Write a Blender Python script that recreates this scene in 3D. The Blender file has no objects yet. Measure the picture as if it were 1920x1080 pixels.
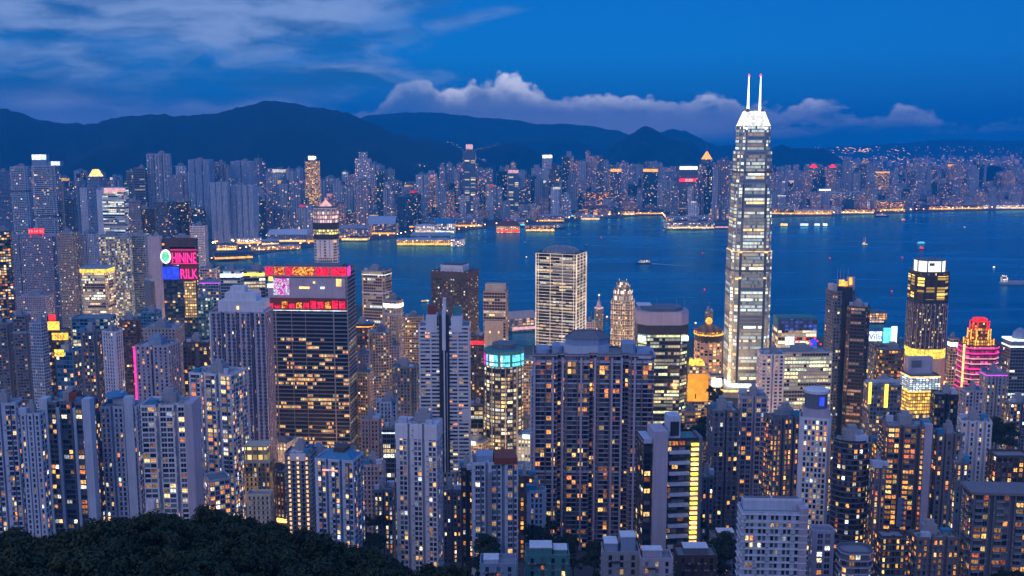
import bpy, math, random
import numpy as np
from math import radians, sin, cos, pi, atan2, sqrt, hypot
SC = bpy.context.scene
COL = SC.collection
# ------------------------------------------------------------------ camera
CAMZ, FPX, PITCH = 376.0, 1960.0, radians(8.56)
cd = bpy.data.cameras.new('camera'); cam = bpy.data.objects.new('camera', cd); COL.objects.link(cam)
cd.sensor_width = 36.0; cd.lens = FPX / 1920 * 36.0; cd.clip_start = 1.0; cd.clip_end = 60000.0
cam.location = (0, 0, CAMZ); cam.rotation_euler = (pi / 2 - PITCH, 0, 0)
SC.camera = cam
# ------------------------------------------------------------------ light
SUN_EL, SUN_ROT = radians(24), radians(215)
sd = bpy.data.lights.new('sun', 'SUN'); sun = bpy.data.objects.new('sun', sd); COL.objects.link(sun)
sd.energy = 0.62; sd.angle = radians(40); sd.color = (1.0, 0.80, 0.88)
_d = (sin(SUN_ROT) * cos(SUN_EL), cos(SUN_ROT) * cos(SUN_EL), sin(SUN_EL))   # towards the sun
import mathutils
sun.rotation_euler = mathutils.Vector(_d).to_track_quat('Z', 'Y').to_euler()
SC.view_settings.view_transform = 'Standard'; SC.view_settings.look = 'None'
SC.view_settings.exposure = 0.1; SC.view_settings.gamma = 1.0
SC.render.engine = 'CYCLES'
cy = SC.cycles
cy.max_bounces = 6; cy.diffuse_bounces = 2; cy.glossy_bounces = 3; cy.transmission_bounces = 2; cy.volume_bounces = 1
cy.sample_clamp_indirect = 4.0; cy.use_denoising = True
cy.caustics_reflective = False; cy.caustics_refractive = False

class NT:
    """tiny helper that writes shader node trees"""
    def __init__(s, tree): s.t = tree; s.n = tree.nodes; s.l = tree.links
    def new(s, typ, **kw):
        n = s.n.new(typ)
        for k, v in kw.items(): setattr(n, k, v)
        return n
    def put(s, sock, v):
        if isinstance(v, bpy.types.NodeSocket): s.l.new(v, sock)
        elif v is not None:
            if hasattr(sock.default_value, '__len__'):
                if not hasattr(v, '__len__'): v = (v,) * 3
                v = tuple(v)
                if len(sock.default_value) == 4 and len(v) == 3: v = v + (1,)
            sock.default_value = v
    def m(s, op, a, b=None, c=None, clamp=False):
        n = s.new('ShaderNodeMath', operation=op, use_clamp=clamp)
        for i, v in enumerate((a, b, c)):
            if v is not None: s.put(n.inputs[i], v)
        return n.outputs[0]
    def ss(s, x, lo, hi, a=0.0, b=1.0):
        n = s.new('ShaderNodeMapRange', interpolation_type='SMOOTHSTEP')
        s.put(n.inputs[0], x); s.put(n.inputs[1], lo); s.put(n.inputs[2], hi); s.put(n.inputs[3], a); s.put(n.inputs[4], b)
        return n.outputs[0]
    def mix(s, f, a, b, blend='MIX'):
        n = s.new('ShaderNodeMix', data_type='RGBA', blend_type=blend)
        s.put(n.inputs[0], f); s.put(n.inputs[6], a); s.put(n.inputs[7], b)
        return n.outputs[2]
    def noise(s, vec, scale, detail=4, rough=0.55, dist=0.0, dim='3D'):
        n = s.new('ShaderNodeTexNoise', noise_dimensions=dim)
        s.put(n.inputs['Vector'], vec); s.put(n.inputs['Scale'], scale); s.put(n.inputs['Detail'], detail)
        s.put(n.inputs['Roughness'], rough); s.put(n.inputs['Distortion'], dist)
        return n.outputs[0]
    def xyz(s, x, y, z):
        n = s.new('ShaderNodeCombineXYZ')
        for i, v in enumerate((x, y, z)): s.put(n.inputs[i], v)
        return n.outputs[0]
    def sep(s, v):
        n = s.new('ShaderNodeSeparateXYZ'); s.put(n.inputs[0], v); return n.outputs
    def curve(s, x, pts):
        """piecewise curve through (x, y) pairs"""
        xs = [p[0] for p in pts]; x0, x1 = min(xs), max(xs)
        n = s.new('ShaderNodeFloatCurve'); cm = n.mapping; c = cm.curves[0]
        for i, (px, py) in enumerate(pts):
            q = ((px - x0) / (x1 - x0), py)
            if i == 0: c.points[0].location = q
            elif i == len(pts) - 1: c.points[-1].location = q
            else: c.points.new(*q)
        cm.update()
        mr = s.new('ShaderNodeMapRange'); s.put(mr.inputs[0], x); s.put(mr.inputs[1], x0); s.put(mr.inputs[2], x1)
        s.put(n.inputs[1], mr.outputs[0])
        return n.outputs[0]

# ------------------------------------------------------------------ sky
w = bpy.data.worlds.new('World'); SC.world = w; w.use_nodes = True
t = NT(w.node_tree); t.n.clear()
out = t.new('ShaderNodeOutputWorld'); bg = t.new('ShaderNodeBackground'); t.l.new(bg.outputs[0], out.inputs[0])
tc = t.new('ShaderNodeTexCoord').outputs['Generated']
x, y, z = t.sep(tc)
sky = t.new('ShaderNodeTexSky', sky_type='NISHITA'); sky.sun_disc = False
sky.sun_elevation = SUN_EL; sky.sun_rotation = SUN_ROT
sky.ozone_density = 6.0; sky.dust_density = 0.5
nish = t.mix(1.0, sky.outputs[0], (0.0016, 0.0032, 0.0062), 'MULTIPLY')
az = t.m('ARCTAN2', x, y)                         # 0 straight ahead, + to the right
el = t.m('ARCSINE', z)
ab = t.m('ABSOLUTE', az)
ramp = t.new('ShaderNodeValToRGB'); cr = ramp.color_ramp
t.put(ramp.inputs[0], t.ss(el, -0.02, 0.9))
t.n.remove(ramp.inputs[0].links[0].from_node)
mr = t.new('ShaderNodeMapRange'); t.put(mr.inputs[0], el); t.put(mr.inputs[1], -0.1); t.put(mr.inputs[2], 0.9); t.l.new(mr.outputs[0], ramp.inputs[0])
def stops(cr, L):
    while len(cr.elements) > 1: cr.elements.remove(cr.elements[-1])
    for i, (p, c) in enumerate(L):
        e = cr.elements[0] if i == 0 else cr.elements.new(p)
        e.position = p; e.color = tuple(c) + (1,)
stops(cr, [(0.0, (0.004, 0.060, 0.18)), (0.10, (0.004, 0.095, 0.33)), (0.125, (0.002, 0.115, 0.40)), (0.17, (0.001, 0.165, 0.55)),
           (0.225, (0.001, 0.145, 0.53)), (0.32, (0.02, 0.17, 0.58)), (0.55, (0.17, 0.29, 0.71)), (1.0, (0.26, 0.37, 0.78))])
base = ramp.outputs[0]
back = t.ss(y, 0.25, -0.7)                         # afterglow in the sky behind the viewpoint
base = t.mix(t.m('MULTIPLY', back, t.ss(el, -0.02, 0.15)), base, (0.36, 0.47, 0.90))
# right side of the view is a touch darker
base = t.mix(t.ss(az, 0.1, 0.55, 0, 0.30), base, (0.001, 0.095, 0.40))
# ---- stratus sheets on the left: big soft billows, stretched along the horizon
wv = t.noise(t.xyz(t.m('MULTIPLY', az, 9.0), t.m('MULTIPLY', el, 22.0), 5.0), 1.0, 3, 0.5)
wo = t.m('MULTIPLY', t.m('SUBTRACT', wv, 0.5), 0.9)
n1 = t.noise(t.xyz(t.m('ADD', t.m('MULTIPLY', az, 5.2), wo), t.m('ADD', t.m('MULTIPLY', el, 21.0), wo), 2.3), 1.0, 6, 0.50)
n1b = t.noise(t.xyz(t.m('ADD', t.m('MULTIPLY', az, 9.0), wo), t.m('ADD', t.m('MULTIPLY', el, 36.0), wo), 7.1), 1.0, 6, 0.55)
lim = t.m('ADD', t.m('MULTIPLY', az, -1.0), t.m('MULTIPLY', el, 0.9))
cov = t.ss(lim, -0.02, 0.30)
sa = t.m('MULTIPLY', t.ss(n1, t.m('SUBTRACT', 0.62, t.m('MULTIPLY', cov, 0.34)), t.m('SUBTRACT', 0.82, t.m('MULTIPLY', cov, 0.24))), t.ss(lim, -0.08, 0.12))
sa = t.m('MULTIPLY', sa, t.ss(el, -0.03, 0.015))
lum = t.m('ADD', t.m('MULTIPLY', n1b, 0.65), t.m('MULTIPLY', n1, 0.35))
scol = t.mix(t.ss(lum, 0.40, 0.60), (0.012, 0.10, 0.31), (0.21, 0.32, 0.60))
scol = t.mix(t.ss(el, 0.045, 0.012, 0, 0.6), scol, (0.24, 0.29, 0.56))
base = t.mix(t.m('MULTIPLY', sa, 0.95), base, scol)
# ---- cumulus bank above the far hills: height profile by bearing, puffed with noise
pv = t.xyz(t.m('MULTIPLY', az, 38.0), t.m('MULTIPLY', el, 48.0), 1.7)
puf = t.noise(pv, 1.0, 6, 0.60, 0.0)
vo = t.new('ShaderNodeTexVoronoi', feature='SMOOTH_F1'); t.put(vo.inputs['Vector'], t.xyz(t.m('MULTIPLY', az, 42.0), t.m('MULTIPLY', el, 52.0), 4.0))
t.put(vo.inputs['Scale'], 1.0); t.put(vo.inputs['Smoothness'], 0.35)
vo2 = t.new('ShaderNodeTexVoronoi', feature='SMOOTH_F1'); t.put(vo2.inputs['Vector'], t.xyz(t.m('MULTIPLY', az, 105.0), t.m('MULTIPLY', el, 125.0), 9.0))
t.put(vo2.inputs['Scale'], 1.0); t.put(vo2.inputs['Smoothness'], 0.3)
pxa = lambda p: (p - 960) / FPX
pya = lambda p: (245 - p) / FPX
top = [(-300, 245), (500, 225), (690, 205), (740, 166), (795, 142), (845, 166), (905, 146), (960, 148), (1010, 168), (1100, 172), (1180, 176), (1240, 182), (1290, 186),
       (1335, 174), (1390, 190), (1450, 196), (1530, 182), (1590, 216), (1650, 200), (1690, 214), (1728, 228), (1760, 236), (1798, 226), (1845, 226), (1870, 240), (1905, 206), (1990, 205), (2400, 240)]
prof = t.m('MULTIPLY', t.curve(az, [(pxa(a), (260 - b) / 200) for a, b in top]), 200 / FPX)
elb = t.m('SUBTRACT', el, pya(260))
bump = t.m('ADD', t.m('MULTIPLY', t.m('SUBTRACT', 0.45, vo.outputs['Distance']), 0.011), t.m('MULTIPLY', t.m('SUBTRACT', 0.42, vo2.outputs['Distance']), 0.008))
bump = t.m('ADD', bump, t.m('MULTIPLY', t.m('SUBTRACT', puf, 0.5), 0.020))
dd = t.m('SUBTRACT', t.m('ADD', prof, bump), elb)       # > 0 inside the cloud
body = t.ss(dd, -0.0012, 0.0058)
soft = t.ss(az, -0.10, -0.055, 0.42, 1.0)
ubase = t.ss(az, 0.16, 0.34, -0.008, 0.006)
under = t.ss(t.m('ADD', elb, t.m('MULTIPLY', t.m('SUBTRACT', n1b, 0.5), 0.03)), ubase, t.m('ADD', ubase, 0.016))
gapn = t.noise(t.xyz(t.m('MULTIPLY', az, 15.0), t.m('MULTIPLY', el, 46.0), 11.0), 1.0, 5, 0.6)
brk = t.ss(gapn, t.ss(az, 0.0, 0.4, 0.18, 0.40), t.ss(az, 0.0, 0.4, 0.40, 0.58))
ca = t.m('MULTIPLY', t.m('MULTIPLY', body, under), t.m('MULTIPLY', soft, brk))
rim = t.ss(dd, 0.028, 0.001)
lit = t.m('ADD', t.m('MULTIPLY', rim, 0.62), t.m('MULTIPLY', t.m('SUBTRACT', 0.62, vo.outputs['Distance']), 0.55))
lit = t.m('ADD', lit, t.m('MULTIPLY', t.m('SUBTRACT', puf, 0.5), 0.5))
ccol = t.mix(t.ss(lit, 0.10, 0.98), (0.13, 0.20, 0.41), (0.85, 0.86, 1.02))
ccol = t.mix(t.m('MULTIPLY', t.ss(elb, 0.045, 0.012), 0.7), ccol, (0.31, 0.33, 0.54))
fade = t.ss(az, 0.12, 0.36, 1.0, 0.75)
base = t.mix(t.m('MULTIPLY', ca, fade), base, ccol)
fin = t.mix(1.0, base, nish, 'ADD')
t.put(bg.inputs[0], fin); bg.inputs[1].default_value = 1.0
w.cycles.sampling_method = 'MANUAL'; w.cycles.sample_map_resolution = 512
# ------------------------------------------------------------------ pixel <-> place
def place(px, py, Y):
    """point of the world seen in the photograph at (px, py), at the distance Y"""
    a, b = (px - 960) / FPX, (540 - py) / FPX
    dy, dz = cos(PITCH) + b * sin(PITCH), -sin(PITCH) + b * cos(PITCH)
    k = Y / dy
    return a * k, Y, CAMZ + dz * k
def ground_Y(py):
    b = (540 - py) / FPX
    return -CAMZ / ((-sin(PITCH) + b * cos(PITCH)) / (cos(PITCH) + b * sin(PITCH)))
def xat(px, Y, z):
    return (px - 960) / FPX * (Y * cos(PITCH) - (z - CAMZ) * sin(PITCH))
# ------------------------------------------------------------------ objects
def tag(o, label=None, cat=None, group=None, kind=None):
    if label: o['label'] = label
    if cat: o['category'] = cat
    if group: o['group'] = group
    if kind: o['kind'] = kind
    return o
def empty(name, loc, rz=0.0):
    o = bpy.data.objects.new(name, None); COL.objects.link(o); o.location = loc; o.rotation_euler = (0, 0, rz); o.empty_display_size = 2
    return o
class MB:
    """mesh builder: collects faces, links them as one object"""
    def __init__(s): s.v = []; s.f = []; s.mi = []; s.glow = None
    def quad(s, a, b, c, d, m=0):
        k = len(s.v); s.v += [a, b, c, d]; s.f.append((k, k + 1, k + 2, k + 3)); s.mi.append(m)
    def poly(s, pts, m=0):
        k = len(s.v); s.v += list(pts); s.f.append(tuple(range(k, k + len(pts)))); s.mi.append(m)
    def prism(s, P, z0, z1, m=0, P2=None, cap=True, mt=None, bot=False):
        """closed outline P (counter-clockwise) pulled from z0 to z1; P2 = outline at the top"""
        P2 = P2 or P; n = len(P); k = len(s.v)
        s.v += [(p[0], p[1], z0) for p in P] + [(p[0], p[1], z1) for p in P2]
        for i in range(n):
            j = (i + 1) % n; s.f.append((k + i, k + j, k + n + j, k + n + i)); s.mi.append(m)
        if cap: s.f.append(tuple(k + n + i for i in range(n))); s.mi.append(m if mt is None else mt)
        if bot: s.f.append(tuple(k + n - 1 - i for i in range(n))); s.mi.append(m)
    def box(s, x0, x1, y0, y1, z0, z1, m=0, bot=True):
        s.prism([(x0, y0), (x1, y0), (x1, y1), (x0, y1)], z0, z1, m, bot=bot)
    def obox(s, c, wd, dp, z0, z1, yaw, m=0):
        ca, sa = cos(yaw), sin(yaw)
        P = [(c[0] + a * ca - b * sa, c[1] + a * sa + b * ca) for a, b in ((-wd / 2, -dp / 2), (wd / 2, -dp / 2), (wd / 2, dp / 2), (-wd / 2, dp / 2))]
        s.prism(P, z0, z1, m, bot=True)
    def tube(s, a, b, r0, r1=None, n=6, m=0):
        r1 = r0 if r1 is None else r1
        a, b = mathutils.Vector(a), mathutils.Vector(b); d = (b - a).normalized()
        u = d.orthogonal().normalized(); w_ = d.cross(u); k = len(s.v)
        for c, r in ((a, r0), (b, r1)):
            for i in range(n):
                q = c + (u * cos(2 * pi * i / n) + w_ * sin(2 * pi * i / n)) * r; s.v.append(tuple(q))
        for i in range(n):
            j = (i + 1) % n; s.f.append((k + i, k + j, k + n + j, k + n + i)); s.mi.append(m)
        s.f.append(tuple(k + n + i for i in range(n))); s.mi.append(m)
    def lathe(s, prof, n=20, c=(0, 0), m=0, sx=1, sy=1):
        k = len(s.v)
        for r, zz in prof:
            for i in range(n):
                a = 2 * pi * i / n; s.v.append((c[0] + r * cos(a) * sx, c[1] + r * sin(a) * sy, zz))
        for q in range(len(prof) - 1):
            for i in range(n):
                j = (i + 1) % n; s.f.append((k + q * n + i, k + q * n + j, k + (q + 1) * n + j, k + (q + 1) * n + i)); s.mi.append(m)
        s.f.append(tuple(k + (len(prof) - 1) * n + i for i in range(n))); s.mi.append(m)
    def mesh(s, name, mats):
        me = bpy.data.meshes.new(name); me.from_pydata(s.v, [], s.f)
        for q in mats if isinstance(mats, (list, tuple)) else [mats]: me.materials.append(q)
        if any(s.mi): me.polygons.foreach_set('material_index', s.mi)
        if s.glow is not None:
            at = me.attributes.new('glow', 'FLOAT_COLOR', 'FACE')
            at.data.foreach_set('color', np.asarray(s.glow, dtype=np.float32).ravel())
        me.update(); return me
    def build(s, name, mats, parent=None, loc=None, smooth=False, mesh_name=None):
        me = s.mesh(mesh_name or name, mats)
        if smooth: me.polygons.foreach_set('use_smooth', [True] * len(me.polygons))
        o = bpy.data.objects.new(name, me); COL.objects.link(o)
        if parent: o.parent = parent
        if loc: o.location = loc
        return o
# ------------------------------------------------------------------ materials
def mat(name):
    m_ = bpy.data.materials.new(name); m_.use_nodes = True; tt = NT(m_.node_tree); tt.n.clear()
    o_ = tt.new('ShaderNodeOutputMaterial'); m_.cycles.emission_sampling = 'NONE'
    return m_, tt, o_
def plain(name, col, rough=0.7, var=0.26, scale=0.07, metal=0.0, spec=0.4, streak=True):
    m_, tt, o_ = mat(name)
    p = tt.new('ShaderNodeBsdfPrincipled'); tt.l.new(p.outputs[0], o_.inputs[0])
    oc = tt.new('ShaderNodeTexCoord').outputs['Object']
    n = tt.noise(oc, scale, 5, 0.6)
    f = tt.m('MULTIPLY_ADD', n, var * 2, 1 - var)
    if streak:
        mp = tt.new('ShaderNodeMapping'); tt.put(mp.inputs[0], oc); mp.inputs['Scale'].default_value = (0.9, 0.9, 0.035)
        f = tt.m('MULTIPLY', f, tt.m('MULTIPLY_ADD', tt.noise(mp.outputs[0], 1.0, 3), var * 2.3, 1 - var * 1.15))
    tt.put(p.inputs['Base Color'], tt.mix(1.0, col, f, 'MULTIPLY'))
    p.inputs['Roughness'].default_value = rough; p.inputs['Metallic'].default_value = metal; p.inputs['Specular IOR Level'].default_value = spec
    return m_
def emit(name, col, s, var=0.0, scale=1.0):
    m_, tt, o_ = mat(name)
    e = tt.new('ShaderNodeEmission'); tt.l.new(e.outputs[0], o_.inputs[0]); tt.put(e.inputs[0], col)
    if var:
        n = tt.noise(tt.new('ShaderNodeTexCoord').outputs['Object'], scale, 3, 0.6)
        tt.put(e.inputs[1], tt.m('MULTIPLY', tt.ss(n, 0.5 - 0.25, 0.5 + 0.25, 1 - var, 1 + var), s))
    else: e.inputs[1].default_value = s
    return m_
def pane(name, src, dark=(0.012, 0.02, 0.035), rough=0.12, amp=1.0, lo=0.10, hi=1.55):
    """window glass; the room behind gives off the light stored in 'glow' (mesh) or in the object's colour"""
    m_, tt, o_ = mat(name)
    p = tt.new('ShaderNodeBsdfPrincipled'); tt.l.new(p.outputs[0], o_.inputs[0])
    oc = tt.new('ShaderNodeTexCoord').outputs['Object']
    if src == 'mesh': ga = tt.new('ShaderNodeAttribute', attribute_name='glow'); g, al = ga.outputs['Color'], ga.outputs['Alpha']; vv = oc
    else:
        oi = tt.new('ShaderNodeObjectInfo'); g, al = oi.outputs['Color'], oi.outputs['Alpha']
        va = tt.new('ShaderNodeVectorMath', operation='ADD'); tt.put(va.inputs[0], oc)
        tt.put(va.inputs[1], tt.xyz(tt.m('MULTIPLY', oi.outputs['Random'], 91.0), 0.0, tt.m('MULTIPLY', oi.outputs['Random'], 37.0))); vv = va.outputs[0]
    n = tt.noise(vv, 1.0, 3, 0.7)
    f = tt.m('MULTIPLY', tt.ss(n, 0.33, 0.66, lo, hi), amp)
    tt.put(p.inputs['Base Color'], tt.mix(tt.m('POWER', al, 2.2), dark, (0.22, 0.24, 0.29)))
    p.inputs['Roughness'].default_value = rough; p.inputs['Specular IOR Level'].default_value = 0.6
    tt.put(p.inputs['Emission Color'], g); tt.put(p.inputs['Emission Strength'], f)
    return m_
WIN_M = pane('window glass', 'mesh'); WIN_O = pane('window glass single', 'obj')
SILV_M = pane('silver curtain glass', 'mesh', (0.20, 0.32, 0.44), 0.28, lo=.8, hi=1.15); SILV_M.node_tree.nodes['Principled BSDF'].inputs['Metallic'].default_value = .55
CURT_M = pane('curtain wall glass', 'mesh', (0.010, 0.022, 0.040), 0.06, lo=.35, hi=1.35)
WALLS = {
 'white': plain('white painted concrete', (0.61, 0.64, 0.74)), 'stone': plain('grey tan stone cladding', (0.30, 0.265, 0.285)), 'taupe': plain('taupe tile cladding', (0.17, 0.16, 0.195)), 'pale': plain('pale blue render', (0.42, 0.50, 0.66)),
 'grey': plain('grey concrete', (0.28, 0.30, 0.36)), 'mauve': plain('mauve tile cladding', (0.40, 0.38, 0.49)),
 'tan': plain('tan tile cladding', (0.45, 0.36, 0.29)), 'pink': plain('pinkish tile cladding', (0.46, 0.34, 0.33)),
 'brown': plain('brown granite cladding', (0.085, 0.062, 0.058)), 'dark': plain('dark metal cladding', (0.035, 0.04, 0.055), 0.4),
 'slate': plain('slate grey cladding', (0.13, 0.155, 0.21)), 'blue': plain('blue grey cladding', (0.21, 0.31, 0.47)),
 'steel': plain('silver mullion metal', (0.40, 0.42, 0.46), 0.35, metal=0.5), 'cream': plain('cream stone', (0.52, 0.45, 0.36)),
 'teal': plain('teal green roofing', (0.06, 0.22, 0.25)), 'rust': plain('rust red roofing', (0.20, 0.05, 0.035)),
 'ifc': plain('pale silver cladding', (0.38, 0.42, 0.45), 0.3, metal=0.3), 'roof': plain('roof screed', (0.20, 0.23, 0.28), 0.9, 0.3, 0.3, streak=False),
 'rail': plain('glass balustrade', (0.16, 0.19, 0.25), 0.2), 'hull': plain('dark hull paint', (0.03, 0.035, 0.05)),
 'red': plain('red paint', (0.45, 0.03, 0.03)), 'roofblue': plain('blue painted roof', (0.05, 0.22, 0.42), 0.7, 0.25, 0.3, streak=False)}
AC_M = plain('air conditioner casing', (.30, .31, .33), .6, .3, .5, streak=False)
EM = {
 'white': emit('white lamp glow', (1.0, 0.96, 0.90), 2.2, 0.4, 0.2), 'warm': emit('warm lamp glow', (1.0, 0.58, 0.20), 2.0, 0.5, 0.2),
 'amber': emit('amber lamp glow', (1.0, 0.40, 0.06), 2.0, 0.5, 0.2), 'gold': emit('gold lamp glow', (1.0, 0.62, 0.08), 1.6, 0.6, 0.25),
 'red': emit('red neon', (1.0, 0.02, 0.03), 2.2, 0.5, 0.2), 'pink': emit('pink neon', (1.0, 0.03, 0.28), 2.2, 0.3, 0.2),
 'magenta': emit('magenta screen', (0.85, 0.05, 0.55), 1.0, 0.7, 0.3), 'blue': emit('blue screen', (0.05, 0.09, 1.0), 1.0, 0.4, 0.15),
 'cyan': emit('cyan screen', (0.16, 0.80, 1.0), 1.4, 0.5, 0.3), 'green': emit('green sign glow', (0.2, 0.9, 0.5), 1.0, 0.5, 0.3),
 'yellow': emit('yellow strip light', (1.0, 0.82, 0.10), 1.7, 0.3, 0.2), 'rose': emit('rose crown light', (1.0, 0.52, 0.56), 1.0, 0.3, 0.2),
 'cool': emit('cool white panel', (0.80, 0.93, 1.0), 1.6, 0.5, 0.25), 'violet': emit('violet strip', (0.75, 0.08, 1.0), 1.5, 0.2, 0.2),
 'beacon': emit('red beacon', (1.0, 0.05, 0.05), 6.0)}
for k_ in ('white', 'warm', 'amber', 'gold', 'red', 'pink', 'cyan', 'cool', 'yellow'): EM[k_].cycles.emission_sampling = 'AUTO'
# ------------------------------------------------------------------ lit-window colours
PAL = [((1, .50, .13), 5), ((1, .33, .06), 3.4), ((1, .24, .05), 1), ((1, .64, .22), 3.4), ((1, .80, .46), 3), ((1, .92, .78), 2), ((.78, .90, 1.0), 1)]
PAL_OFF = [((1, .62, .20), 3), ((1, .74, .32), 4), ((1, .82, .46), 2), ((.95, .95, .72), 2), ((.85, .95, .90), 1)]
PAL_COOL = [((.92, .95, .74), 4), ((1, .82, .46), 3), ((.78, .95, .92), 3), ((1, .62, .20), 1)]
PAL_ORANGE = [((1, .34, .06), 4), ((1, .48, .10), 4), ((1, .66, .20), 2), ((1, .20, .05), 1)]
PAL_GRN = [((.92, .92, .42), 4), ((.78, .92, .55), 3), ((1, .78, .35), 3)]
PALS = {'grn': PAL_GRN, 'res': PAL, 'off': PAL_OFF, 'cool': PAL_COOL, 'orange': PAL_ORANGE}
def pick(rg, P):
    tot = sum(q for _, q in P); r = rg.random() * tot
    for c, q in P:
        r -= q
        if r <= 0: return c
    return P[-1][0]
def glow_of(rg, P, amp=1.0):
    c = pick(rg, P); s = (0.16 + 1.9 * rg.random() ** 2.4) * amp
    return (c[0] * s, c[1] * s, c[2] * s, 0.0)
NOGLOW = (0.0, 0.0, 0.0, 0.15)
def curtain(rg): return (0.0, 0.0, 0.0, rg.random() * .95)
# ------------------------------------------------------------------ repeated parts of a building
GEO = {}
def geo(key):
    """shared geometry of a window or balcony in its own frame: x along the wall, -y outwards, origin at the middle of its sill line"""
    if key in GEO: return GEO[key]
    b = MB(); k = key[0]; wd, ht = key[1], key[2]
    if k == 'window':
        wall_m = WALLS[key[3]]; fr = min(0.14, wd * 0.06)
        b.quad((-wd / 2, 0.0, 0), (wd / 2, 0.0, 0), (wd / 2, 0.0, ht), (-wd / 2, 0.0, ht), 0)
        nb = max(1, int(round(wd / 1.5)))
        for i in range(nb + 1):
            cx = -wd / 2 + wd * i / nb; cx = max(-wd / 2 + fr / 2, min(wd / 2 - fr / 2, cx)); b.box(cx - fr / 2, cx + fr / 2, -0.07, -0.004, 0, ht, 1)
        b.box(-wd / 2 - .1, wd / 2 + .1, -0.32, -0.003, -0.14, -0.002, 1)
        me_mats = [WIN_O, wall_m]; st_mats = [WIN_M, wall_m]
    elif k == 'balcony':
        wall_m = WALLS[key[3]]; dp = key[4]
        b.box(-wd / 2, wd / 2, -dp, 0.3, -0.30, 0.0, 0)
        b.box(-wd / 2, wd / 2, -dp, -dp + 0.12, 0.003, ht, 1); b.box(-wd / 2, -wd / 2 + .1, -dp + .123, 0, 0.003, ht, 1); b.box(wd / 2 - .1, wd / 2, -dp + .123, 0, 0.003, ht, 1)
        me_mats = st_mats = [wall_m, WALLS[key[5]]]
    me = b.mesh(k, me_mats); GEO[key] = (np.array(b.v), b.f, b.mi, me, st_mats)
    return GEO[key]
def chamfer(P, f): return P
def rect(wd, dp): return [(-wd / 2, -dp / 2), (wd / 2, -dp / 2), (wd / 2, dp / 2), (-wd / 2, dp / 2)]
def octo(wd, dp, c):
    a, b = wd / 2, dp / 2
    return [(-a + c, -b), (a - c, -b), (a, -b + c), (a, b - c), (a - c, b), (-a + c, b), (-a, b - c), (-a, -b + c)]
def cross(wd, dp, nx, ny):
    """plan with the four corners cut in"""
    a, b = wd / 2, dp / 2
    return [(-a + nx, -b), (a - nx, -b), (a - nx, -b + ny), (a, -b + ny), (a, b - ny), (a - nx, b - ny), (a - nx, b), (-a + nx, b), (-a + nx, b - ny), (-a, b - ny), (-a, -b + ny), (-a + nx, -b + ny)]
def comb(wd, dp, n, gap, cut):
    """plan with n bays on the front and the back, parted by slots"""
    a, b = wd / 2, dp / 2; bw = (wd - gap * (n - 1)) / n; F = []; x0 = -a
    for i in range(n):
        F += [(x0, -b), (x0 + bw, -b)]
        if i < n - 1: F += [(x0 + bw, -b + cut), (x0 + bw + gap, -b + cut)]
        x0 += bw + gap
    return F + [(-p[0], -p[1]) for p in F]
def ring(r, n, sx=1, sy=1, off=0.0): return [(r * sx * cos(2 * pi * i / n + off), r * sy * sin(2 * pi * i / n + off)) for i in range(n)]
def grow(P, k): # outline pushed outwards by about k
    n = len(P); R = []
    for i in range(n):
        p0, p1, p2 = P[i - 1], P[i], P[(i + 1) % n]
        e1 = (p1[0] - p0[0], p1[1] - p0[1]); e2 = (p2[0] - p1[0], p2[1] - p1[1])
        l1, l2 = hypot(*e1) or 1, hypot(*e2) or 1
        n1, n2 = (e1[1] / l1, -e1[0] / l1), (e2[1] / l2, -e2[0] / l2)
        d = 1 + n1[0] * n2[0] + n1[1] * n2[1]; d = max(d, 0.3)
        R.append((p1[0] + k * (n1[0] + n2[0]) / d, p1[1] + k * (n1[1] + n2[1]) / d))
    return R
def parse(s):
    L = []
    for q in s.split(): L.append((q[0], float(q[1:])))
    return L
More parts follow.
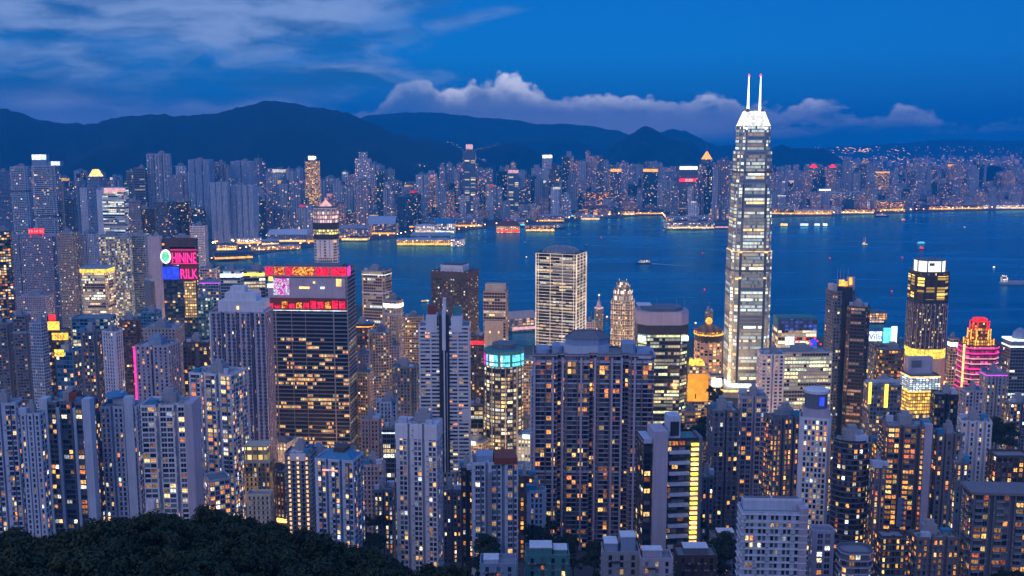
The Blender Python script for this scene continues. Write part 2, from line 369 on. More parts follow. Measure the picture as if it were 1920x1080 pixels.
class Tower:
    """one building: an Empty at its base that parents its parts"""
    def __init__(s, name, label, cat, x, y, z0, rz=0.0, group=None, seed=None):
        s.root = tag(empty(name, (x, y, z0), rz), label, cat, group)
        s.x, s.y, s.z0, s.rz = x, y, z0, rz; s.rg = random.Random(seed if seed is not None else label)
        s.mb = {}; s.rep = {'window': [], 'balcony': []}; s.panes = MB(); s.panes.glow = []
    def part(s, name, mats):
        if name not in s.mb: s.mb[name] = (MB(), mats)
        return s.mb[name][0]
    def solo(s, name, mats):
        k = '%s#%d' % (name, len(s.mb)); s.mb[k] = (MB(), mats); return s.mb[k][0]
    def facing(s, nx, ny, cx, cy_):
        """cosine between a wall's outward direction and the way to the camera, in plan"""
        c, q = cos(s.rz), sin(s.rz)
        wx, wy = s.x + cx * c - cy_ * q, s.y + cx * q + cy_ * c
        gx, gy = nx * c - ny * q, nx * q + ny * c; L = hypot(wx, wy)
        return -(gx * wx + gy * wy) / L
    def facade(s, part, wm, p0, p1, z0, z1, fh, pat, sill=0.8, head=0.35, rec=0.25, lit=0.12, pal='res', amp=1.0, mode='cell', ends=0.6, single=True,
               glass='win', balc=None, bdepth=1.2, rail='rail', wkey='grey'):
        """wall from p0 to p1: pat repeats p (pier), w (window), g (glass from slab to slab), b (balcony), s (dark slot)"""
        L = hypot(p1[0] - p0[0], p1[1] - p0[1])
        ux, uy = (p1[0] - p0[0]) / L, (p1[1] - p0[1]) / L; nx, ny = uy, -ux
        W_ = s.part(part, wm)
        P = lambda u, d, z: (p0[0] + ux * u + nx * d, p0[1] + uy * u + ny * d, z)
        if s.facing(nx, ny, (p0[0] + p1[0]) / 2, (p0[1] + p1[1]) / 2) < -0.22 or pat is None:
            W_.quad(P(0, 0, z0), P(L, 0, z0), P(L, 0, z1), P(0, 0, z1)); return
        unit = parse(pat); ul = sum(q for _, q in unit)
        n = max(1, int(round((L - 2 * ends) / ul))); cols = ([('p', ends)] if ends else []) + unit * n + ([('p', ends)] if ends else [])
        k = L / sum(q for _, q in cols); nf = max(1, int(round((z1 - z0) / fh))); fh = (z1 - z0) / nf
        rg = s.rg; PL = PALS[pal]; yaw = atan2(uy, ux)
        fl = [rg.random() for _ in range(nf)]
        run = {}
        u = 0.0
        for ci, (kd, cw) in enumerate(cols):
            cw *= k; ua, ub = u, u + cw; u = ub
            if kd == 'p' or cw < 0.25:
                W_.quad(P(ua, 0, z0), P(ub, 0, z0), P(ub, 0, z1), P(ua, 0, z1))
                if single and cw > .55 and L > 5:
                    q = s.part('air_conditioners', AC_M); cc = rg.random()
                    for fi in range(nf):
                        if rg.random() < .25 + .4 * cc: um = (ua + ub) / 2 + rg.uniform(-.1, .1) * cw; c_ = P(um, .3, 0); q.obox((c_[0], c_[1]), min(.9, cw * .8), .55, z0 + fi * fh + .3, z0 + fi * fh + .9, yaw)
                continue
            if kd == 'P':
                W_.quad(P(ua, .5, z0), P(ub, .5, z0), P(ub, .5, z1), P(ua, .5, z1)); W_.quad(P(ua, -.05, z0), P(ua, .5, z0), P(ua, .5, z1), P(ua, -.05, z1))
                W_.quad(P(ub, .5, z0), P(ub, -.05, z0), P(ub, -.05, z1), P(ub, .5, z1)); continue
            if kd == 's':
                W_.quad(P(ua, -1.6, z0), P(ub, -1.6, z0), P(ub, -1.6, z1), P(ua, -1.6, z1)); W_.quad(P(ua, 0, z0), P(ua, -1.6, z0), P(ua, -1.6, z1), P(ua, 0, z1))
                W_.quad(P(ub, -1.6, z0), P(ub, 0, z0), P(ub, 0, z1), P(ub, -1.6, z1)); continue
            sl, hd = (sill, head) if kd == 'w' else (0.22, 0.0) if kd == 'g' else (0.12, 0.25)
            r_ = rec if kd != 'b' else rec + 0.6
            cb = rg.random()
            for fi in range(nf):
                za, zb = z0 + fi * fh, z0 + (fi + 1) * fh; wa, wb = za + sl, zb - hd
                if sl > 0.01: W_.quad(P(ua, 0, za), P(ub, 0, za), P(ub, 0, wa), P(ua, 0, wa))
                if hd > 0.01: W_.quad(P(ua, 0, wb), P(ub, 0, wb), P(ub, 0, zb), P(ua, 0, zb))
                if r_ > 0.01:
                    W_.quad(P(ua, 0, wa), P(ub, 0, wa), P(ub, -r_, wa), P(ua, -r_, wa)); W_.quad(P(ua, -r_, wb), P(ub, -r_, wb), P(ub, 0, wb), P(ua, 0, wb))
                    W_.quad(P(ua, 0, wa), P(ua, -r_, wa), P(ua, -r_, wb), P(ua, 0, wb)); W_.quad(P(ub, -r_, wa), P(ub, 0, wa), P(ub, 0, wb), P(ub, -r_, wb))
                if mode == 'floor':           # offices: whole stretches of a storey are lit
                    a_ = lit * (0.25 + 1.9 * fl[fi] ** 1.5)
                    st = run.get(fi)
                    if st is None or rg.random() < getattr(s, 'turn', .30): st = (rg.random() < a_, glow_of(rg, PL, amp)); run[fi] = st
                    g = st[1] if st[0] and rg.random() < 0.92 else NOGLOW
                    if st[0] and g is not NOGLOW: v = 0.7 + 0.6 * rg.random(); g = (g[0] * v, g[1] * v, g[2] * v, 1)
                elif mode == 'col':           # stair and lobby columns lit all the way
                    g = glow_of(rg, PL, amp) if cb < lit and rg.random() < 0.85 else NOGLOW
                else: g = glow_of(rg, PL, amp) if rg.random() < lit * (0.5 + cb) else curtain(rg)
                if single:
                    c = P((ua + ub) / 2, -r_ + 0.01, wa)
                    s.rep['window'].append((('window', round(cw, 1), round(wb - wa, 1), wkey), c, yaw, g))
                else:
                    s.panes.quad(P(ua, -r_ + .01, wa), P(ub, -r_ + .01, wa), P(ub, -r_ + .01, wb), P(ua, -r_ + .01, wb)); s.panes.glow.append(g)
                if kd == 'b' and balc:
                    s.rep['balcony'].append((('balcony', round(cw * 1.04, 1), 1.05, balc, bdepth, rail), P((ua + ub) / 2, 0.0, za + 0.1), yaw, None))
    def shaft(s, part, wm, P, z0, z1, fh, pats, **kw):
        """all walls of an outline; pats: one pattern for every wall, or a function(edge length, index)"""
        n = len(P)
        for i in range(n):
            p0, p1 = P[i], P[(i + 1) % n]; L = hypot(p1[0] - p0[0], p1[1] - p0[1])
            if L < 0.05: continue
            pt = pats(L, i) if callable(pats) else pats
            kk = dict(kw)
            if isinstance(pt, tuple): pt, ex = pt; kk.update(ex)
            s.facade(part, wm, p0, p1, z0, z1, fh, pt, **kk)
        s.cap(part, wm, P, z1)
    def cap(s, part, wm, P, z): s.part('roof', WALLS['roof']).poly([(p[0], p[1], z) for p in P])
    def parapet(s, P, z, h=1.3, wm=None, part='parapet', th=0.35):
        b = s.part(part, wm or WALLS['grey']); Q = grow(P, -th); O = grow(P, 0.06)
        n = len(P)
        for i in range(n):
            j = (i + 1) % n; a, c = O[i], O[j]; d, e = Q[j], Q[i]
            b.quad((a[0], a[1], z - .3), (c[0], c[1], z - .3), (c[0], c[1], z + h), (a[0], a[1], z + h)); b.quad((a[0], a[1], z + h), (c[0], c[1], z + h), (d[0], d[1], z + h), (e[0], e[1], z + h))
            b.quad((d[0], d[1], z), (e[0], e[1], z), (e[0], e[1], z + h), (d[0], d[1], z + h))
    def rooftop(s, wd, dp, z, wm='grey', core=True, hc=6.0, tanks=2, mast=0.4):
        rg = s.rg; k = 0
        if core:
            b = s.part('lift_tower', WALLS[wm]); cw, cd_ = wd * rg.uniform(.25, .4), dp * rg.uniform(.3, .45); ox, oy = wd * rg.uniform(-.14, .14), dp * rg.uniform(-.1, .1)
            b.box(ox - cw / 2, ox + cw / 2, oy - cd_ / 2, oy + cd_ / 2, z + .004, z + hc)
            b.box(ox - cw * .27, ox + cw * .3, oy - cd_ * .3, oy + cd_ * .25, z + hc + .004, z + hc + 2.4)
            b.box(ox - cw * .52, ox + cw * .52, oy - cd_ * .52, oy + cd_ * .52, z + hc - .6, z + hc - .25)
        for i in range(tanks):
            q = s.solo('water_tank', WALLS['pale' if rg.random() < .6 else 'roofblue'])
            tx, ty = wd * rg.choice((-1, 1)) * rg.uniform(.25, .38), dp * rg.choice((-1, 1)) * rg.uniform(.2, .36); a = rg.uniform(1.4, 2.8)
            q.box(tx - a, tx + a, ty - a * .7, ty + a * .7, z + .4, z + rg.uniform(2.6, 4.2)); q.box(tx - a * .8, tx - a * .6, ty - .2, ty + .2, z, z + .4); q.box(tx + a * .6, tx + a * .8, ty - .2, ty + .2, z, z + .4)
        q = s.part('roof_plant', WALLS['steel'])
        q.box(-wd * .43, wd * .43, -dp * .41, dp * .41, z + .003, z + .2)
        for i in range(13):
            tx, ty = wd * rg.uniform(-.4, .4), dp * rg.uniform(-.38, .38); a = rg.uniform(.3, 1.2)
            q.box(tx - a, tx + a, ty - a * .6, ty + a * .6, z + .1, z + rg.uniform(.9, 1.8))
        for i in range(4): tx, ty = wd * rg.uniform(-.42, .42), dp * rg.uniform(-.4, .4); q.tube((tx, ty, z + .1), (tx, ty, z + rg.uniform(2, 5)), .09, .05, 4)
        for i in range(3):
            ty = dp * rg.uniform(-.4, .4); q.box(-wd * .4, wd * rg.uniform(.0, .4), ty - .12, ty + .12, z + .15, z + .6)
        if rg.random() < mast: s.part('mast', WALLS['steel']).tube((wd * .1, 0, z), (wd * .1, 0, z + hc + rg.uniform(6, 14)), .22, .08, 5)
    def finish(s, nind=100):
        for nm, (b, mats) in s.mb.items():
            if b.f:
                o = b.build(nm.split('#')[0], mats, s.root)
                if nm == 'air_conditioners': o['kind'] = 'stuff'
        if s.panes.f:
            o = s.panes.build('windows', getattr(s, 'glass', None) or (CURT_M if getattr(s, 'curtain', False) else WIN_M), s.root); o['kind'] = 'stuff'
        for nm, L in s.rep.items():
            if not L: continue
            sc_ = []
            for i, (key, c, yaw, g) in enumerate(L):
                f = s.facing(sin(yaw), -cos(yaw), c[0], c[1])
                sc_.append((-(max(f, 0) * key[1] * key[2] * (1 + 0.35 * (c[2] > 0)) + (0.002 * c[2]) + (0.8 if g and g[0] > .3 and f > .1 else 0)), i))
            sc_.sort(); ind = set(i for _, i in sc_[:nind])
            vs, fs, mi, gl = [], [], [], []; off = 0; mats = None; smap = {}
            for i, (key, c, yaw, g) in enumerate(L):
                gv, gf, gm, me, st = geo(key)
                if i in ind:
                    o = bpy.data.objects.new(nm, me); COL.objects.link(o); o.parent = s.root; o.location = c; o.rotation_euler = (0, 0, yaw)
                    if g: o.color = g
                    continue
                ca, sa = cos(yaw), sin(yaw)
                if nm == 'window': gv = gv[:4]; gf = gf[:1]; gm = gm[:1]
                q = np.empty_like(gv); q[:, 0] = gv[:, 0] * ca - gv[:, 1] * sa + c[0]; q[:, 1] = gv[:, 0] * sa + gv[:, 1] * ca + c[1]; q[:, 2] = gv[:, 2] + c[2]
                vs += q.tolist()
                idx = [smap.setdefault(m_.name, (len(smap), m_))[0] for m_ in st]
                for f_, m_ in zip(gf, gm): fs.append(tuple(a + off for a in f_)); mi.append(idx[m_]); gl.append(g or NOGLOW)
                off += len(gv)
            if fs:
                b = MB(); b.v, b.f, b.mi = vs, fs, mi
                if nm == 'window': b.glow = gl
                o = b.build('windows' if nm == 'window' else 'balconies', [m_ for _, m_ in sorted(smap.values(), key=lambda e: e[0])], s.root); o['kind'] = 'stuff'
        return s.root
# ------------------------------------------------------------------ setting: water, land, hills
def terrain(x, Y):
    pts = [(-400, 250), (330, 168), (430, 150), (600, 112), (800, 58), (1000, 20), (1150, 4), (99999, 4)]
    for (a, za), (b, zb) in zip(pts, pts[1:]):
        if Y <= b: return za + (zb - za) * max(0, (Y - a)) / (b - a)
    return 4.0
m_, tt, o_ = mat('harbour water')
oc = tt.new('ShaderNodeTexCoord').outputs['Object']
mp = tt.new('ShaderNodeMapping'); tt.put(mp.inputs[0], oc); mp.inputs['Scale'].default_value = (0.0012, 0.0046, 1); mp.inputs['Rotation'].default_value = (0, 0, 0.2)
sl = tt.noise(mp.outputs[0], 1.0, 7, 0.62, 1.6)
df = tt.new('ShaderNodeBsdfDiffuse'); gl = tt.new('ShaderNodeBsdfGlossy'); mx = tt.new('ShaderNodeMixShader'); fr_ = tt.new('ShaderNodeFresnel'); fr_.inputs[0].default_value = 1.33
tt.put(df.inputs['Color'], tt.mix(tt.ss(sl, 0.35, 0.7), (0.0005, 0.050, 0.145), (0.0012, 0.086, 0.225)))
tt.put(gl.inputs['Color'], (0.30, 0.82, 0.95)); tt.put(gl.inputs['Roughness'], tt.ss(sl, 0.36, 0.66, 0.13, 0.30))
mp2 = tt.new('ShaderNodeMapping'); tt.put(mp2.inputs[0], oc); mp2.inputs['Scale'].default_value = (0.03, 0.075, 1)
bn = tt.noise(mp2.outputs[0], 1.0, 5, 0.65)
bp = tt.new('ShaderNodeBump'); bp.inputs['Strength'].default_value = 0.4; bp.inputs['Distance'].default_value = 3.0; tt.put(bp.inputs['Height'], bn)
for nd in (df, gl, fr_): tt.l.new(bp.outputs[0], nd.inputs['Normal'])
tt.put(mx.inputs[0], tt.m('MULTIPLY', fr_.outputs[0], 0.85)); tt.l.new(df.outputs[0], mx.inputs[1]); tt.l.new(gl.outputs[0], mx.inputs[2]); tt.l.new(mx.outputs[0], o_.inputs[0])
WATER_M = m_
b = MB(); b.quad((-9000, 300, 0), (16000, 300, 0), (16000, 20000, 0), (-9000, 20000, 0)); tag(b.build('harbour_water', WATER_M), kind='structure')
def gp(px, py, z=4.0):
    Y = ground_Y(py); return ((px - 960) / FPX * (Y * cos(PITCH) - (z - CAMZ) * sin(PITCH)), Y)
NEAR = [(3600, 660), (2300, 650), (1700, 640), (1450, 632), (1330, 640), (1100, 632), (985, 652), (935, 640), (800, 610), (640, 566), (500, 520), (405, 499)]
FAR = [(392, 493), (450, 482), (540, 469), (600, 460), (640, 452), (740, 447), (765, 441), (860, 436), (905, 428), (960, 425), (1000, 421), (1050, 417), (1110, 411), (1180, 406), (1240, 403), (1252, 418), (1250, 428), (1300, 432), (1372, 429),
       (1400, 418), (1440, 407), (1560, 405), (1700, 399), (1800, 396), (1920, 393), (2300, 384), (3000, 372)]
coast = [gp(*q) for q in NEAR] + [gp(*q) for q in FAR]
land = [(3000, -300)] + coast + [(15800, 19900), (-8900, 19900), (-8900, -300)]
LAND_M = plain('city ground', (0.055, 0.058, 0.065), 0.9, 0.35, 0.02, streak=False)
QUAY_M = plain('quay stone', (0.22, 0.20, 0.19))
b = MB(); b.poly([(x, y, 3.6) for x, y in land], 0)
for i in range(len(land)):
    a, c = land[i], land[(i + 1) % len(land)]; b.quad((a[0], a[1], -1), (c[0], c[1], -1), (c[0], c[1], 3.6), (a[0], a[1], 3.6), 1)
tag(b.build('city_ground', [LAND_M, QUAY_M]), kind='structure')
# slope under the nearer streets
b = MB(); XS = list(range(-700, 1301, 100)); YS = [-300, 100, 330, 430, 600, 800, 1000, 1150]
for i in range(len(XS) - 1):
    for j in range(len(YS) - 1):
        q = [(XS[i], YS[j]), (XS[i + 1], YS[j]), (XS[i + 1], YS[j + 1]), (XS[i], YS[j + 1])]
        b.quad(*[(x, y, terrain(x, y) + .05) for x, y in q])
tag(b.build('street_slope', LAND_M), kind='structure')
# hills
from mathutils import noise as mnoise
HILL_M = plain('wooded hillside', (0.0015, 0.010, 0.026), 0.95, 0.5, 0.004, streak=False)
def ridge(name, pts, Y, depth, zb=4.0, gully=0.30, step=9, seed=0, rough=1.0):
    """a real hill range: crest through the traced points at the distance Y, falling to the plain in front and behind"""
    xs0 = [p_[0] for p_ in pts]; n = int((xs0[-1] - xs0[0]) / step); rows = 22
    vs, fs = [], []
    for i in range(n + 1):
        px = xs0[0] + (xs0[-1] - xs0[0]) * i / n; py = float(np.interp(px, xs0, [p_[1] for p_ in pts]))
        x, _, h = place(px, py, Y)
        h += rough * (mnoise.noise((px * .06, seed, 0)) * 14 + mnoise.noise((px * .19, seed, 3)) * 9 + mnoise.noise((px * .45, seed, 5)) * 6)
        h = max(h, zb)
        for j in range(rows + 1):
            v = j / rows * 2 - 1; y = Y + v * depth * (1.0 if v < 0 else 1.4)
            a = 1 - abs(v); prof = a ** 1.15
            g = mnoise.fractal((x / (depth * .35), y / (depth * .5), seed * 3.1), 1.0, 2.0, 5) * gully * (1 - (1 - abs(v) * 2.2 if abs(v) < .45 else 0)) * (a > 0)
            vs.append((x * y / Y if v < 0 else x, y, zb - 3 + max(0, (h - zb) * (prof + g * min(1, a * 3) * min(1, abs(v) * 4)))))
    for i in range(n):
        for j in range(rows):
            a = i * (rows + 1) + j; fs.append((a, a + rows + 1, a + rows + 2, a + 1))
    b = MB(); b.v, b.f, b.mi = vs, fs, [0] * len(fs)
    o = b.build(name, HILL_M, smooth=True); tag(o, kind='structure'); return o
ridge('hills', [(-420, 250), (-200, 225), (0, 204), (28, 207), (60, 220), (118, 231), (140, 229), (180, 232), (215, 220), (245, 217), (290, 213), (330, 217), (375, 214), (405, 213), (440, 203), (478, 194), (494, 189), (520, 188), (545, 192), (590, 201),
                 (620, 204), (655, 212), (690, 228), (730, 246), (780, 258), (830, 266), (870, 285), (930, 308)], 6900, 1700, seed=1)
ridge('hills', [(600, 250), (660, 226), (690, 216), (760, 210), (830, 211), (880, 218), (960, 224), (1010, 232), (1060, 231), (1110, 236), (1160, 245), (1180, 252), (1210, 275), (1260, 290)], 11500, 1900, seed=5)
ridge('hills', [(820, 300), (870, 288), (905, 277), (940, 271), (965, 268), (990, 274), (1015, 291), (1030, 305)], 7800, 500, seed=8, step=5)
ridge('hills', [(1095, 312), (1130, 288), (1165, 262), (1190, 246), (1207, 235), (1222, 238), (1245, 252), (1270, 262), (1300, 265), (1325, 290), (1345, 312)], 8600, 700, seed=11, step=5)
ridge('hills', [(1190, 285), (1235, 248), (1262, 241), (1285, 245), (1315, 260), (1350, 275), (1385, 268), (1410, 268), (1440, 277), (1480, 300)], 11800, 900, seed=14, step=6)
ridge('hills', [(1430, 300), (1450, 276), (1465, 270), (1485, 277), (1520, 278), (1545, 279), (1565, 288), (1585, 305)], 9800, 500, seed=17, step=5)
ridge('hills', [(960, 266), (1060, 262), (1110, 272), (1150, 290), (1170, 310)], 9900, 500, seed=21, step=6)
ridge('hills', [(1500, 278), (1620, 272), (1700, 268), (1760, 262), (1800, 260), (1850, 264), (1920, 263), (2050, 256), (2300, 262)], 15500, 1500, seed=24, step=8, rough=1.3)
ridge('hills', [(1838, 345), (1850, 312), (1860, 309), (1875, 311), (1884, 320), (1892, 345)], 7000, 120, seed=28, step=3, rough=.3)
# air
m_, tt, o_ = mat('evening haze')
pv = tt.new('ShaderNodeVolumePrincipled'); tt.l.new(pv.outputs[0], o_.inputs['Volume'])
pv.inputs['Color'].default_value = (0.0, 0.47, 1.0, 1); pv.inputs['Density'].default_value = 0.000088; pv.inputs['Anisotropy'].default_value = 0.15
b = MB(); b.box(-8950, 15900, -350, 17900, -2, 690); tag(b.build('haze', m_), kind='stuff')
# ------------------------------------------------------------------ the far shore
def far_mat(name, col, litp, pal0, pal1, cu=5.0, cz=4.2, s=1.3, rough=0.5, rib=0.45):
    """tower cladding with rib shade put into its colour, and rooms some of which are lit"""
    m_, tt, o_ = mat(name)
    p = tt.new('ShaderNodeBsdfPrincipled'); tt.l.new(p.outputs[0], o_.inputs[0])
    tcn = tt.new('ShaderNodeTexCoord'); x, y, z = tt.sep(tcn.outputs['Object']); nx, ny, nz = tt.sep(tcn.outputs['Normal'])
    an = tt.m('GREATER_THAN', tt.m('ABSOLUTE', nx), 0.7)
    u = tt.m('ADD', tt.m('MULTIPLY', x, tt.m('SUBTRACT', 1.0, an)), tt.m('MULTIPLY', y, an))
    rnd = tt.new('ShaderNodeObjectInfo').outputs['Random']
    fu, fz = tt.m('FLOOR', tt.m('DIVIDE', u, cu)), tt.m('FLOOR', tt.m('DIVIDE', z, cz))
    wn = tt.new('ShaderNodeTexWhiteNoise', noise_dimensions='3D')
    tt.put(wn.inputs['Vector'], tt.xyz(tt.m('ADD', fu, tt.m('MULTIPLY', rnd, 517.0)), fz, tt.m('ADD', tt.m('MULTIPLY', nx, 3.0), tt.m('MULTIPLY', ny, 7.0))))
    r, g, bl = tt.sep(wn.outputs['Color'])
    pr = tt.m('MULTIPLY', tt.m('MULTIPLY_ADD', tt.m('FRACT', tt.m('MULTIPLY', rnd, 13.7)), 1.5, 0.25), litp)
    on = tt.m('LESS_THAN', wn.outputs['Value'], pr)
    side = tt.m('LESS_THAN', tt.m('ABSOLUTE', nz), 0.5)
    inside = tt.m('MULTIPLY', tt.m('GREATER_THAN', tt.m('FRACT', tt.m('DIVIDE', u, cu)), 0.25), tt.m('GREATER_THAN', tt.m('FRACT', tt.m('DIVIDE', z, cz)), 0.35))
    e = tt.m('MULTIPLY', tt.m('MULTIPLY', on, side), tt.m('MULTIPLY', inside, tt.m('MULTIPLY', tt.m('MULTIPLY_ADD', tt.m('POWER', g, 3.0), 2.2, 0.35), s)))
    rb = tt.m('GREATER_THAN', tt.m('FRACT', tt.m('DIVIDE', tt.m('ADD', u, tt.m('MULTIPLY', rnd, 20.0)), 8.5)), 0.52)  # darker stripes stand in for shade in the recesses between ribs
    fl = tt.m('GREATER_THAN', tt.m('FRACT', tt.m('DIVIDE', z, cz)), 0.55)
    dk = tt.m('MULTIPLY', tt.m('MULTIPLY_ADD', rb, -rib, 1.0), tt.m('MULTIPLY_ADD', fl, -rib * .6, 1.0))
    dk = tt.m('MULTIPLY', dk, tt.m('MULTIPLY_ADD', tt.m('FRACT', tt.m('MULTIPLY', rnd, 7.3)), 0.55, 0.72))
    tt.put(p.inputs['Base Color'], tt.mix(1.0, col, dk, 'MULTIPLY'))
    p.inputs['Roughness'].default_value = rough
    tt.put(p.inputs['Emission Color'], tt.mix(r, pal0, pal1)); tt.put(p.inputs['Emission Strength'], e)
    return m_
FM = {'pale': far_mat('pale far tower', (0.66, 0.68, 0.73), .07, (1, .50, .16), (1, .85, .60)), 'grey': far_mat('grey far tower', (0.48, 0.51, 0.57), .08, (1, .45, .14), (1, .80, .50)),
      'slate': far_mat('slate far tower', (0.20, 0.23, 0.30), .11, (1, .50, .16), (.9, .9, .8)), 'warm': far_mat('warm far tower', (0.46, 0.36, 0.32), .18, (1, .40, .12), (1, .62, .25), s=1.0),
      'glass': far_mat('glass far tower', (0.06, 0.10, 0.14), .10, (1, .66, .25), (.75, .95, .95), rough=.12),
      'gold': far_mat('floodlit far block', (0.45, 0.33, 0.18), .85, (1, .42, .08), (1, .62, .20), 6, 5, 1.1),  # glowing cells stand in for floodlight on the walls
      'stripe': far_mat('bright floor far tower', (0.30, 0.29, 0.31), .7, (1, .72, .45), (.95, .85, .80), 14, 4.2, .55)}
FM['band'] = far_mat('banded far tower', (.12, .17, .22), .42, (1, .72, .30), (.8, .9, .8), 26, 8, .9, rib=.2)
FTONE = {'pale': 'pale grey', 'grey': 'mid grey', 'slate': 'dark slate', 'warm': 'brownish', 'glass': 'dark glass', 'gold': 'gold floodlit', 'stripe': 'striped lit'}
FSH = ('slab', 'slim', 'twin', 'step', 'cross', 'core')
FSHN = {'slab': 'broad slab', 'slim': 'slim tower', 'twin': 'twin shaft tower', 'step': 'stepped tower', 'cross': 'notched tower', 'core': 'tall-cored tower', 'spire': 'spired tower', 'pyr': 'peaked tower', 'box': 'block'}
FCR = {None: 'unlit roof', 'white': 'white roofline', 'amber': 'amber roofline', 'red': 'red roofline', 'rose': 'rose roofline', 'cyan': 'cyan roofline'}
def far_mesh(b, sh, wd, dp, h):
    """slot 0 cladding, 1 roof, 2 crown light"""
    R = lambda a, c, x=0, y=0: [(x - a / 2, y - c / 2), (x + a / 2, y - c / 2), (x + a / 2, y + c / 2), (x - a / 2, y + c / 2)]
    if sh == 'slab': b.prism(R(wd, dp * .6), 0, h, 0, mt=1); b.prism(R(wd * .4, dp * .3), h, h + 5, 1); b.prism(R(wd * .12, dp * .2, wd * .3), h, h + 8, 1); top = (wd, dp * .6, h)
    elif sh == 'slim': b.prism(octo(wd * .9, dp * .9, wd * .16), 0, h, 0, mt=1); b.prism(R(wd * .5, dp * .5), h, h + 7, 1); b.tube((0, 0, h + 7), (0, 0, h + 20), .8, .3, 5, 1); top = (wd * .9, dp * .9, h)
    elif sh == 'twin':
        b.prism(R(wd * .40, dp, -wd * .3), 0, h, 0, mt=1); b.prism(R(wd * .40, dp, wd * .3), 0, h * .95, 0, mt=1); b.prism(R(wd * .2, dp * .7), 0, h * .92, 0, mt=1); b.prism(R(wd * .2, dp * .4, -wd * .3), h, h + 6, 1); b.prism(R(wd * .2, dp * .4, wd * .3), h * .95, h * .95 + 6, 1); top = (wd * .38, dp * .9, h)
    elif sh == 'step': b.prism(R(wd, dp), 0, h * .78, 0, mt=1); b.prism(R(wd * .74, dp * .74), h * .78, h * .93, 0, mt=1); b.prism(R(wd * .45, dp * .45), h * .93, h, 0, mt=1); top = (wd * .45, dp * .45, h)
    elif sh == 'cross': b.prism(cross(wd, dp, wd * .28, dp * .28), 0, h, 0, mt=1); b.prism(R(wd * .45, dp * .45), h, h + 6, 1); b.prism(R(wd * .2, dp * .2), h + 6, h + 9, 1); top = (wd * .45, dp, h)
    elif sh == 'core': b.prism(R(wd, dp), 0, h * .9, 0, mt=1); b.prism(R(wd * .5, dp * .6), h * .9, h, 0, mt=1); top = (wd * .5, dp * .6, h)
    elif sh == 'spire': b.prism(R(wd, dp), 0, h * .8, 0, mt=1); b.prism(R(wd * .8, dp * .8), h * .8, h * .88, 0, mt=1); b.prism(R(wd * .8, dp * .8), h * .88, h, 2, P2=R(wd * .1, dp * .1)); b.tube((0, 0, h), (0, 0, h * 1.12), 1, .3, 5, 1); return
    elif sh == 'pyr': b.prism(R(wd, dp), 0, h * .9, 0, mt=1); b.prism(R(wd * 1.04, dp * 1.04), h * .9, h * .92, 1); b.prism(R(wd, dp), h * .92, h, 2, P2=R(wd * .35, dp * .35)); return
    elif sh == 'box': b.prism(R(wd, dp), 0, h, 0, mt=1); b.prism(R(wd * .5, dp * .4), h, h + 4, 1); top = (wd, dp, h)
    return top
FPROTO = {}
FE = {k_: emit(k_ + ' roofline light', c_, s_, .5, .05) for k_, c_, s_ in (('white', (1, .9, .8), .8), ('amber', (1, .5, .1), .8), ('red', (1, .05, .08), .7), ('rose', (1, .3, .45), .7), ('cyan', (.2, .8, 1), .6))}
def far_tower(x, Y, z0, wd, dp, h, rz, tone, sh, crown, label, group=None, cat='tower', name='far_tower', own=False):
    key = (tone, sh, crown)
    if own or key not in FPROTO:
        b = MB(); W0, D0, H0 = (wd, dp, h) if own else (36.0, 32.0, 130.0)
        top = far_mesh(b, sh, W0, D0, H0)
        if crown and top: b.box(-top[0] * .5, top[0] * .5, -top[1] * .52 - .5, -top[1] * .5 - .1, H0 * .93, H0 * .995, 2); b.box(top[0] * .5 + .1, top[0] * .5 + .5, -top[1] * .5, top[1] * .5, H0 * .94, H0 * .99, 2)
        me = b.mesh(name, [FM[tone], WALLS['roof'], (EM if own else FE)[crown or 'white']])
        if not own: FPROTO[key] = me
    else: me = FPROTO[key]
    o = bpy.data.objects.new(name, me); COL.objects.link(o); o.location = (x, Y, z0); o.rotation_euler = (0, 0, rz)
    if not own: o.scale = (wd / 36.0, dp / 32.0, h / 130.0)
    return tag(o, label, cat, group)
SHORE = [(-200, 505), (200, 500)] + FAR
YSH = lambda px: ground_Y(float(np.interp(px, [a for a, _ in SHORE], [c for _, c in SHORE])))
PROF = [(-80, 318), (330, 300), (365, 293), (430, 302), (470, 298), (520, 312), (600, 312), (650, 300), (690, 300), (760, 302), (850, 300), (900, 302), (960, 302), (1010, 288), (1060, 278), (1100, 284), (1160, 296), (1240, 300), (1330, 290), (1360, 300), (1450, 302), (1540, 298), (1640, 304), (1760, 300), (1990, 302)]
PR = lambda px: float(np.interp(px, [a for a, _ in PROF], [c for _, c in PROF]))
SEG = [(-90, 'behind the lavender towers at left'), (110, 'left of the tall pale blue tower'), (330, 'right of the tall pale blue tower'), (430, 'inland of the curved promenade'), (530, 'beside the gold lit hotel'),
       (600, 'behind the rose peaked tower'), (690, 'above the long exhibition sheds'), (760, 'inland of the gold ferry pier'), (820, 'left of the pink crowned tower'), (895, 'right of the pink crowned tower'), (950, 'behind the red round pier'),
       (1010, 'behind the dome topped tower'), (1080, 'inland of the amber shopping block'), (1140, 'beside the gold crowned tower'), (1195, 'behind the half-gold crowned tower'), (1255, 'behind the red signed tower'), (1330, 'left of the tallest silver tower'),
       (1440, 'right of the tallest silver tower'), (1510, 'beside the red capped pair'), (1570, 'left of the gold block'), (1620, 'around the gold block'), (1690, 'inland of the amber museum'), (1760, 'left of the dark knoll'), (1840, 'below the dark knoll'), (1895, 'at the right edge')]
def seg(px):
    r = SEG[0][1]
    for a, n in SEG:
        if px >= a: r = n
    return r
ROWN = ['waterfront row', 'second row', 'third row', 'middle rows', 'back rows', 'last row']
fr = random.Random(11); CAND = []
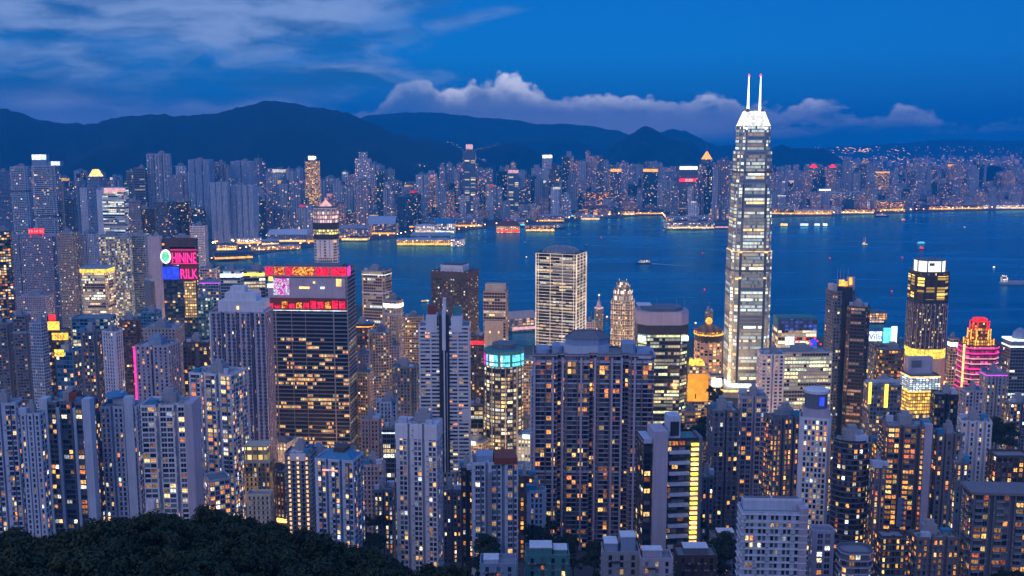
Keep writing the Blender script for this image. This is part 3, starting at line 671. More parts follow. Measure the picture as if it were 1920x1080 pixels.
for k, off in enumerate((110, 330, 600, 900, 1250, 1700, 2200, 2800)):
    px = -70.0
    while px < 1985:
        Y = YSH(px) + off + fr.uniform(-70, 70)
        if px < 420: Y = (2900 if px < 320 else 3480) + off * 1.15 + fr.uniform(-60, 60)
        if 385 < px < 655: Y = max(Y, 3640 + off * .7 + max(0, (520 - px) * .8))
        wpx = fr.uniform(11, 22) * (1.15 if px < 800 else 0.9)
        z0 = 4.0
        if px < 900: z0 = 4 + max(0, Y - 4100) * .05
        base = (place(px, 0, 1)[2] and 245 + (CAMZ - z0) / Y * FPX)
        pt = PR(px) + fr.random() ** 0.9 * (26 + 16 * (8 - k))
        if k == 0: pt = max(pt, base - fr.uniform(22, 75))
        if k == 1: pt = max(pt, base - fr.uniform(40, 105))
        if px > 1440 and k < 2: pt = max(pt, 340 + fr.uniform(0, 25))
        pt = min(pt, base - 14)
        _, _, zt = place(px, pt, Y)
        if k > 5: zt = min(zt, z0 + 150)
        wd = wpx / FPX * Y
        lo = px + wpx / 2
        skip = (1239 < lo < 1375 and k == 0) or (640 < lo < 960 and k == 0)
        if zt - z0 > 18 and not skip: CAND.append((k, lo, Y, z0, wd, zt - z0, fr.uniform(-.5, .5)))
        px += wpx * fr.uniform(.8, 1.25) + (6 if k == 0 else 0)
CAND.sort(key=lambda c: (c[0] > 4, c[2]))
used_combo = {}
n_ind = 0; STUFF = {}
TON = ('pale', 'grey', 'slate', 'warm', 'glass', 'pale', 'grey')
for k, px, Y, z0, wd, h, rz in CAND:
    x = xat(px, Y, z0 + h)
    if n_ind < 288 and k <= 4:
        sg = seg(px); us = used_combo.setdefault((sg, min(k, 5)), set())
        for _ in range(60):
            cr_ = fr.choices([None, 'white', 'amber', 'red', 'rose', 'cyan'], [12, 1.3, 1.2, .5, .5, .3])[0]
            tn = fr.choice(TON if px < 1000 else TON + ('warm', 'warm', 'slate', 'glass')); sh = fr.choice(FSH)
            if (tn, sh, cr_) not in us: break
        us.add((tn, sh, cr_))
        lab = '%s %s, %s, %s, %s' % (FTONE[tn], FSHN[sh], FCR[cr_], ROWN[min(k, 5)], sg)
        far_tower(x, Y, z0, wd, wd * fr.uniform(.7, 1.0), h, rz, tn, sh, cr_, lab, 'towers across the harbour'); n_ind += 1
    else:
        tn = fr.choice(TON + ('warm',)); b = STUFF.setdefault(tn, MB()); q = MB(); far_mesh(q, fr.choice(FSH), wd, wd * .8, h)
        o_ = len(b.v); b.v += [(a[0] + x, a[1] + Y, a[2] + z0) for a in q.v]; b.f += [tuple(i + o_ for i in f) for f in q.f]; b.mi += q.mi
dr = random.Random(5)                                     # farther still: the plain up to the last hills
for i in range(900):
    px = dr.uniform(1000, 2000) if i > 260 else dr.uniform(1000, 1320); Y = dr.uniform(7300, 13800) if i > 260 else dr.uniform(7000, 8400)
    if px < 1330: Y = min(Y, 8200)
    x = xat(px, Y, 30); h = dr.uniform(15, 110) * (1 if Y < 9000 else .6); wd = dr.uniform(18, 60)
    tn = 'warm' if dr.random() < .5 else 'grey' if dr.random() < .6 else 'gold' if dr.random() < .35 else 'slate'
    b = STUFF.setdefault(tn, MB()); o_ = len(b.v); b.box(x - wd / 2, x + wd / 2, Y - 12, Y + 12, 4, 4 + h, 0)
for tn, b in STUFF.items():
    o = b.build('distant_city', [FM[tn], WALLS['roof'], EM['white']]); tag(o, kind='stuff')
# street light clusters that read as amber sparks
b = MB()
for i in range(760):
    px = dr.uniform(1330, 1990) if i < 570 else dr.uniform(1000, 1330) if i < 660 else dr.uniform(640, 1240); Y = dr.uniform(6200, 13500) if i < 570 else dr.uniform(6200, 8200) if i < 660 else dr.uniform(4600, 6200)
    a = dr.uniform(1.2, 3.6) * (Y / 9000); x = xat(px, Y, 40); z0 = dr.uniform(6, 70) if i < 660 else dr.uniform(8, 60)
    b.box(x - a * 1.6, x + a * 1.6, Y - 2, Y + 2, z0, z0 + a, 0)
for cx, cyp, n in ((1620, 284, 34), (1670, 285, 24), (1725, 290, 26), (1765, 284, 14), (1600, 279, 18), (1480, 295, 30), (1580, 290, 20), (1840, 300, 22), (1900, 295, 14), (1700, 296, 22)):
    for i in range(n):
        px, py = cx + dr.gauss(0, 16), cyp + dr.gauss(0, 2.6); Y = ground_Y(py) if ground_Y(py) > 6000 else 9000; Y = min(max(Y, 8000), 14800); x, _, z0 = place(px, py, Y)
        a = dr.uniform(2.5, 5.5) * Y / 11000; b.box(x - a * 2, x + a * 2, Y - 2, Y + 2, max(z0, 6), max(z0, 6) + a, 0)
for i in range(200):
    px, py = dr.uniform(1425, 1990), 273 + 22 * dr.random() ** .7; z0 = place(px, py, 14000)[2]; Y = 13950 + max(0, z0) * 4.5; x, _, z0 = place(px, py, Y); a = dr.uniform(1.2, 3.2)
    b.box(x - a * 2, x + a * 2, Y - 2, Y + 2, max(z0, 6), max(z0, 6) + a, 0)
tag(b.build('distant_street_lights', emit('sodium street light', (1, .56, .22), 3.6)), kind='stuff')
b = MB()                                                   # road climbing over the saddle
for i in range(34):
    f_ = i / 33; px = 838 + 98 * f_ + dr.uniform(-2, 2); py = float(np.interp(px, [838, 862, 870, 895, 936], [265, 276, 282, 281, 270])) + dr.uniform(-2, 2); x, _, z0 = place(px, py, 6350 if px < 890 else 7350); a = dr.uniform(.8, 1.7)
    b.box(x - a, x + a, (6350 if px < 890 else 7350) - 2, (6350 if px < 890 else 7350) + 2, z0, z0 + a, 0)
tag(b.build('hill_road_lights', EM['warm']), kind='stuff')
# named towers across the water
def FT(pl, pr, pt, Y, tone, sh, crown, label, rz=0.0, z0=4.0, cat='tower', name='harbour_tower', dr_=.9):
    x, _, zt = place((pl + pr) / 2, pt, Y); wd = (pr - pl) / FPX * Y / (abs(cos(rz)) + dr_ * abs(sin(rz)))
    return far_tower(x, Y, z0, wd, wd * dr_, zt - z0, rz, tone, sh, crown, label, None, cat, name, own=True)
FT(573, 597, 292, 4300, 'gold', 'core', 'white', 'gold lit hotel tower with open white framed top, below the highest hill', 0, 60, 'hotel')
FT(667, 695, 285, 4700, 'grey', 'core', None, 'tall grey tower with raised dark roof core, inland of the exhibition sheds')
FT(868, 892, 270, 4500, 'band', 'core', 'rose', 'tall banded glass tower with pink crown light, in front of the lit saddle road')
FT(953, 972, 318, 4550, 'band', 'box', 'rose', 'dark glass tower with rose roof light, behind the red lit round pier')
FT(1017, 1035, 290, 5600, 'pale', 'slab', 'white', 'bright white slab tower with lit edge, high in the back rows')
FT(1144, 1164, 316, 4950, 'slate', 'box', 'amber', 'slim dark tower with solid gold crown, inland from the wide bay')
FT(1205, 1232, 316, 4950, 'glass', 'box', 'amber', 'dark green glass tower with half white half gold crown, by the bay')
FT(1272, 1305, 311, 4700, 'slate', 'box', 'white', 'slab tower with white roofline and red sign band, on the peninsula tip')
FT(1313, 1338, 284, 4650, 'slate', 'spire', 'amber', 'tall slim tower with small golden pyramid top, on the peninsula tip', .5)
FT(1519, 1532, 308, 5300, 'slate', 'pyr', 'red', 'slim dark tower with red cap, nearest the silver tower of the pair')
FT(1556, 1567, 308, 5300, 'slate', 'pyr', 'red', 'slim dark tower with red cap and white lit shaft, right one of the pair')
FT(1626, 1662, 321, 5700, 'gold', 'box', 'amber', 'wide gold floodlit block standing alone above the dark roofs', 0, 60, 'building')
FT(1616, 1630, 298, 6300, 'gold', 'step', None, 'small gold floodlit block higher up behind the wide gold block', 0, 60, 'building')
FT(1776, 1788, 308, 6300, 'warm', 'slab', 'amber', 'salmon lit slab tower left of the dark wooded knoll')
FT(1466, 1472, 339, 5100, 'grey', 'slim', 'rose', 'thin grey tower with rose roof light, just right of the silver tower')
FT(1478, 1488, 338, 5100, 'glass', 'slim', 'rose', 'green glass tower with rose roof light, right beside its thin grey neighbour')
FT(1534, 1556, 354, 4850, 'grey', 'slab', 'white', 'grey slab tower behind the long arcade on the water edge')
sgn = MB(); x0, Y0, z0 = place(1272, 337, 4680); x1 = place(1306, 337, 4680)[0]
sgn.box(x0, x1, 4655, 4657, z0 - 8, z0 + 6, 0); sgn.box(x0 + 26, x1 - 22, 4654, 4654.9, z0 - 7, z0 + 5, 1)
def child_of(ob, root):
    """make a part built in world coordinates move with its building"""
    bpy.context.view_layer.update(); ob.parent = root; ob.matrix_parent_inverse = root.matrix_world.inverted(); return ob
child_of(sgn.build('sign_band', [EM['red'], EM['rose']]), bpy.data.objects['harbour_tower.007'])
# ------------------------------------------------------------------ generic builder for the towers of the near shore
def make_plan(plan, wd, dp):
    if plan == 'rect': return rect(wd, dp)
    if plan == 'cross': return cross(wd, dp, wd * .22, dp * .2)
    if plan == 'cross2': return cross(wd, dp, wd * .12, dp * .12)
    if plan == 'oct': return octo(wd, dp, min(wd, dp) * .22)
    if plan == 'oct2': return octo(wd, dp, min(wd, dp) * .12)
    if plan == 'round': return ring(.5, 20, wd, dp, pi / 20)
    if plan.startswith('comb'): return comb(wd, dp, int(plan[4]), wd * .07, dp * .14)
def bld(pl, pr, pt, Y, label, plan='cross', wall='white', pat='p.7 w2 p.4 w2 p.7', fh=3.1, rz=0.0, r=.8, lit=.12, pal='res', mode='cell', amp=1.0, nind=100, single=None, cat='apartment tower',
        name='apartment_tower', pat2='p.6 w1.4 p.6', balc=None, roof='grey', z0=None, rec=.25, sill=None, head=None, crown=None, group=None, ends=.5, core=True, hc=6.0, fin=True, curtain=False, bands=(), tanks=2, slab=None, bdepth=1.2):
    x0, _, zt = place(pl, pt, Y); x1 = place(pr, pt, Y)[0]
    wd = (x1 - x0) / (abs(cos(rz)) + r * abs(sin(rz))); cx = (x0 + x1) / 2
    for _ in range(8):                                # fit the outline seen from the viewpoint
        dp = wd * r; cy_ = Y + (dp * abs(cos(rz)) + wd * abs(sin(rz))) / 2; c_, s_ = cos(rz), sin(rz)
        Q = [((cx + a * wd / 2 * c_ - b_ * dp / 2 * s_), (cy_ + a * wd / 2 * s_ + b_ * dp / 2 * c_)) for a in (-1, 1) for b_ in (-1, 1)]
        X = [960 + FPX * q_[0] / (q_[1] * cos(PITCH) - (zt - CAMZ) * sin(PITCH)) for q_ in Q]
        wd *= (pr - pl) / (max(X) - min(X)); cx += ((pl + pr) - (max(X) + min(X))) / 2 / FPX * Y
    dp = wd * r
    zb = terrain(cx, Y) - 1 if z0 is None else z0
    T = Tower(name, label, cat, cx, cy_, zb, rz, group); T.wd, T.dp, T.h = wd, dp, zt - zb - (hc if core else 0)
    T.curtain = curtain
    if single is None: single = Y < 1000
    if mode == 'cell' and single: lit = min(.6, lit * 1.35 + .02); amp *= 1.2
    sill = (.62 if single else .9) if sill is None else sill; head = (.25 if single else .4) if head is None else head
    wm = WALLS[wall]; P = make_plan(plan, wd, dp); T.P = P
    pl_ = pat if isinstance(pat, (list, tuple)) else [pat]
    def pats(L, i):
        if L < 2.6: return None
        if L < 6.5: return pat2
        return pl_[i % len(pl_)]
    T.shaft('wall', wm, P, 0, T.h, fh, pats, lit=lit, pal=pal, mode=mode, amp=amp, single=single, rec=rec if Y < 1500 else 0.0, sill=sill, head=head, wkey=wall, balc=balc, ends=ends, bdepth=bdepth)
    T.parapet(P, T.h, 1.3, wm)
    if core: T.rooftop(wd, dp, T.h, roof, True, hc, tanks)
    for f_, hh, wl in bands:
        q = T.part('refuge_floor' if wl in ('dark', 'slate') else 'band', WALLS[wl]); O = grow(P, .35); n = len(P); za = T.h * f_
        for i in range(n):
            a, c = O[i], O[(i + 1) % n]; q.quad((a[0], a[1], za), (c[0], c[1], za), (c[0], c[1], za + hh), (a[0], a[1], za + hh))
        q.poly([(p_[0], p_[1], za + hh) for p_ in O]); q.poly([(p_[0], p_[1], za) for p_ in reversed(O)])
    if slab:                     # slab edges running round every storey
        q = T.part('slab_edges', WALLS[slab]); O = grow(P, .45); n = len(P); nf = max(1, int(round(T.h / fh))); f2 = T.h / nf
        for k in range(1, nf + 1):
            za = k * f2 - .25
            for i in range(n):
                a, c = O[i], O[(i + 1) % n]; d, e = P[(i + 1) % n], P[i]
                q.quad((a[0], a[1], za), (c[0], c[1], za), (c[0], c[1], za + .55), (a[0], a[1], za + .55)); q.quad((a[0], a[1], za + .55), (c[0], c[1], za + .55), (d[0], d[1], za + .55), (e[0], e[1], za + .55))
    if crown:                    # lit band just under the parapet
        c_, ha, hb = crown; q = T.part('lit_crown', EM[c_]); O = grow(P, .25); n = len(P)
        for i in range(n):
            a, c = O[i], O[(i + 1) % n]; q.quad((a[0], a[1], T.h - ha), (c[0], c[1], T.h - ha), (c[0], c[1], T.h - hb), (a[0], a[1], T.h - hb))
    if fin: T.finish(nind)
    return T
def local(T, px, py, Y=None):
    """pixel on the front wall -> the building's own x, z"""
    Y = Y or T.y - T.dp / 2; x, _, z = place(px, py, Y); return x - T.x, z - T.z0
def glyphs(name, s, size, T, lx, ly, lz, m, ext=.3, yaw=0.0, align='CENTER', squeeze=1.0):
    """lettering as raised mesh letters"""
    cu = bpy.data.curves.new(name, 'FONT'); cu.body = s; cu.size = size; cu.extrude = ext; cu.align_x = align; cu.resolution_u = 2
    tmp = bpy.data.objects.new(name, cu); COL.objects.link(tmp); bpy.context.view_layer.update()
    me = bpy.data.meshes.new_from_object(tmp.evaluated_get(bpy.context.evaluated_depsgraph_get())); bpy.data.objects.remove(tmp)
    me.materials.clear(); me.materials.append(m)
    o = bpy.data.objects.new(name, me); COL.objects.link(o); o.parent = T.root if hasattr(T, 'root') else T; o.location = (lx, ly, lz); o.rotation_euler = (pi / 2, 0, yaw); o.scale = (squeeze, 1, 1)
    return o
def panel(T, part, m, px0, py0, px1, py1, off=.5, th=.4, Y=None):
    """flat lit panel on the front wall between two pixels"""
    x0, z1 = local(T, px0, py0, Y); x1, z0 = local(T, px1, py1, Y); yf = (Y - T.y) if Y else -T.dp / 2
    if part not in T.mb: T.mb[part] = (MB(), [m])
    b, ms = T.mb[part]
    if m not in ms: ms.append(m)
    b.box(x0, x1, yf - off - th, yf - off, z0, z1, ms.index(m))
OFFP = 'w1.9 p.15'
# -------- far left, beyond the LED sign tower
M = dict(cat='tower', name='harbour_front_tower', single=False)
bld(-14, 20, 318, 2500, 'blue grey tower cut by the left edge with red roof light', 'rect', 'blue', 'w2.4 p.5', rz=.3, lit=.05, **M)
bld(17, 56, 309, 2450, 'pale tower with notched stepped top next to the left edge', 'cross2', 'white', 'w3 p.7', 4, lit=.06, rz=.15, bands=((.80, 5, 'slate'),), **M)
T = bld(57, 112, 312, 2300, 'tall pale tower topped by bright white screen and lit terraces', 'cross2', 'white', 'w3.4 p.4', 4.2, lit=.08, rz=.1, fin=False, core=False, bands=((.62, 4, 'slate'), (.32, 4, 'slate')), **M)
q = T.part('roof_tower', WALLS['blue']); x0, z0 = local(T, 57, 312); x1, z1 = local(T, 82, 290); q.box(x0, x1, -12, 8, T.h, z1); x2, z2 = local(T, 108, 303); q.box(x1 + .1, x2, -10, 8, T.h, z2)
q = T.part('roof_screen', EM['cool']); q.box(x0 + 1, x1, -13, -12.2, z1 - 11, z1, 0); q.box(x1 + 9, x2 - 2, -11, -10.2, T.h + 2, z2, 0); q.box(x0, x1, -12.9, -12.2, T.h - 4, T.h - 2.5); T.finish()
bld(108, 121, 341, 2400, 'slim pinkish slab beside the white screen tower', 'rect', 'pink', 'w3 p2', lit=.0, **M)
bld(119, 146, 368, 2350, 'grey tapering tower with pale fin right of the pinkish slab', 'cross', 'grey', 'w2 p1', lit=.05, **M)
bld(141, 160, 335, 2330, 'narrow blue tower left of the gold pyramid tower', 'cross2', 'blue', 'w2 p.8', lit=.04, rz=.5, **M)
T = bld(160, 200, 332, 2250, 'blue tower with floodlit gold pyramid roof', 'oct', 'blue', 'w2.2 p.9', lit=.05, fin=False, core=False, **M)
q = T.part('pyramid_roof', EM['warm']); R0 = octo(T.wd * .85, T.dp * .85, 8); R1 = octo(T.wd * .35, T.dp * .35, 3); q.prism(R0, T.h + .5, T.h + 16, P2=R1); T.part('roof_rim', WALLS['cream']).prism(grow(R0, .6), T.h, T.h + 1.2); T.finish()  # the pyramid roof glows itself in place of floodlights
bld(149, 166, 348, 2320, 'slender pale shaft in front of the narrow blue tower', 'rect', 'white', 'p1 w1.2 p1', lit=.03, **M)
T = bld(190, 241, 353, 2150, 'bright striped white office tower with pink lit parapet', 'rect', 'white', 'w4 p.12', 3.9, rz=-.1, lit=1.1, pal='cool', mode='floor', amp=.72, r=.5, fin=False, core=False, bands=((.50, 3, 'slate'),), **M)
panel(T, 'parapet_sign', EM['rose'], 196, 353, 238, 360, 1.2); T.finish()
bld(180, 196, 352, 2190, 'blank pale side slab left of the striped white office tower', 'rect', 'white', 'p4', lit=.0, **M)
bld(236, 253, 318, 2550, 'grey tower with slanted roof behind the striped office tower', 'rect', 'grey', 'w3 p.5', 4, lit=.06, **M)
bld(250, 276, 311, 2480, 'flat topped grey striped slab left of the tall twin blue tower', 'rect', 'grey', 'w4 p.2', 4, lit=.08, mode='floor', **M)
bld(274, 321, 285, 2500, 'tallest pale blue residential tower with twin shafts and dark slot', 'comb3', 'pale', 'p1.4 w1.6 s1.6 w1.6', lit=.04, rz=.2, **M)
bld(322, 352, 325, 2900, 'brownish grey tower right of the twin shaft blue tower', 'cross', 'mauve', 'w2 p.8', lit=.08, **M)
bld(352, 400, 297, 3600, 'wide pale estate tower with white fringed roof', 'comb3', 'pale', 'p1.2 w1.8 s1.6', lit=.05, **M)
bld(400, 425, 301, 3700, 'pale tower with amber lit corner near the wide estate tower', 'cross', 'grey', 'w2 p.8', lit=.12, **M)
bld(432, 478, 300, 3750, 'pair of pale shafts joined in one estate tower above the promenade', 'comb2', 'pale', 'p1.2 w1.8 s1.4', lit=.04, **M)
bld(394, 432, 340, 3450, 'pale multi bay tower standing before the white fringed estate', 'comb3', 'white', 'p1.5 w1.5 s2', lit=.05, **M)
bld(432, 482, 345, 3480, 'pale ribbed tower above the elevated road by the bay', 'comb4', 'white', 'p1.5 w1.5 s2', lit=.05, **M)
bld(285, 330, 375, 2150, 'warm windowed dark tower with maroon side', 'rect', 'slate', 'w2.4 p.8', 3.6, rz=-.4, lit=.13, **M)
bld(330, 358, 375, 2250, 'dark glass tower with small white roof lamp', 'rect', 'dark', 'w2.4 p.6', 3.8, lit=.12, **M)
bld(252, 290, 388, 2050, 'dark brown tower with orange windows behind the glass tower', 'rect', 'brown', 'w2 p.8', lit=.12, rz=.3, **M)
bld(355, 389, 419, 1900, 'pale gridded slab behind the pink sign tower', 'rect', 'white', 'w1.8 p.9', lit=.10, **M)
bld(240, 264, 372, 2000, 'grey slab with warm windows behind the gold banded block', 'rect', 'grey', 'w2.2 p.7', lit=.10, rz=.2, **M)
# -------- second rank on the left
bld(-14, 20, 428, 1450, 'dark tower at the left edge with column of orange rooms', 'rect', 'dark', 'w3 p.6', 3.8, lit=.55, rz=.35, amp=1.2, **M)
bld(14, 40, 436, 1950, 'slim lavender slab behind the orange roomed tower', 'rect', 'mauve', 'w2 p1', lit=.05, **M)
T = bld(36, 108, 440, 1900, 'broad lavender twin faced tower under the small red sign', 'cross2', 'mauve', 'p.5 w1.6 p.5', 3.3, rz=.35, lit=.08, fin=False, **M)
q = T.part('sign_board', EM['red']); q.box(-15, 11, -T.dp / 2 - 2, -T.dp / 2 - 1.2, T.h + 7, T.h + 16); q.box(-12, -11.4, -T.dp / 2 - 1, -T.dp / 2 + 1, T.h, T.h + 7); q.box(8, 8.6, -T.dp / 2 - 1, -T.dp / 2 + 1, T.h, T.h + 7)
glyphs('sign_lettering', 'TB HI SC', 7.0, T, -2, -T.dp / 2 - 2.2, T.h + 9, EM['rose']); T.finish()
bld(105, 150, 432, 1850, 'tan windowed tower right of the broad lavender tower', 'cross2', 'tan', 'w1.8 p.8', lit=.14, **M)
bld(146, 184, 434, 1880, 'pale ribbed tower behind the gold banded block', 'comb2', 'pale', 'p1 w1.4 p1', lit=.05, **M)
T = bld(184, 246, 438, 1700, 'clear glass tower glowing with warm yellow office rooms', 'rect', 'blue', 'w2.4 p.3', 3.9, rz=.25, lit=.62, pal='off', amp=.75, **M)
bld(244, 282, 436, 1750, 'dark blue glass tower joined right of the glowing glass tower', 'oct2', 'blue', 'w2 p.5', 3.9, lit=.07, **M)
bld(276, 304, 438, 1650, 'blank lavender slab beside the pink sign tower', 'rect', 'mauve', 'p5', lit=0, **M)
T = bld(148, 217, 512, 1480, 'brown glass block with gold lit top band', 'oct2', 'tan', 'w2.6 p.35', 3.9, lit=.85, pal='off', mode='floor', amp=1.2, fin=False, core=False, **M)
q = T.part('lit_band', EM['gold']); q.prism(grow(T.P, .5), T.h + .2, T.h + 5.5, 0); T.part('roof_deck', WALLS['blue']).prism(T.P, T.h + 5.51, T.h + 7.5); T.finish()
bld(28, 100, 550, 1560, 'low lavender block with railed roof at left', 'rect', 'mauve', 'w1.8 p1', lit=.06, r=.6, **M)
bld(268, 292, 520, 1430, 'dark ribbed round tower left of the pink sign tower', 'round', 'slate', 'p.6 w.9 p.6', lit=.05, pat2='p.6 w1 p.6', **M)
# -------- pink LED sign tower
T = bld(302, 370, 442, 1400, 'dark tower with huge pink neon letters and blue screen', 'rect', 'dark', 'w3.2 p.4', 3.9, rz=0.0, r=.3, lit=.14, cat='office tower', name='sign_tower', single=False, fin=False, core=True, curtain=True)
panel(T, 'side_wall', WALLS['brown'], 308, 446, 366, 466, .1, .6)
panel(T, 'letter_backing', WALLS['rust'], 318, 463, 370, 497, .3, .4); panel(T, 'letter_backing', WALLS['rust'], 339, 496, 370, 525, .3, .4)
xa, za = local(T, 346, 495); glyphs('neon_lettering', 'HININE', 19.5, T, xa, -T.dp / 2 - 1.4, za + 2, EM['pink'], .5, squeeze=.52)
for dz_, w_ in ((.5, .5), (19, .5)): T.solo('neon_tube', EM['pink']).box(xa - 18, xa + 19, -T.dp / 2 - 1.6, -T.dp / 2 - 1.1, za + dz_, za + dz_ + w_)
xa, za = local(T, 355, 524); glyphs('neon_lettering', 'RILK', 19.0, T, xa, -T.dp / 2 - 1.4, za + 1.5, EM['pink'], .5, squeeze=.62)
panel(T, 'screen', EM['blue'], 304, 500, 337, 524, .3)
xe, ze = local(T, 311, 481); q = T.part('round_emblem', [EM['white'], EM['green']]); k = []
for rr, yy, mi in ((8.2, -1.2, 0), (6.2, -1.8, 1)):
    b_ = MB(); pts = [(xe + rr * cos(2 * pi * i / 24) * .85, -T.dp / 2 + yy, ze + rr * 1.15 * sin(2 * pi * i / 24)) for i in range(24)]; q.poly(pts, mi)
    n_ = len(pts)
    for i in range(n_): a, c = pts[i], pts[(i + 1) % n_]; q.quad((a[0], -T.dp / 2, a[2]), (c[0], -T.dp / 2, c[2]), c, a, mi)
panel(T, 'lit_lobby', EM['warm'], 345, 528, 370, 595, .25, .2); T.mb['lit_lobby'][1][0] = far_mat('amber lit lobby floors', (.3, .2, .1), .9, (1, .55, .12), (1, .75, .3), 3, 4, .8); T.finish()
O = dict(cat='office block', name='office_block', single=False)
bld(370, 412, 498, 1600, 'low purple roofed block right of the pink sign tower', 'rect', 'mauve', 'w3 p.5', 4, r=1.2, lit=.2, **O)
bld(374, 420, 530, 1350, 'blue roofed low block with white parapet, below the pink letters', 'rect', 'blue', 'w3 p.5', 4, r=1, lit=.12, core=False, crown=('violet', 1.2, .3), **O)
bld(412, 458, 500, 1330, 'flat block with row of cool white lit floors', 'rect', 'blue', 'w3 p.4', 4, r=.8, lit=.3, pal='cool', mode='floor', crown=('cool', 8, 3), **O)
bld(456, 500, 500, 1230, 'dark block with stacked yellow lit floor bands, left of big office slab', 'rect', 'slate', 'w3.4 p.3', 4, rz=.15, lit=.85, pal='off', mode='floor', amp=1.3, crown=('yellow', 5.0, 2.0), **O)
bld(370, 400, 550, 1280, 'teal glass low block with green lit rooms', 'rect', 'teal', 'w2.6 p.4', 4, lit=.35, pal='cool', **O)
# -------- rose peaked tower and its neighbours
T = bld(586, 635, 392, 1500, 'banded white and dark tower with rose lit pyramid roof', 'oct', 'white', 'w2.6 p.5', 4.1, lit=.06, cat='office tower', name='peaked_tower', single=False, fin=False, core=False)
O8 = T.P; q = T.part('pyramid_roof', EM['rose']); a_ = T.wd * .36; q.prism(ring(a_, 4, off=pi / 4), T.h + 3, T.h + 13, P2=ring(.4, 4, off=pi / 4)); T.part('roof_collar', WALLS['slate']).prism(octo(T.wd * .95, T.dp * .95, 6), T.h + .01, T.h + 3.5)
def belt(pa, pb, m, o=.5):
    za, zb = local(T, 610, pb)[1], local(T, 610, pa)[1]; b_ = T.part(m[0], m[1]); Q = grow(O8, o)
    for i in range(8): a, c = Q[i], Q[(i + 1) % 8]; b_.quad((a[0], a[1], za), (c[0], c[1], za), (c[0], c[1], zb), (a[0], a[1], zb))
PINKW = far_mat('rose lit top floors', (.5, .4, .42), .92, (1, .55, .52), (1, .75, .65), 3.5, 6, .75); YEL = far_mat('yellow lit floors', (.1, .1, .1), .75, (1, .75, .15), (1, .9, .4), 3, 4, 1.0)
belt(394, 418, ('lit_floors', PINKW)); belt(418, 430, ('dark_floors', WALLS['dark']), .9); belt(430, 440, ('yellow_floors', YEL), .9); belt(440, 449, ('dark_floors', WALLS['dark']), .92)
for sx in (-.30, -.12, .12, .30):
    za = local(T, 610, 484)[1]; zb = local(T, 610, 450)[1]; T.solo('pale_fins', WALLS['white']).box(sx * T.wd - 2.2, sx * T.wd + 2.2, -T.dp / 2 - .9, -T.dp / 2 - .02, za, zb)
T.finish()
bld(676, 736, 502, 1300, 'glass tower with open lit roof frame right of big office slab', 'oct2', 'tan', 'w2.4 p.4', 3.9, rz=-.3, lit=.40, pal='off', mode='floor', amp=.7, cat='office tower', name='office_tower', single=False, crown=('cool', 4, 3.2), bands=((.86, 2, 'white'),))
bld(717, 757, 556, 1130, 'striped tower with bright white lit top floors', 'cross2', 'cream', 'p.6 w1.5 p.6', 3.3, rz=-.35, lit=.2, single=False, crown=('white', 7, 2.5), bands=((.92, 1.2, 'white'),))
bld(660, 702, 600, 1250, 'dark stepped block with thin orange lit eaves', 'cross2', 'brown', 'w2.4 p.7', 3.6, lit=.3, pal='orange', single=False, crown=('amber', 3, 2), cat='office block', name='office_block')
T = bld(808, 897, 513, 1350, 'square dark brown tower with white roof box and gridded windows', 'rect', 'brown', 'w2.0 p1.0', 3.8, rz=-.33, r=.72, lit=.17, pal='off', sill=1.3, head=.7, cat='office tower', name='office_tower', fin=False, core=False, single=False)
q = T.part('roof_box', WALLS['white']); q.box(-T.wd * .3, T.wd * .3, -T.dp * .3, T.dp * .3, T.h, T.h + 9); T.part('roof_louvres', WALLS['dark']).box(-T.wd * .26, T.wd * .26, -T.dp * .26, T.dp * .26, T.h + 9.01, T.h + 10)
q = T.part('crown_wall', WALLS['brown']); q.prism(grow(T.P, .4), T.h - 8, T.h + .9, 0)
for i in range(9): q2 = T.solo('roof_lamp', EM['rose']); q2.box(-T.wd * .46 + i * T.wd * .115 - .5, -T.wd * .46 + i * T.wd * .115 + .5, -T.dp * .47, -T.dp * .45, T.h + .92, T.h + 1.9)
T.finish()
T = bld(906, 953, 549, 1300, 'tan tower with plain cream roof box beside the dark brown tower', 'rect', 'tan', 'w3 p.5', 3.9, rz=-.15, r=.6, lit=.28, pal='off', mode='floor', cat='office tower', name='office_tower', fin=False, core=False, single=False)
T.part('roof_box', WALLS['cream']).box(-T.wd * .42, T.wd * .42, -T.dp * .4, T.dp * .3, T.h, T.h + 10.5)
q = T.part('blank_lower_wall', WALLS['cream']); q.box(-T.wd * .44, T.wd * .38, -T.dp / 2 - 1, -T.dp / 2 - .02, T.h - 70, T.h - 36)
for sx in (-.2, .18):
    T.solo('wall_lamp', EM['warm']).box(sx * T.wd - .7, sx * T.wd + .7, -T.dp / 2 - 1.8, -T.dp / 2 - 1.02, T.h - 52, T.h - 49.5)
T.finish()
def led(name, c0, c1, s_, cell=1.6, gap=.25):
    """picture wall of coloured lamp cells"""
    m_, tt, o_ = mat(name); e_ = tt.new('ShaderNodeEmission'); tt.l.new(e_.outputs[0], o_.inputs[0]); oc = tt.new('ShaderNodeTexCoord').outputs['Object']
    n_ = tt.noise(oc, .16, 3, .7, 1.5); n2 = tt.noise(oc, .55, 3, .7)
    tt.put(e_.inputs[0], tt.mix(tt.ss(n_, .42, .60), c0, c1)); tt.put(e_.inputs[1], tt.m('MULTIPLY', tt.ss(n2, .36, .62, gap, 1.3), s_)); return m_
LED_RED = led('red led picture', (1, .01, .04), (1, .03, .10), 1.5); LED_FIRE = led('fire led picture', (.5, .02, .01), (1, .45, .06), 1.6, gap=.05); LED_PINK = led('pink led picture', (.9, .03, .55), (.75, .80, 1.0), 1.0, gap=.3)
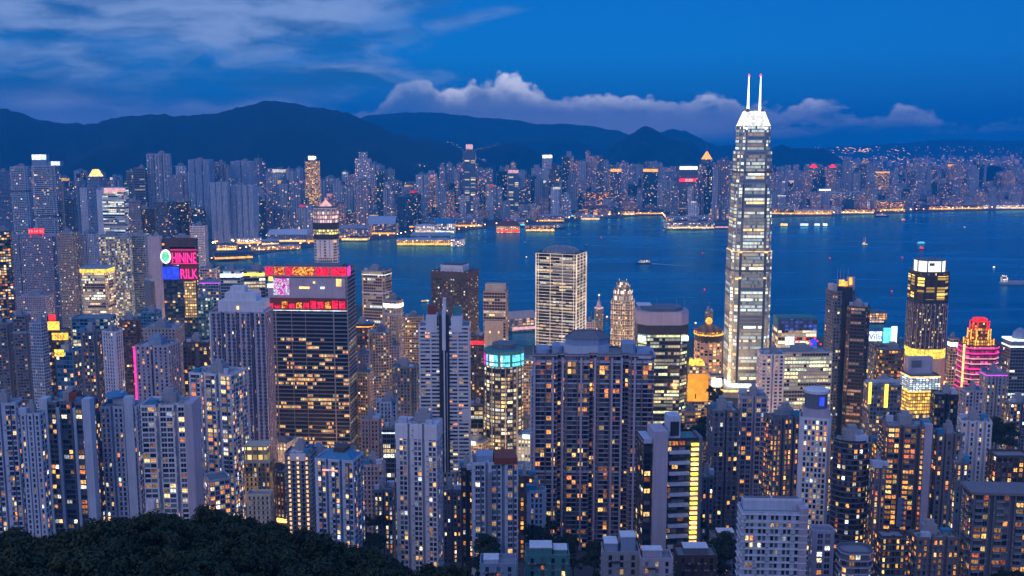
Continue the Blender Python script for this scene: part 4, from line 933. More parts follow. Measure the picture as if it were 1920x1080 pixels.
# ------------------------------------------------------------------ big office slab with red LED bands
T = bld(497, 665, 512, 980, 'massive dark office slab with red LED bands and pink screen near its top', 'rect', 'steel', 'w3.6 p.2', 3.95, rz=-.07, r=.42, lit=.0, cat='office tower', name='office_slab', fin=False, core=False, single=False, curtain=True)
T.mb.clear(); T.panes = MB(); T.panes.glow = []
P = rect(T.wd, T.dp)
T.shaft('wall', WALLS['slate'], P, 0, T.h, 3.95, 'w1.7 p.08', lit=.0, single=False, rec=.3, sill=.9, head=.5, pal='orange', mode='floor', amp=1.0)
# lit stretches of the storeys, set storey by storey
srg = random.Random(4); nf = int(round(T.h / 3.95)); gl = T.panes.glow; cols_per = None
FL = {}
for i, (a, b_, c, d) in enumerate(T.panes.f):
    v = T.panes.v[a]; w_ = T.panes.v[b_]; fl = int(v[2] / (T.h / nf)); u = (v[0] / T.wd + .5); front = abs(v[1] + T.dp / 2) < 1.5 and abs(w_[1] + T.dp / 2) < 1.5
    k = nf - fl
    dens = 0.0 if k < 17 else (.10, .12, .55, .10, .45, .08, .10, .5, .12, .72, .62, .75, .08, .10, .12, .35, .6, .55, .12, .3, .08, .06, .4, .35, .1, .5, .65, .4, .1, .08, .05, .1, .06, .1)[min(33, k - 17)]
    if not front: dens *= .8
    key = (fl, int(u * 13), front)
    if key not in FL: FL[key] = srg.random() < dens
    if FL[key] and srg.random() < .85:
        s_ = .35 + 1.0 * srg.random(); c_ = srg.choice(((1, .34, .07), (1, .46, .10), (1, .62, .18), (1, .70, .25))) if front else srg.choice(((1, .70, .22), (.95, .85, .5)))
        gl[i] = (c_[0] * s_, c_[1] * s_, c_[2] * s_, 1)
for k in range(1, nf + 1):                                   # pale slab edges
    za = k * T.h / nf; T.part('slab_edges', WALLS['steel']).box(-T.wd / 2 - .5, T.wd / 2 + .5, -T.dp / 2 - .6, -T.dp / 2 + .4, za - .28, za + .28); T.part('slab_edges', WALLS['steel']).box(T.wd / 2 - .3, T.wd / 2 + .5, -T.dp / 2 + .41, T.dp / 2, za - .28, za + .28)
for u in (-.385, -.19, -.02, .325, .497):                    # pale piers
    T.solo('pier', WALLS['steel']).box(u * T.wd - (.55 if abs(u) > .3 else .25), u * T.wd + (.55 if abs(u) > .3 else .25), -T.dp / 2 - .95, -T.dp / 2 - .61, 0, T.h - 3)
T.parapet(P, T.h, 3, WALLS['slate'])
T.part('roof_plant', WALLS['slate']).box(-T.wd * .32, T.wd * .40, -T.dp * .3, T.dp * .42, T.h, T.h + 6)
T.part('roof_strip_light', EM['yellow']).box(-T.wd * .43, -T.wd * .24, -T.dp * .1, -T.dp * .05, T.h + 3, T.h + 4.2)
def onz(py): return local(T, 580, py)[1]
T.part('blank_band', WALLS['mauve']).box(-T.wd * .47, T.wd * .48, -T.dp / 2 - .9, -T.dp / 2 - .62, onz(560), onz(521))
T.part('dark_band', WALLS['dark']).box(-T.wd * .47, T.wd * .48, -T.dp / 2 - .93, -T.dp / 2 - .62, onz(567), onz(560.3))
for i, (ua, ub, m_) in enumerate(((-.49, -.40, 'red'), (-.38, -.26, 'amber'), (-.24, -.17, 'red'), (-.16, .10, 'gold'), (.12, .18, 'red'), (.185, .23, 'red'), (.235, .28, 'red'), (.31, .40, 'red'), (.41, .49, 'red'))):
    T.solo('led_panel' if m_ == 'red' else 'led_picture', [LED_RED if m_ == 'red' else LED_FIRE]).box(ua * T.wd, ub * T.wd, -T.dp / 2 - 1.6, -T.dp / 2 - 1.1, onz(516), onz(501))
T.part('led_frame', WALLS['pink']).box(-T.wd * .5, T.wd * .5, -T.dp / 2 - 1.05, -T.dp / 2 - .64, onz(519), onz(499))
T.part('led_panel_side', EM['pink']).box(T.wd / 2 + .55, T.wd / 2 + .95, -T.dp / 2, -T.dp * .2, onz(517), onz(500))
for i in range(11):
    u = -.48 + i * .088; hh = srg.uniform(2.5, 8)
    T.solo('lower_led_panel', [LED_RED, LED_FIRE]).box(u * T.wd, (u + .07) * T.wd, -T.dp / 2 - 1.5, -T.dp / 2 - 1.05, onz(578), onz(578) + hh, 0 if i in (0, 1, 3, 5, 6, 7, 9, 10) else 1)
T.part('lower_led_frame', WALLS['rust']).box(-T.wd * .49, T.wd * .49, -T.dp / 2 - 1.04, -T.dp / 2 - .66, onz(580), onz(558.5))
T.part('white_line', EM['cool']).box(-T.wd * .49, T.wd * .49, -T.dp / 2 - 1.3, -T.dp / 2 - .96, onz(582.5), onz(581.5))
x0, z1 = local(T, 514, 522); x1, z0 = local(T, 545, 553); T.part('picture_screen', LED_PINK).box(x0, x1, -T.dp / 2 - 1.8, -T.dp / 2 - .95, z0, z1)
for x0_, z_, w_, h_, m_ in ((-.44, 540, 6, 4, 'cool'), (-.43, 527, 4, 4, 'yellow'), (.1, 531, 2, 2, 'warm'), (.40, 536, 5, 7, 'warm'), (-.02, 541, 10, 2, 'warm'), (.2, 541, 4, 2, 'cool')):
    T.solo('lit_opening', EM[m_]).box(x0_ * T.wd - w_ / 2, x0_ * T.wd + w_ / 2, -T.dp / 2 - 1.2, -T.dp / 2 - .94, onz(z_), onz(z_) + h_)
T.finish()
# ------------------------------------------------------------------ tallest silver tower
YI = 1440; x0, _, zr = place(1378, 236, YI); x1 = place(1447, 236, YI)[0]; WI = (x1 - x0) * 1.0
cx = (xat(1357, YI, 60) + xat(1447, YI, 60)) / 2 * (YI + 28) / YI
T = Tower('skyscraper', 'tallest silver skyscraper with white lit crown and twin masts', 'skyscraper', cx, YI + 30, 3.0, -.02); T.root.location.x -= 3; T.x -= 3; T.curtain = True; T.wd = T.dp = 62; T.glass = SILV_M; T.turn = .025
def notched(s, c=.17, n=.06, dn=2.4):
    """square with chamfered corners; a dark slot parts each corner from the main face"""
    a = s / 2; c = c * s; n = n * s; q = []
    for k in range(4):
        ca, sa = cos(k * pi / 2), sin(k * pi / 2)
        for px_, py_ in ((-a + c * .52, -a + c * .35), (-a + c, -a), (-a + c, -a + dn), (-a + c + n, -a + dn), (-a + c + n, -a), (a - c - n, -a), (a - c - n, -a + dn), (a - c, -a + dn), (a - c, -a), (a - c * .52, -a + c * .35)):
            q.append((px_ * ca - py_ * sa, px_ * sa + py_ * ca))
    return q
tiers = [(0, 205, 57.5, 57, 60, 1.0), (206.5, 300, 55, 51, 60, .95), (301.5, 345, 49.5, 46.5, 60, 1.0), (346.2, zr - 3, 44.5, 41, 60, 1.1)]
ZW, SW = [0, 205, 300, 345, zr], [57.5, 57, 51, 46.5, 41]
zlast = 0
for ti, (za, zb, s0, s1, _, am) in enumerate(tiers):
    nseg = max(1, int((zb - za) / 34))
    for k in range(nseg):
        u0, u1 = za + (zb - za) * k / nseg, za + (zb - za) * (k + 1) / nseg; s_ = s0 + (s1 - s0) * (k + .5) / nseg
        P = notched(s_)
        T.shaft('wall', WALLS['ifc'], P, u0, u1, 4.8, lambda L, i: 'w2.4 p.06' if L > 4 else None, lit=1.5 if k % 3 else 1.1, pal='cool', mode='floor', amp=.95 if ti < 3 else 1.15, single=False, rec=.25, sill=.95, head=.5, ends=.3)
    for k in range(4):
        for sg in (-1, 1):
            sm = (s0 + s1) / 2; u = sg * (sm / 2 - sm * .20); ca, sa = cos(k * pi / 2), sin(k * pi / 2); v = -min(s0, s1) / 2 + 2.1; T.solo('dark_slot', WALLS['slate']).obox((u * ca - v * sa, u * sa + v * ca), sm * .055, .5, za, zb, k * pi / 2)
    if ti: T.solo('setback_ledge', WALLS['ifc']).prism(notched(s0 + 1.5), za - 1.5, za, 0)
for fz in (.47, .83):                              # mechanical storeys
    zz = fz * (zr - 3); s_ = float(np.interp(zz, ZW, SW)) + .8; T.solo('plant_floor', WALLS['slate']).prism(notched(s_), zz, zz + 3)
for fz in (.54, .445): zz = fz * (zr - 3); T.solo('lit_floor', EM['warm']).prism(octo(float(np.interp(zz, ZW, SW)) * .99, float(np.interp(zz, ZW, SW)) * .99, 9), zz, zz + 2.2)
ztop = place(1415, 207, YI)[2] - 3; zc = zr - 3
for i in range(20):                                          # crown blades; their floodlighting is put in as glow
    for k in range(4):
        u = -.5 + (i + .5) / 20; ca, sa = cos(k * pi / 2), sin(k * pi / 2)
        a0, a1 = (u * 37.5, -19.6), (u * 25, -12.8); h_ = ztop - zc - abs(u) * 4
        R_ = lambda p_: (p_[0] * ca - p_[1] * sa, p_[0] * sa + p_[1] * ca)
        p0, p1 = R_(a0), R_(a1); T.part('crown_blades', emit('crown floodlight glow', (1, .98, .94), 1.7, .45, .2)if 'crown_blades' not in T.mb else None).tube((p0[0], p0[1], zc), (p1[0], p1[1], zc + h_), .62, .42, 4)
T.part('crown_core', WALLS['ifc']).prism(octo(35, 35, 6), zc, ztop - 5, P2=octo(22, 22, 4))
for i in range(5): T.solo('crown_rings', WALLS['steel']).prism(octo(38 - i * 2.6, 38 - i * 2.6, 6 - i * .4), zc + i * 4.2, zc + i * 4.2 + .8)
T.part('crown_glow_band', EM['white']).prism(octo(41.6, 41.6, 6), zc - 5.0, zc - 1.6)  # this band glows in place of crown floodlights
q = T.part('crown_claws', WALLS['slate'])
for sx in (-1, 1):
    for sy in (-1, 1): q.prism([(sx * 9 - 3, sy * 9 - 3), (sx * 9 + 3, sy * 9 - 3), (sx * 9 + 3, sy * 9 + 3), (sx * 9 - 3, sy * 9 + 3)], ztop - 7, ztop + 3, P2=[(sx * 10 - 1.2, sy * 9 - 1.2), (sx * 10 + 1.2, sy * 9 - 1.2), (sx * 10 + 1.2, sy * 9 + 1.2), (sx * 10 - 1.2, sy * 9 + 1.2)])
zm = place(1415, 141, YI)[2] - 3
WHM = emit('floodlit mast glow', (1, .94, .93), 3.0)  # floodlight on the masts put into their material as glow
for sx in (-8.0, 8.2):
    b = MB(); b.tube((sx, 0, ztop - 6), (sx, 0, ztop + 6), 2.0, 1.7, 8); b.tube((sx, 0, ztop + 6), (sx, 0, zm), 1.55, .6, 8); mo = b.build('mast', WHM, T.root)
    b = MB(); b.lathe([(.2, zm - .6), (1.3, zm + .3), (1.3, zm + 1.4), (.1, zm + 2.4)], 8, (sx, 0)); b.tube((sx, 0, zm + 2), (sx, 0, zm + 4), .25, .1, 4); b.build('beacon', EM['beacon'], mo)
T.part('podium', WALLS['ifc']).prism(rect(80, 74), 0, 14); T.part('podium_lights', EM['warm']).prism(rect(80.8, 74.8), 9, 12.2)
T.part('lobby_glow', EM['white']).prism(octo(58.6, 58.6, 9), 14.1, 19); T.finish()
# ------------------------------------------------------------------ tower outlined in light with a glass dome
T = bld(1006, 1099, 478, 1330, 'dark glass tower outlined in warm white light lines under a glass dome', 'rect', 'dark', 'w4.4 p.2', 4.1, rz=-.40, r=.72, lit=.75, pal='off', mode='floor', amp=.42, cat='office tower', name='domed_tower', fin=False, core=False, single=False, curtain=True)
LN = emit('warm white light line', (1, .76, .62), .95, .5, .05); P = T.P; Q = grow(P, .55); nf = int(T.h / 4.1)
q = T.part('light_lines', LN); q2 = T.part('vertical_light_lines', LN)
for k in range(0, nf + 1):
    za = T.h - k * T.h / nf
    for i in range(4):
        a, c = Q[i], Q[(i + 1) % 4]; L = hypot(c[0] - a[0], c[1] - a[1]); q.obox(((a[0] + c[0]) / 2, (a[1] + c[1]) / 2), L, .28, za - .24, za + .24, atan2(c[1] - a[1], c[0] - a[0]))
for i in range(4):
    a, c = Q[i], Q[(i + 1) % 4]; L = hypot(c[0] - a[0], c[1] - a[1])
    for f_ in (0, .06, .36, .66, .94):
        w_ = .85 if f_ == 0 else .34; q2.obox((a[0] + (c[0] - a[0]) * f_, a[1] + (c[1] - a[1]) * f_), w_, .7, 0, T.h, atan2(c[1] - a[1], c[0] - a[0]))
zd = place(1052, 465, 1330)[2] - T.z0 - T.h
q = T.part('glass_dome', WALLS['rail']); prof = [(cos(a) , sin(a)) for a in np.linspace(0.05, pi / 2 * .92, 6)]
q.lathe([(T.wd * .45 * r_, T.h + .2 + zd * s_) for r_, s_ in prof], 16, sy=.9)
q = T.part('dome_ribs', WALLS['steel'])
for i in range(12):
    for (ra, sa), (rb, sb) in zip(prof, prof[1:]):
        an = 2 * pi * i / 12; q.tube((T.wd * .455 * ra * cos(an), T.wd * .41 * ra * sin(an), T.h + .3 + zd * sa * 1.02), (T.wd * .455 * rb * cos(an), T.wd * .41 * rb * sin(an), T.h + .3 + zd * sb * 1.02), .45, .45, 4)
T.part('dome_plant', WALLS['slate']).box(-9, 9, -7, 7, T.h, T.h + zd * .6); T.finish()
# ------------------------------------------------------------------ slim tower with lantern tip
T = bld(1114, 1132, 580, 1600, 'slim dark shaft with small white lantern spire by the harbour edge', 'oct', 'slate', 'w1.6 p.6', 3.6, lit=.14, cat='tower', name='lantern_tower', fin=False, core=False, single=False)
T.part('upper_shaft', WALLS['mauve']).prism(octo(T.wd * .62, T.wd * .62, 2), T.h, T.h + 13, P2=octo(T.wd * .3, T.wd * .3, 1)); T.part('lantern', EM['rose']).lathe([(T.wd * .5, T.h + .2), (T.wd * .5, T.h + 2.2)], 8)
T.part('spire', WALLS['steel']).tube((0, 0, T.h + 13), (0, 0, T.h + 25), 1.1, .3, 6); T.part('tip_lamp', EM['white']).lathe([(.2, T.h + 20), (1.6, T.h + 21.5), (.2, T.h + 23)], 8); T.finish()
bld(1098, 1116, 598, 1520, 'low pale block squeezed between the domed tower and lantern spire', 'rect', 'mauve', 'w2 p.8', 3.4, lit=.1, cat='office block', name='office_block', single=False)
# ------------------------------------------------------------------ floodlit stepped tower
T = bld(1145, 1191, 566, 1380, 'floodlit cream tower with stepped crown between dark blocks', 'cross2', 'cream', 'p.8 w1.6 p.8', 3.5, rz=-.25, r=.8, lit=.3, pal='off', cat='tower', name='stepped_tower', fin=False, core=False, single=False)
T.mb['wall'] = (T.mb['wall'][0], far_mat('floodlit cream stone', (.52, .45, .36), .97, (.80, .42, .24), (.95, .66, .45), 2.6, 7, .58))  # floodlight put into the wall material as glow
FL_ = far_mat('bright floodlit cream stone', (.6, .52, .42), .99, (1, .72, .5), (1, .9, .75), 2.2, 9, 1.0); za = T.h  # stronger floodlight glow painted into the crown stone
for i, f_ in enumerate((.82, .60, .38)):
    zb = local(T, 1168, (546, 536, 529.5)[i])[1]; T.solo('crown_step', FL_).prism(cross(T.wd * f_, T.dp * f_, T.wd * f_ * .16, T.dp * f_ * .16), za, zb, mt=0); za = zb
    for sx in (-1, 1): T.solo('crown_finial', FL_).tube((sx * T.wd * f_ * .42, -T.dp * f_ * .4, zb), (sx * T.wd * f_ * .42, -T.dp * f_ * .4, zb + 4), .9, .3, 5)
T.finish()
# ------------------------------------------------------------------ dark glass tower with pale blank top band
T = bld(1190, 1293, 588, 1130, 'broad dark glass tower with blank pale band around its top', 'oct', 'dark', 'w3 p.15', 3.9, rz=0, r=.75, lit=.95, pal='grn', mode='floor', amp=.85, cat='office tower', name='glass_office_tower', fin=False, core=False, single=False, curtain=True)
q = T.part('top_band', WALLS['mauve']); P = octo(T.wd, T.dp, min(T.wd, T.dp) * .22); q.prism(grow(P, .7), local(T, 1240, 610)[1], T.h + 1.5, 0); q = T.part('dark_floors', WALLS['dark']); q.prism(grow(P, .45), local(T, 1240, 628)[1], local(T, 1240, 610.3)[1], 0)
q = T.part('corner_lights', EM['cool'])
for sx in (-1, 1): q.box(sx * T.wd * .405 - 5, sx * T.wd * .405 + 5, -T.dp / 2 + 1, -T.dp / 2 + 9.5, local(T, 1240, 640)[1], local(T, 1240, 631)[1])
T.part('roof_deck', WALLS['slate']).prism(octo(T.wd * .8, T.dp * .8, 9), T.h + 1.6, T.h + 5); T.part('solar_deck', WALLS['white']).box(-T.wd * .48, -T.wd * .2, 0, T.dp * .4, T.h + 5.2, T.h + 6.4)
for sx in (-.1, .3, .45): T.solo('mast', WALLS['steel']).tube((sx * T.wd, 0, T.h), (sx * T.wd, 0, T.h + 14), .3, .15, 5)
T.finish()
# ------------------------------------------------------------------ round restaurant drum with orange roof
T = bld(1298, 1360, 634, 1290, 'round drum building with glowing orange saucer roof beside the silver skyscraper', 'round', 'tan', 'w3 p.4', 4, r=1, lit=1.3, pal='orange', mode='floor', pat2='w3 p.4', amp=1.25, cat='office block', name='round_block', fin=False, core=False, single=False)
R_ = T.wd / 2; T.part('saucer_roof', far_mat('orange floodlit roof', (.5, .25, .1), 1.1, (1, .26, .02), (1, .45, .06), 3, 2, 1.3)).lathe([(R_ * 1.03, T.h + 2), (R_ * 1.05, T.h + 7), (R_ * .7, T.h + 11), (R_ * .3, T.h + 14), (.5, T.h + 15)], 28); T.part('dark_collar', WALLS['dark']).lathe([(R_ * 1.0, T.h - 6), (R_ * 1.02, T.h + 2)], 28)  # the saucer roof emits its orange, standing in for floodlights
T.part('orange_globe', EM['amber']).lathe([(R_ * .05, T.h + 14.5), (R_ * .2, T.h + 16), (R_ * .25, T.h + 19), (R_ * .18, T.h + 22), (R_ * .03, T.h + 23.5)], 14); T.part('rim_light', EM['gold']).lathe([(R_ * 1.06, T.h + 2.6), (R_ * 1.06, T.h + 3.8)], 28); T.finish()
bld(1321, 1338, 578, 1700, 'small dark tower with red lamp behind the orange saucer roof', 'oct', 'slate', 'w1.6 p.6', 3.5, lit=.2, cat='tower', name='office_tower', single=False)
# ------------------------------------------------------------------ orange floodlit wall building
T = bld(1288, 1330, 688, 1140, 'building with huge plain orange floodlit wall over the gardens', 'rect', 'tan', 'w3 p.5', 4, r=.7, lit=.4, cat='building', name='floodlit_building', fin=False, core=False, single=False)
panel(T, 'orange_wall', emit('orange floodlight glow', (1, .33, .03), 1.2, .4, .07), 1290, 701, 1327, 752, .3); panel(T, 'dark_spire_mark', WALLS['brown'], 1303, 738, 1305, 747, .75, .2)  # the wall emits its orange; no floodlight shines on it
q = T.part('roof_ornament', EM['gold'])
for i in range(14):
    u = T.rg.uniform(-.4, .4); q.lathe([(T.rg.uniform(1, 3), T.h), (T.rg.uniform(1, 3), T.h + T.rg.uniform(2, 5)), (.2, T.h + T.rg.uniform(5, 9))], 7, (u * T.wd, T.rg.uniform(-.4, .3) * T.dp))
T.finish()
T = bld(1328, 1358, 706, 1240, 'white floodlit podium hall glowing at the foot of the silver skyscraper', 'rect', 'cream', 'w3 p.4', 4, r=.8, lit=1.2, pal='cool', mode='floor', amp=1.4, cat='podium hall', name='podium_hall', fin=False, core=False, single=False)
T.part('floodlit_front', EM['white']).box(-T.wd * .4, T.wd * .3, -T.dp / 2 - .9, -T.dp / 2 - .3, T.h - 13, T.h - 2); T.part('golden_canopy', EM['gold']).box(-T.wd * .5, T.wd * .45, -T.dp / 2 - 4, -T.dp / 2 - .1, T.h - 18, T.h - 16); T.finish()  # floodlighting of the front added as a glowing panel
bld(1330, 1356, 665, 1300, 'grey plain block between orange floodlit wall and silver skyscraper', 'rect', 'slate', 'w4 p1', 4, lit=.12, cat='office block', name='office_block', single=False)
# ------------------------------------------------------------------ right of the silver tower
Z = dict(cat='office tower', name='office_tower', single=False)
bld(1424, 1562, 652, 1030, 'wide grey office block full of yellow lit storeys', 'rect', 'grey', 'w2.6 p.3', 3.8, rz=.05, r=.3, lit=.9, pal='grn', mode='floor', amp=1.0, **Z)
bld(1420, 1472, 655, 960, 'narrow pale framed block with orange lit bays before the wide grey office block', 'comb2', 'white', 'p.8 w2.2 p.8', 3.4, lit=.3, pal='orange', **Z)
T = bld(1448, 1532, 618, 1330, 'long low hall with blue lit roof screen and street of signs', 'rect', 'tan', 'w4 p.4', 5, r=.6, lit=.85, pal='off', mode='floor', cat='hall', name='terminal_hall', fin=False, core=False, single=False, hc=0)
T.part('blue_roof_screen', far_mat('blue lit roof screen', (.03, .08, .25), .9, (.03, .07, .42), (.05, .12, .55), 6, 5, .8)).box(-T.wd * .52, T.wd * .5, -T.dp / 2 - 2, -T.dp / 2 - 1, T.h - 1, T.h + 14); T.part('roof_truss', WALLS['teal']).box(-T.wd * .5, T.wd * .5, -T.dp * .45, T.dp * .4, T.h, T.h + 15.5)
T.part('lit_sign', EM['cool']).box(-T.wd * .31, -T.wd * .08, -T.dp / 2 - 1.6, -T.dp / 2 - 1, T.h - 20, T.h - 9); T.part('lit_sign', EM['cool']); T.part('blue_sign', EM['blue']).box(T.wd * .34, T.wd * .5, -T.dp / 2 - 1.6, -T.dp / 2 - 1, T.h - 30, T.h - 12)
for i in range(9): T.solo('red_lanterns', EM['red']).box(-T.wd * .05 + i * 4, -T.wd * .05 + i * 4 + 1.8, -T.dp / 2 - 1.7, -T.dp / 2 - 1, T.h - 12 - (i % 3) * 4, T.h - 10 - (i % 3) * 4)
T.finish()
T = bld(1549, 1605, 548, 1140, 'dark twin slab tower with pale side strip and orange lit roof', 'comb2', 'slate', 'p.6 w2.2 p.6', 3.6, rz=.12, r=.9, lit=.14, fin=False, core=False, **Z)
T.part('dark_slab', WALLS['dark']).box(-T.wd * .12, T.wd * .28, -T.dp / 2 - 3, T.dp * .2, 0, T.h + 6)
q = T.part('roof_wall', WALLS['mauve']); q.box(T.wd * .2, T.wd * .55, -T.dp * .2, -T.dp * .12, T.h, T.h + 16); q.box(-T.wd * .5, -T.wd * .3, -T.dp * .3, T.dp * .3, T.h, T.h + 8)
q = T.part('roof_lights', EM['amber']); q.box(-T.wd * .22, T.wd * .02, -T.dp * .31, -T.dp * .26, T.h + 6.2, T.h + 13); q.box(T.wd * .04, T.wd * .18, -T.dp * .30, -T.dp * .27, T.h + 1, T.h + 11); q.box(T.wd * .28, T.wd * .40, -T.dp * .27, -T.dp * .21, T.h + 7, T.h + 15)
for sx in (-.2, -.05, .1, .3): T.solo('mast', WALLS['steel']).tube((sx * T.wd, 0, T.h), (sx * T.wd, 0, T.h + 25), .35, .12, 5)
T.finish()
bld(1588, 1632, 568, 1120, 'dark glass tower with purple striped slanted side, behind roof masts', 'oct', 'dark', 'w3 p.3', 3.8, rz=-.3, lit=.35, pal='orange', mode='floor', amp=.5, **Z)
T = bld(1630, 1682, 645, 1290, 'low block carrying white and cyan lit billboards near the water', 'rect', 'slate', 'w3 p.5', 4, r=.7, lit=.3, cat='office block', name='billboard_block', fin=False, core=False, single=False)
panel(T, 'billboard', EM['cool'], 1631, 622, 1654, 640, -2, .6); panel(T, 'cyan_billboard', EM['cyan'], 1657, 615, 1671, 644, -1.2, .6); panel(T, 'white_billboard', EM['white'], 1672, 612, 1681, 643, -.6, .6); q = T.part('billboard_frame', WALLS['dark']); x0, z0 = local(T, 1632, 642); x1 = local(T, 1680, 642)[0]
for u in np.linspace(x0, x1, 7): q.box(u - .4, u + .4, -T.dp / 2 + 3.2, -T.dp / 2 + 4, T.h, T.h + 18)
xx, zz = local(T, 1642, 638); glyphs('billboard_lettering', 'Villa', 10, T, xx, -T.dp / 2 + 1.2, zz + 1, EM['blue'], .2); T.finish()
T = bld(1700, 1786, 512, 1230, 'brown faceted tower with glowing white lantern roof and gold floors', 'oct', 'brown', 'p.35 w1.3', 3.7, rz=.0, r=.9, lit=.16, pal='off', amp=1.0, cat='office tower', name='lantern_roof_tower', fin=False, core=False, single=False, curtain=True)
P = T.P; z_a, z_b = local(T, 1744, 562)[1], local(T, 1744, 518)[1]
q = T.part('gold_lit_floors', far_mat('gold lit top floors', (.06, .045, .04), .50, (1, .56, .06), (1, .75, .2), 13, 3.7, 1.3)); q.prism(grow(P, .4), z_a, z_b, 0); T.part('dark_floor', WALLS['dark']).prism(grow(P, .5), z_a - 5, z_a - .1)
q = T.part('mullions', WALLS['mauve']); Q = grow(P, .5)
for i in range(8):
    a, c = Q[i], Q[(i + 1) % 8]; n_ = max(1, int(hypot(c[0] - a[0], c[1] - a[1]) / 5))
    for k in range(n_): f_ = k / n_; q.obox((a[0] + (c[0] - a[0]) * f_, a[1] + (c[1] - a[1]) * f_), .5, .4, 0, z_a - 5.1, atan2(c[1] - a[1], c[0] - a[0]))
Pt = octo(T.wd * .80, T.dp * .8, T.wd * .2); zt = local(T, 1744, 491)[1]
T.part('roof_lantern', emit('white lantern roof', (.93, 1, .90), 1.5, .15, .05)).prism(Pt, T.h + .4, zt); q = T.part('lantern_frame', WALLS['slate']); Q = grow(Pt, .3)
for i in range(8): a = Q[i]; q.obox(a, 1.1, 1.1, T.h, zt + .8, 0)
q.prism(grow(Pt, .5), zt + .1, zt + 1.2); q.box(-6, 0, -T.dp * .41, -T.dp * .40 + .5, T.h + 8, zt - 2)
for sx in (-14, 6): q.tube((sx, 0, zt), (sx, 0, zt + 6), .6, .3, 5)
z_c = local(T, 1744, 668)[1]; T.part('gold_waist', EM['gold']).prism(grow(P, .7), z_c - 3, z_c + 8); T.part('gold_columns', EM['gold']).box(T.wd * .30, T.wd * .36, -T.dp / 2 + 1, -T.dp / 2 + 4, 0, z_c - 3); T.part('pale_base', WALLS['cream']).prism(grow(P, 1.0), 0, z_c - 3.2); T.finish()
T = bld(1792, 1878, 650, 1200, 'rounded block wrapped in pink and magenta neon with orange stepped crown', 'oct', 'brown', 'w3 p.3', 4.1, r=.8, lit=.5, pal='orange', mode='floor', amp=.6, cat='hotel', name='neon_block', fin=False, core=False, single=False)
Q = grow(T.P, .8)
for k in range(9):
    q = T.solo('neon_line', EM['pink' if k in (0, 1, 4, 7, 8) else 'rose']); q3 = q
    za = T.h - 2 - k * 6.2
    for i in range(8): a, c = Q[i], Q[(i + 1) % 8]; (q if k in (0, 1, 4, 7, 8) else q3).obox(((a[0] + c[0]) / 2, (a[1] + c[1]) / 2), hypot(c[0] - a[0], c[1] - a[1]), .4, za - .6, za + .6, atan2(c[1] - a[1], c[0] - a[0]))
T.part('magenta_floors', far_mat('magenta lit floors', (.2, .05, .1), .8, (.8, .02, .22), (1, .1, .4), 5, 6.2, .55)).prism(grow(T.P, .4), T.h - 40, T.h - 4)
za = T.h; FO = far_mat('orange neon crown', (.3, .1, .04), 1.2, (1, .30, .02), (1, .55, .05), 2.5, 3.4, 1.4)
for i, (wf, zp) in enumerate(((.74, 640), (.56, 622), (.46, 607))):
    zb = local(T, 1836, zp)[1]; P2 = octo(T.wd * wf, T.dp * wf, T.wd * wf * .2); T.solo('crown_step', FO).prism(P2, za, zb)
    for a in grow(P2, .3): T.solo('crown_edges', EM['red' if i > 1 else 'amber']).obox(a, .9, .9, za, zb + 1, 0)
    za = zb
T.part('crown_cap', EM['red']).box(-T.wd * .16, T.wd * .16, -T.dp * .16, T.dp * .16, za, za + 4); T.part('side_tube', EM['warm']).box(-T.wd * .57, -T.wd * .52, -T.dp * .4, -T.dp * .36, -20, T.h + 2); T.finish()
T = bld(1690, 1762, 706, 990, 'block with cold white LED screen above gold lit terraces', 'rect', 'brown', 'w3 p.5', 4.2, r=.7, rz=.08, lit=.4, pal='off', cat='building', name='led_screen_block', fin=False, core=False, single=False)
zs, zt = local(T, 1725, 733)[1], local(T, 1725, 708)[1]; SCR = far_mat('striped white led screen', (.2, .25, .3), 1.3, (.45, .72, .95), (.9, .97, 1), 3.2, 2.0, 1.25)
T.part('led_screen', SCR).prism(grow(T.P, .5), zs, zt); T.part('screen_edge', EM['warm']).prism(grow(T.P, .8), zt + .01, zt + 1.2); T.part('gold_terrace', far_mat('gold lit terraces', (.3, .2, .08), 1.0, (1, .46, .03), (1, .68, .12), 2.4, 3.4, 1.3)).prism(grow(T.P, 1.3), zs - 22, zs - 1); T.part('terrace_rim', EM['gold']).prism(grow(T.P, 2.0), zs - .9, zs - .1)
T.part('back_wall', WALLS['mauve']).box(-T.wd * .42, T.wd * .45, T.dp * .1, T.dp * .45, T.h, T.h + 16); T.part('wall_opening', WALLS['slate']).box(-T.wd * .3, T.wd * .05, T.dp * .08, T.dp * .099, T.h + 6, T.h + 13); T.finish()
T = bld(1880, 1945, 640, 1150, 'dark office block with white light lines on its roof at right edge', 'rect', 'slate', 'w2.6 p.4', 3.8, r=.7, lit=.35, pal='cool', mode='floor', fin=False, core=True, **Z)
for dz_ in (0, 7): T.part('light_line', EM['cool']).prism(grow(T.P, .7), T.h + dz_ - 1, T.h + dz_ + .8)
T.part('dome_roof', WALLS['blue']).lathe([(T.wd * .3, T.h + 8), (T.wd * .24, T.h + 15), (T.wd * .1, T.h + 19), (.5, T.h + 20)], 14); T.part('upper_floor', WALLS['slate']).prism(grow(T.P, -.6), T.h + .9, T.h + 6); T.finish()
T = bld(1620, 1692, 712, 850, 'dark block with two vertical yellow light strips', 'rect', 'slate', 'w2.2 p.7', 3.6, r=.7, lit=.22, fin=False, cat='office tower', name='office_tower', single=False)
panel(T, 'yellow_strip', EM['yellow'], 1629, 716, 1632.5, 757, .3); panel(T, 'yellow_strip', EM['yellow'], 1659, 720, 1663.5, 764, .3); panel(T, 'roof_band', WALLS['pale'], 1622, 711, 1690, 717, .3); T.finish()
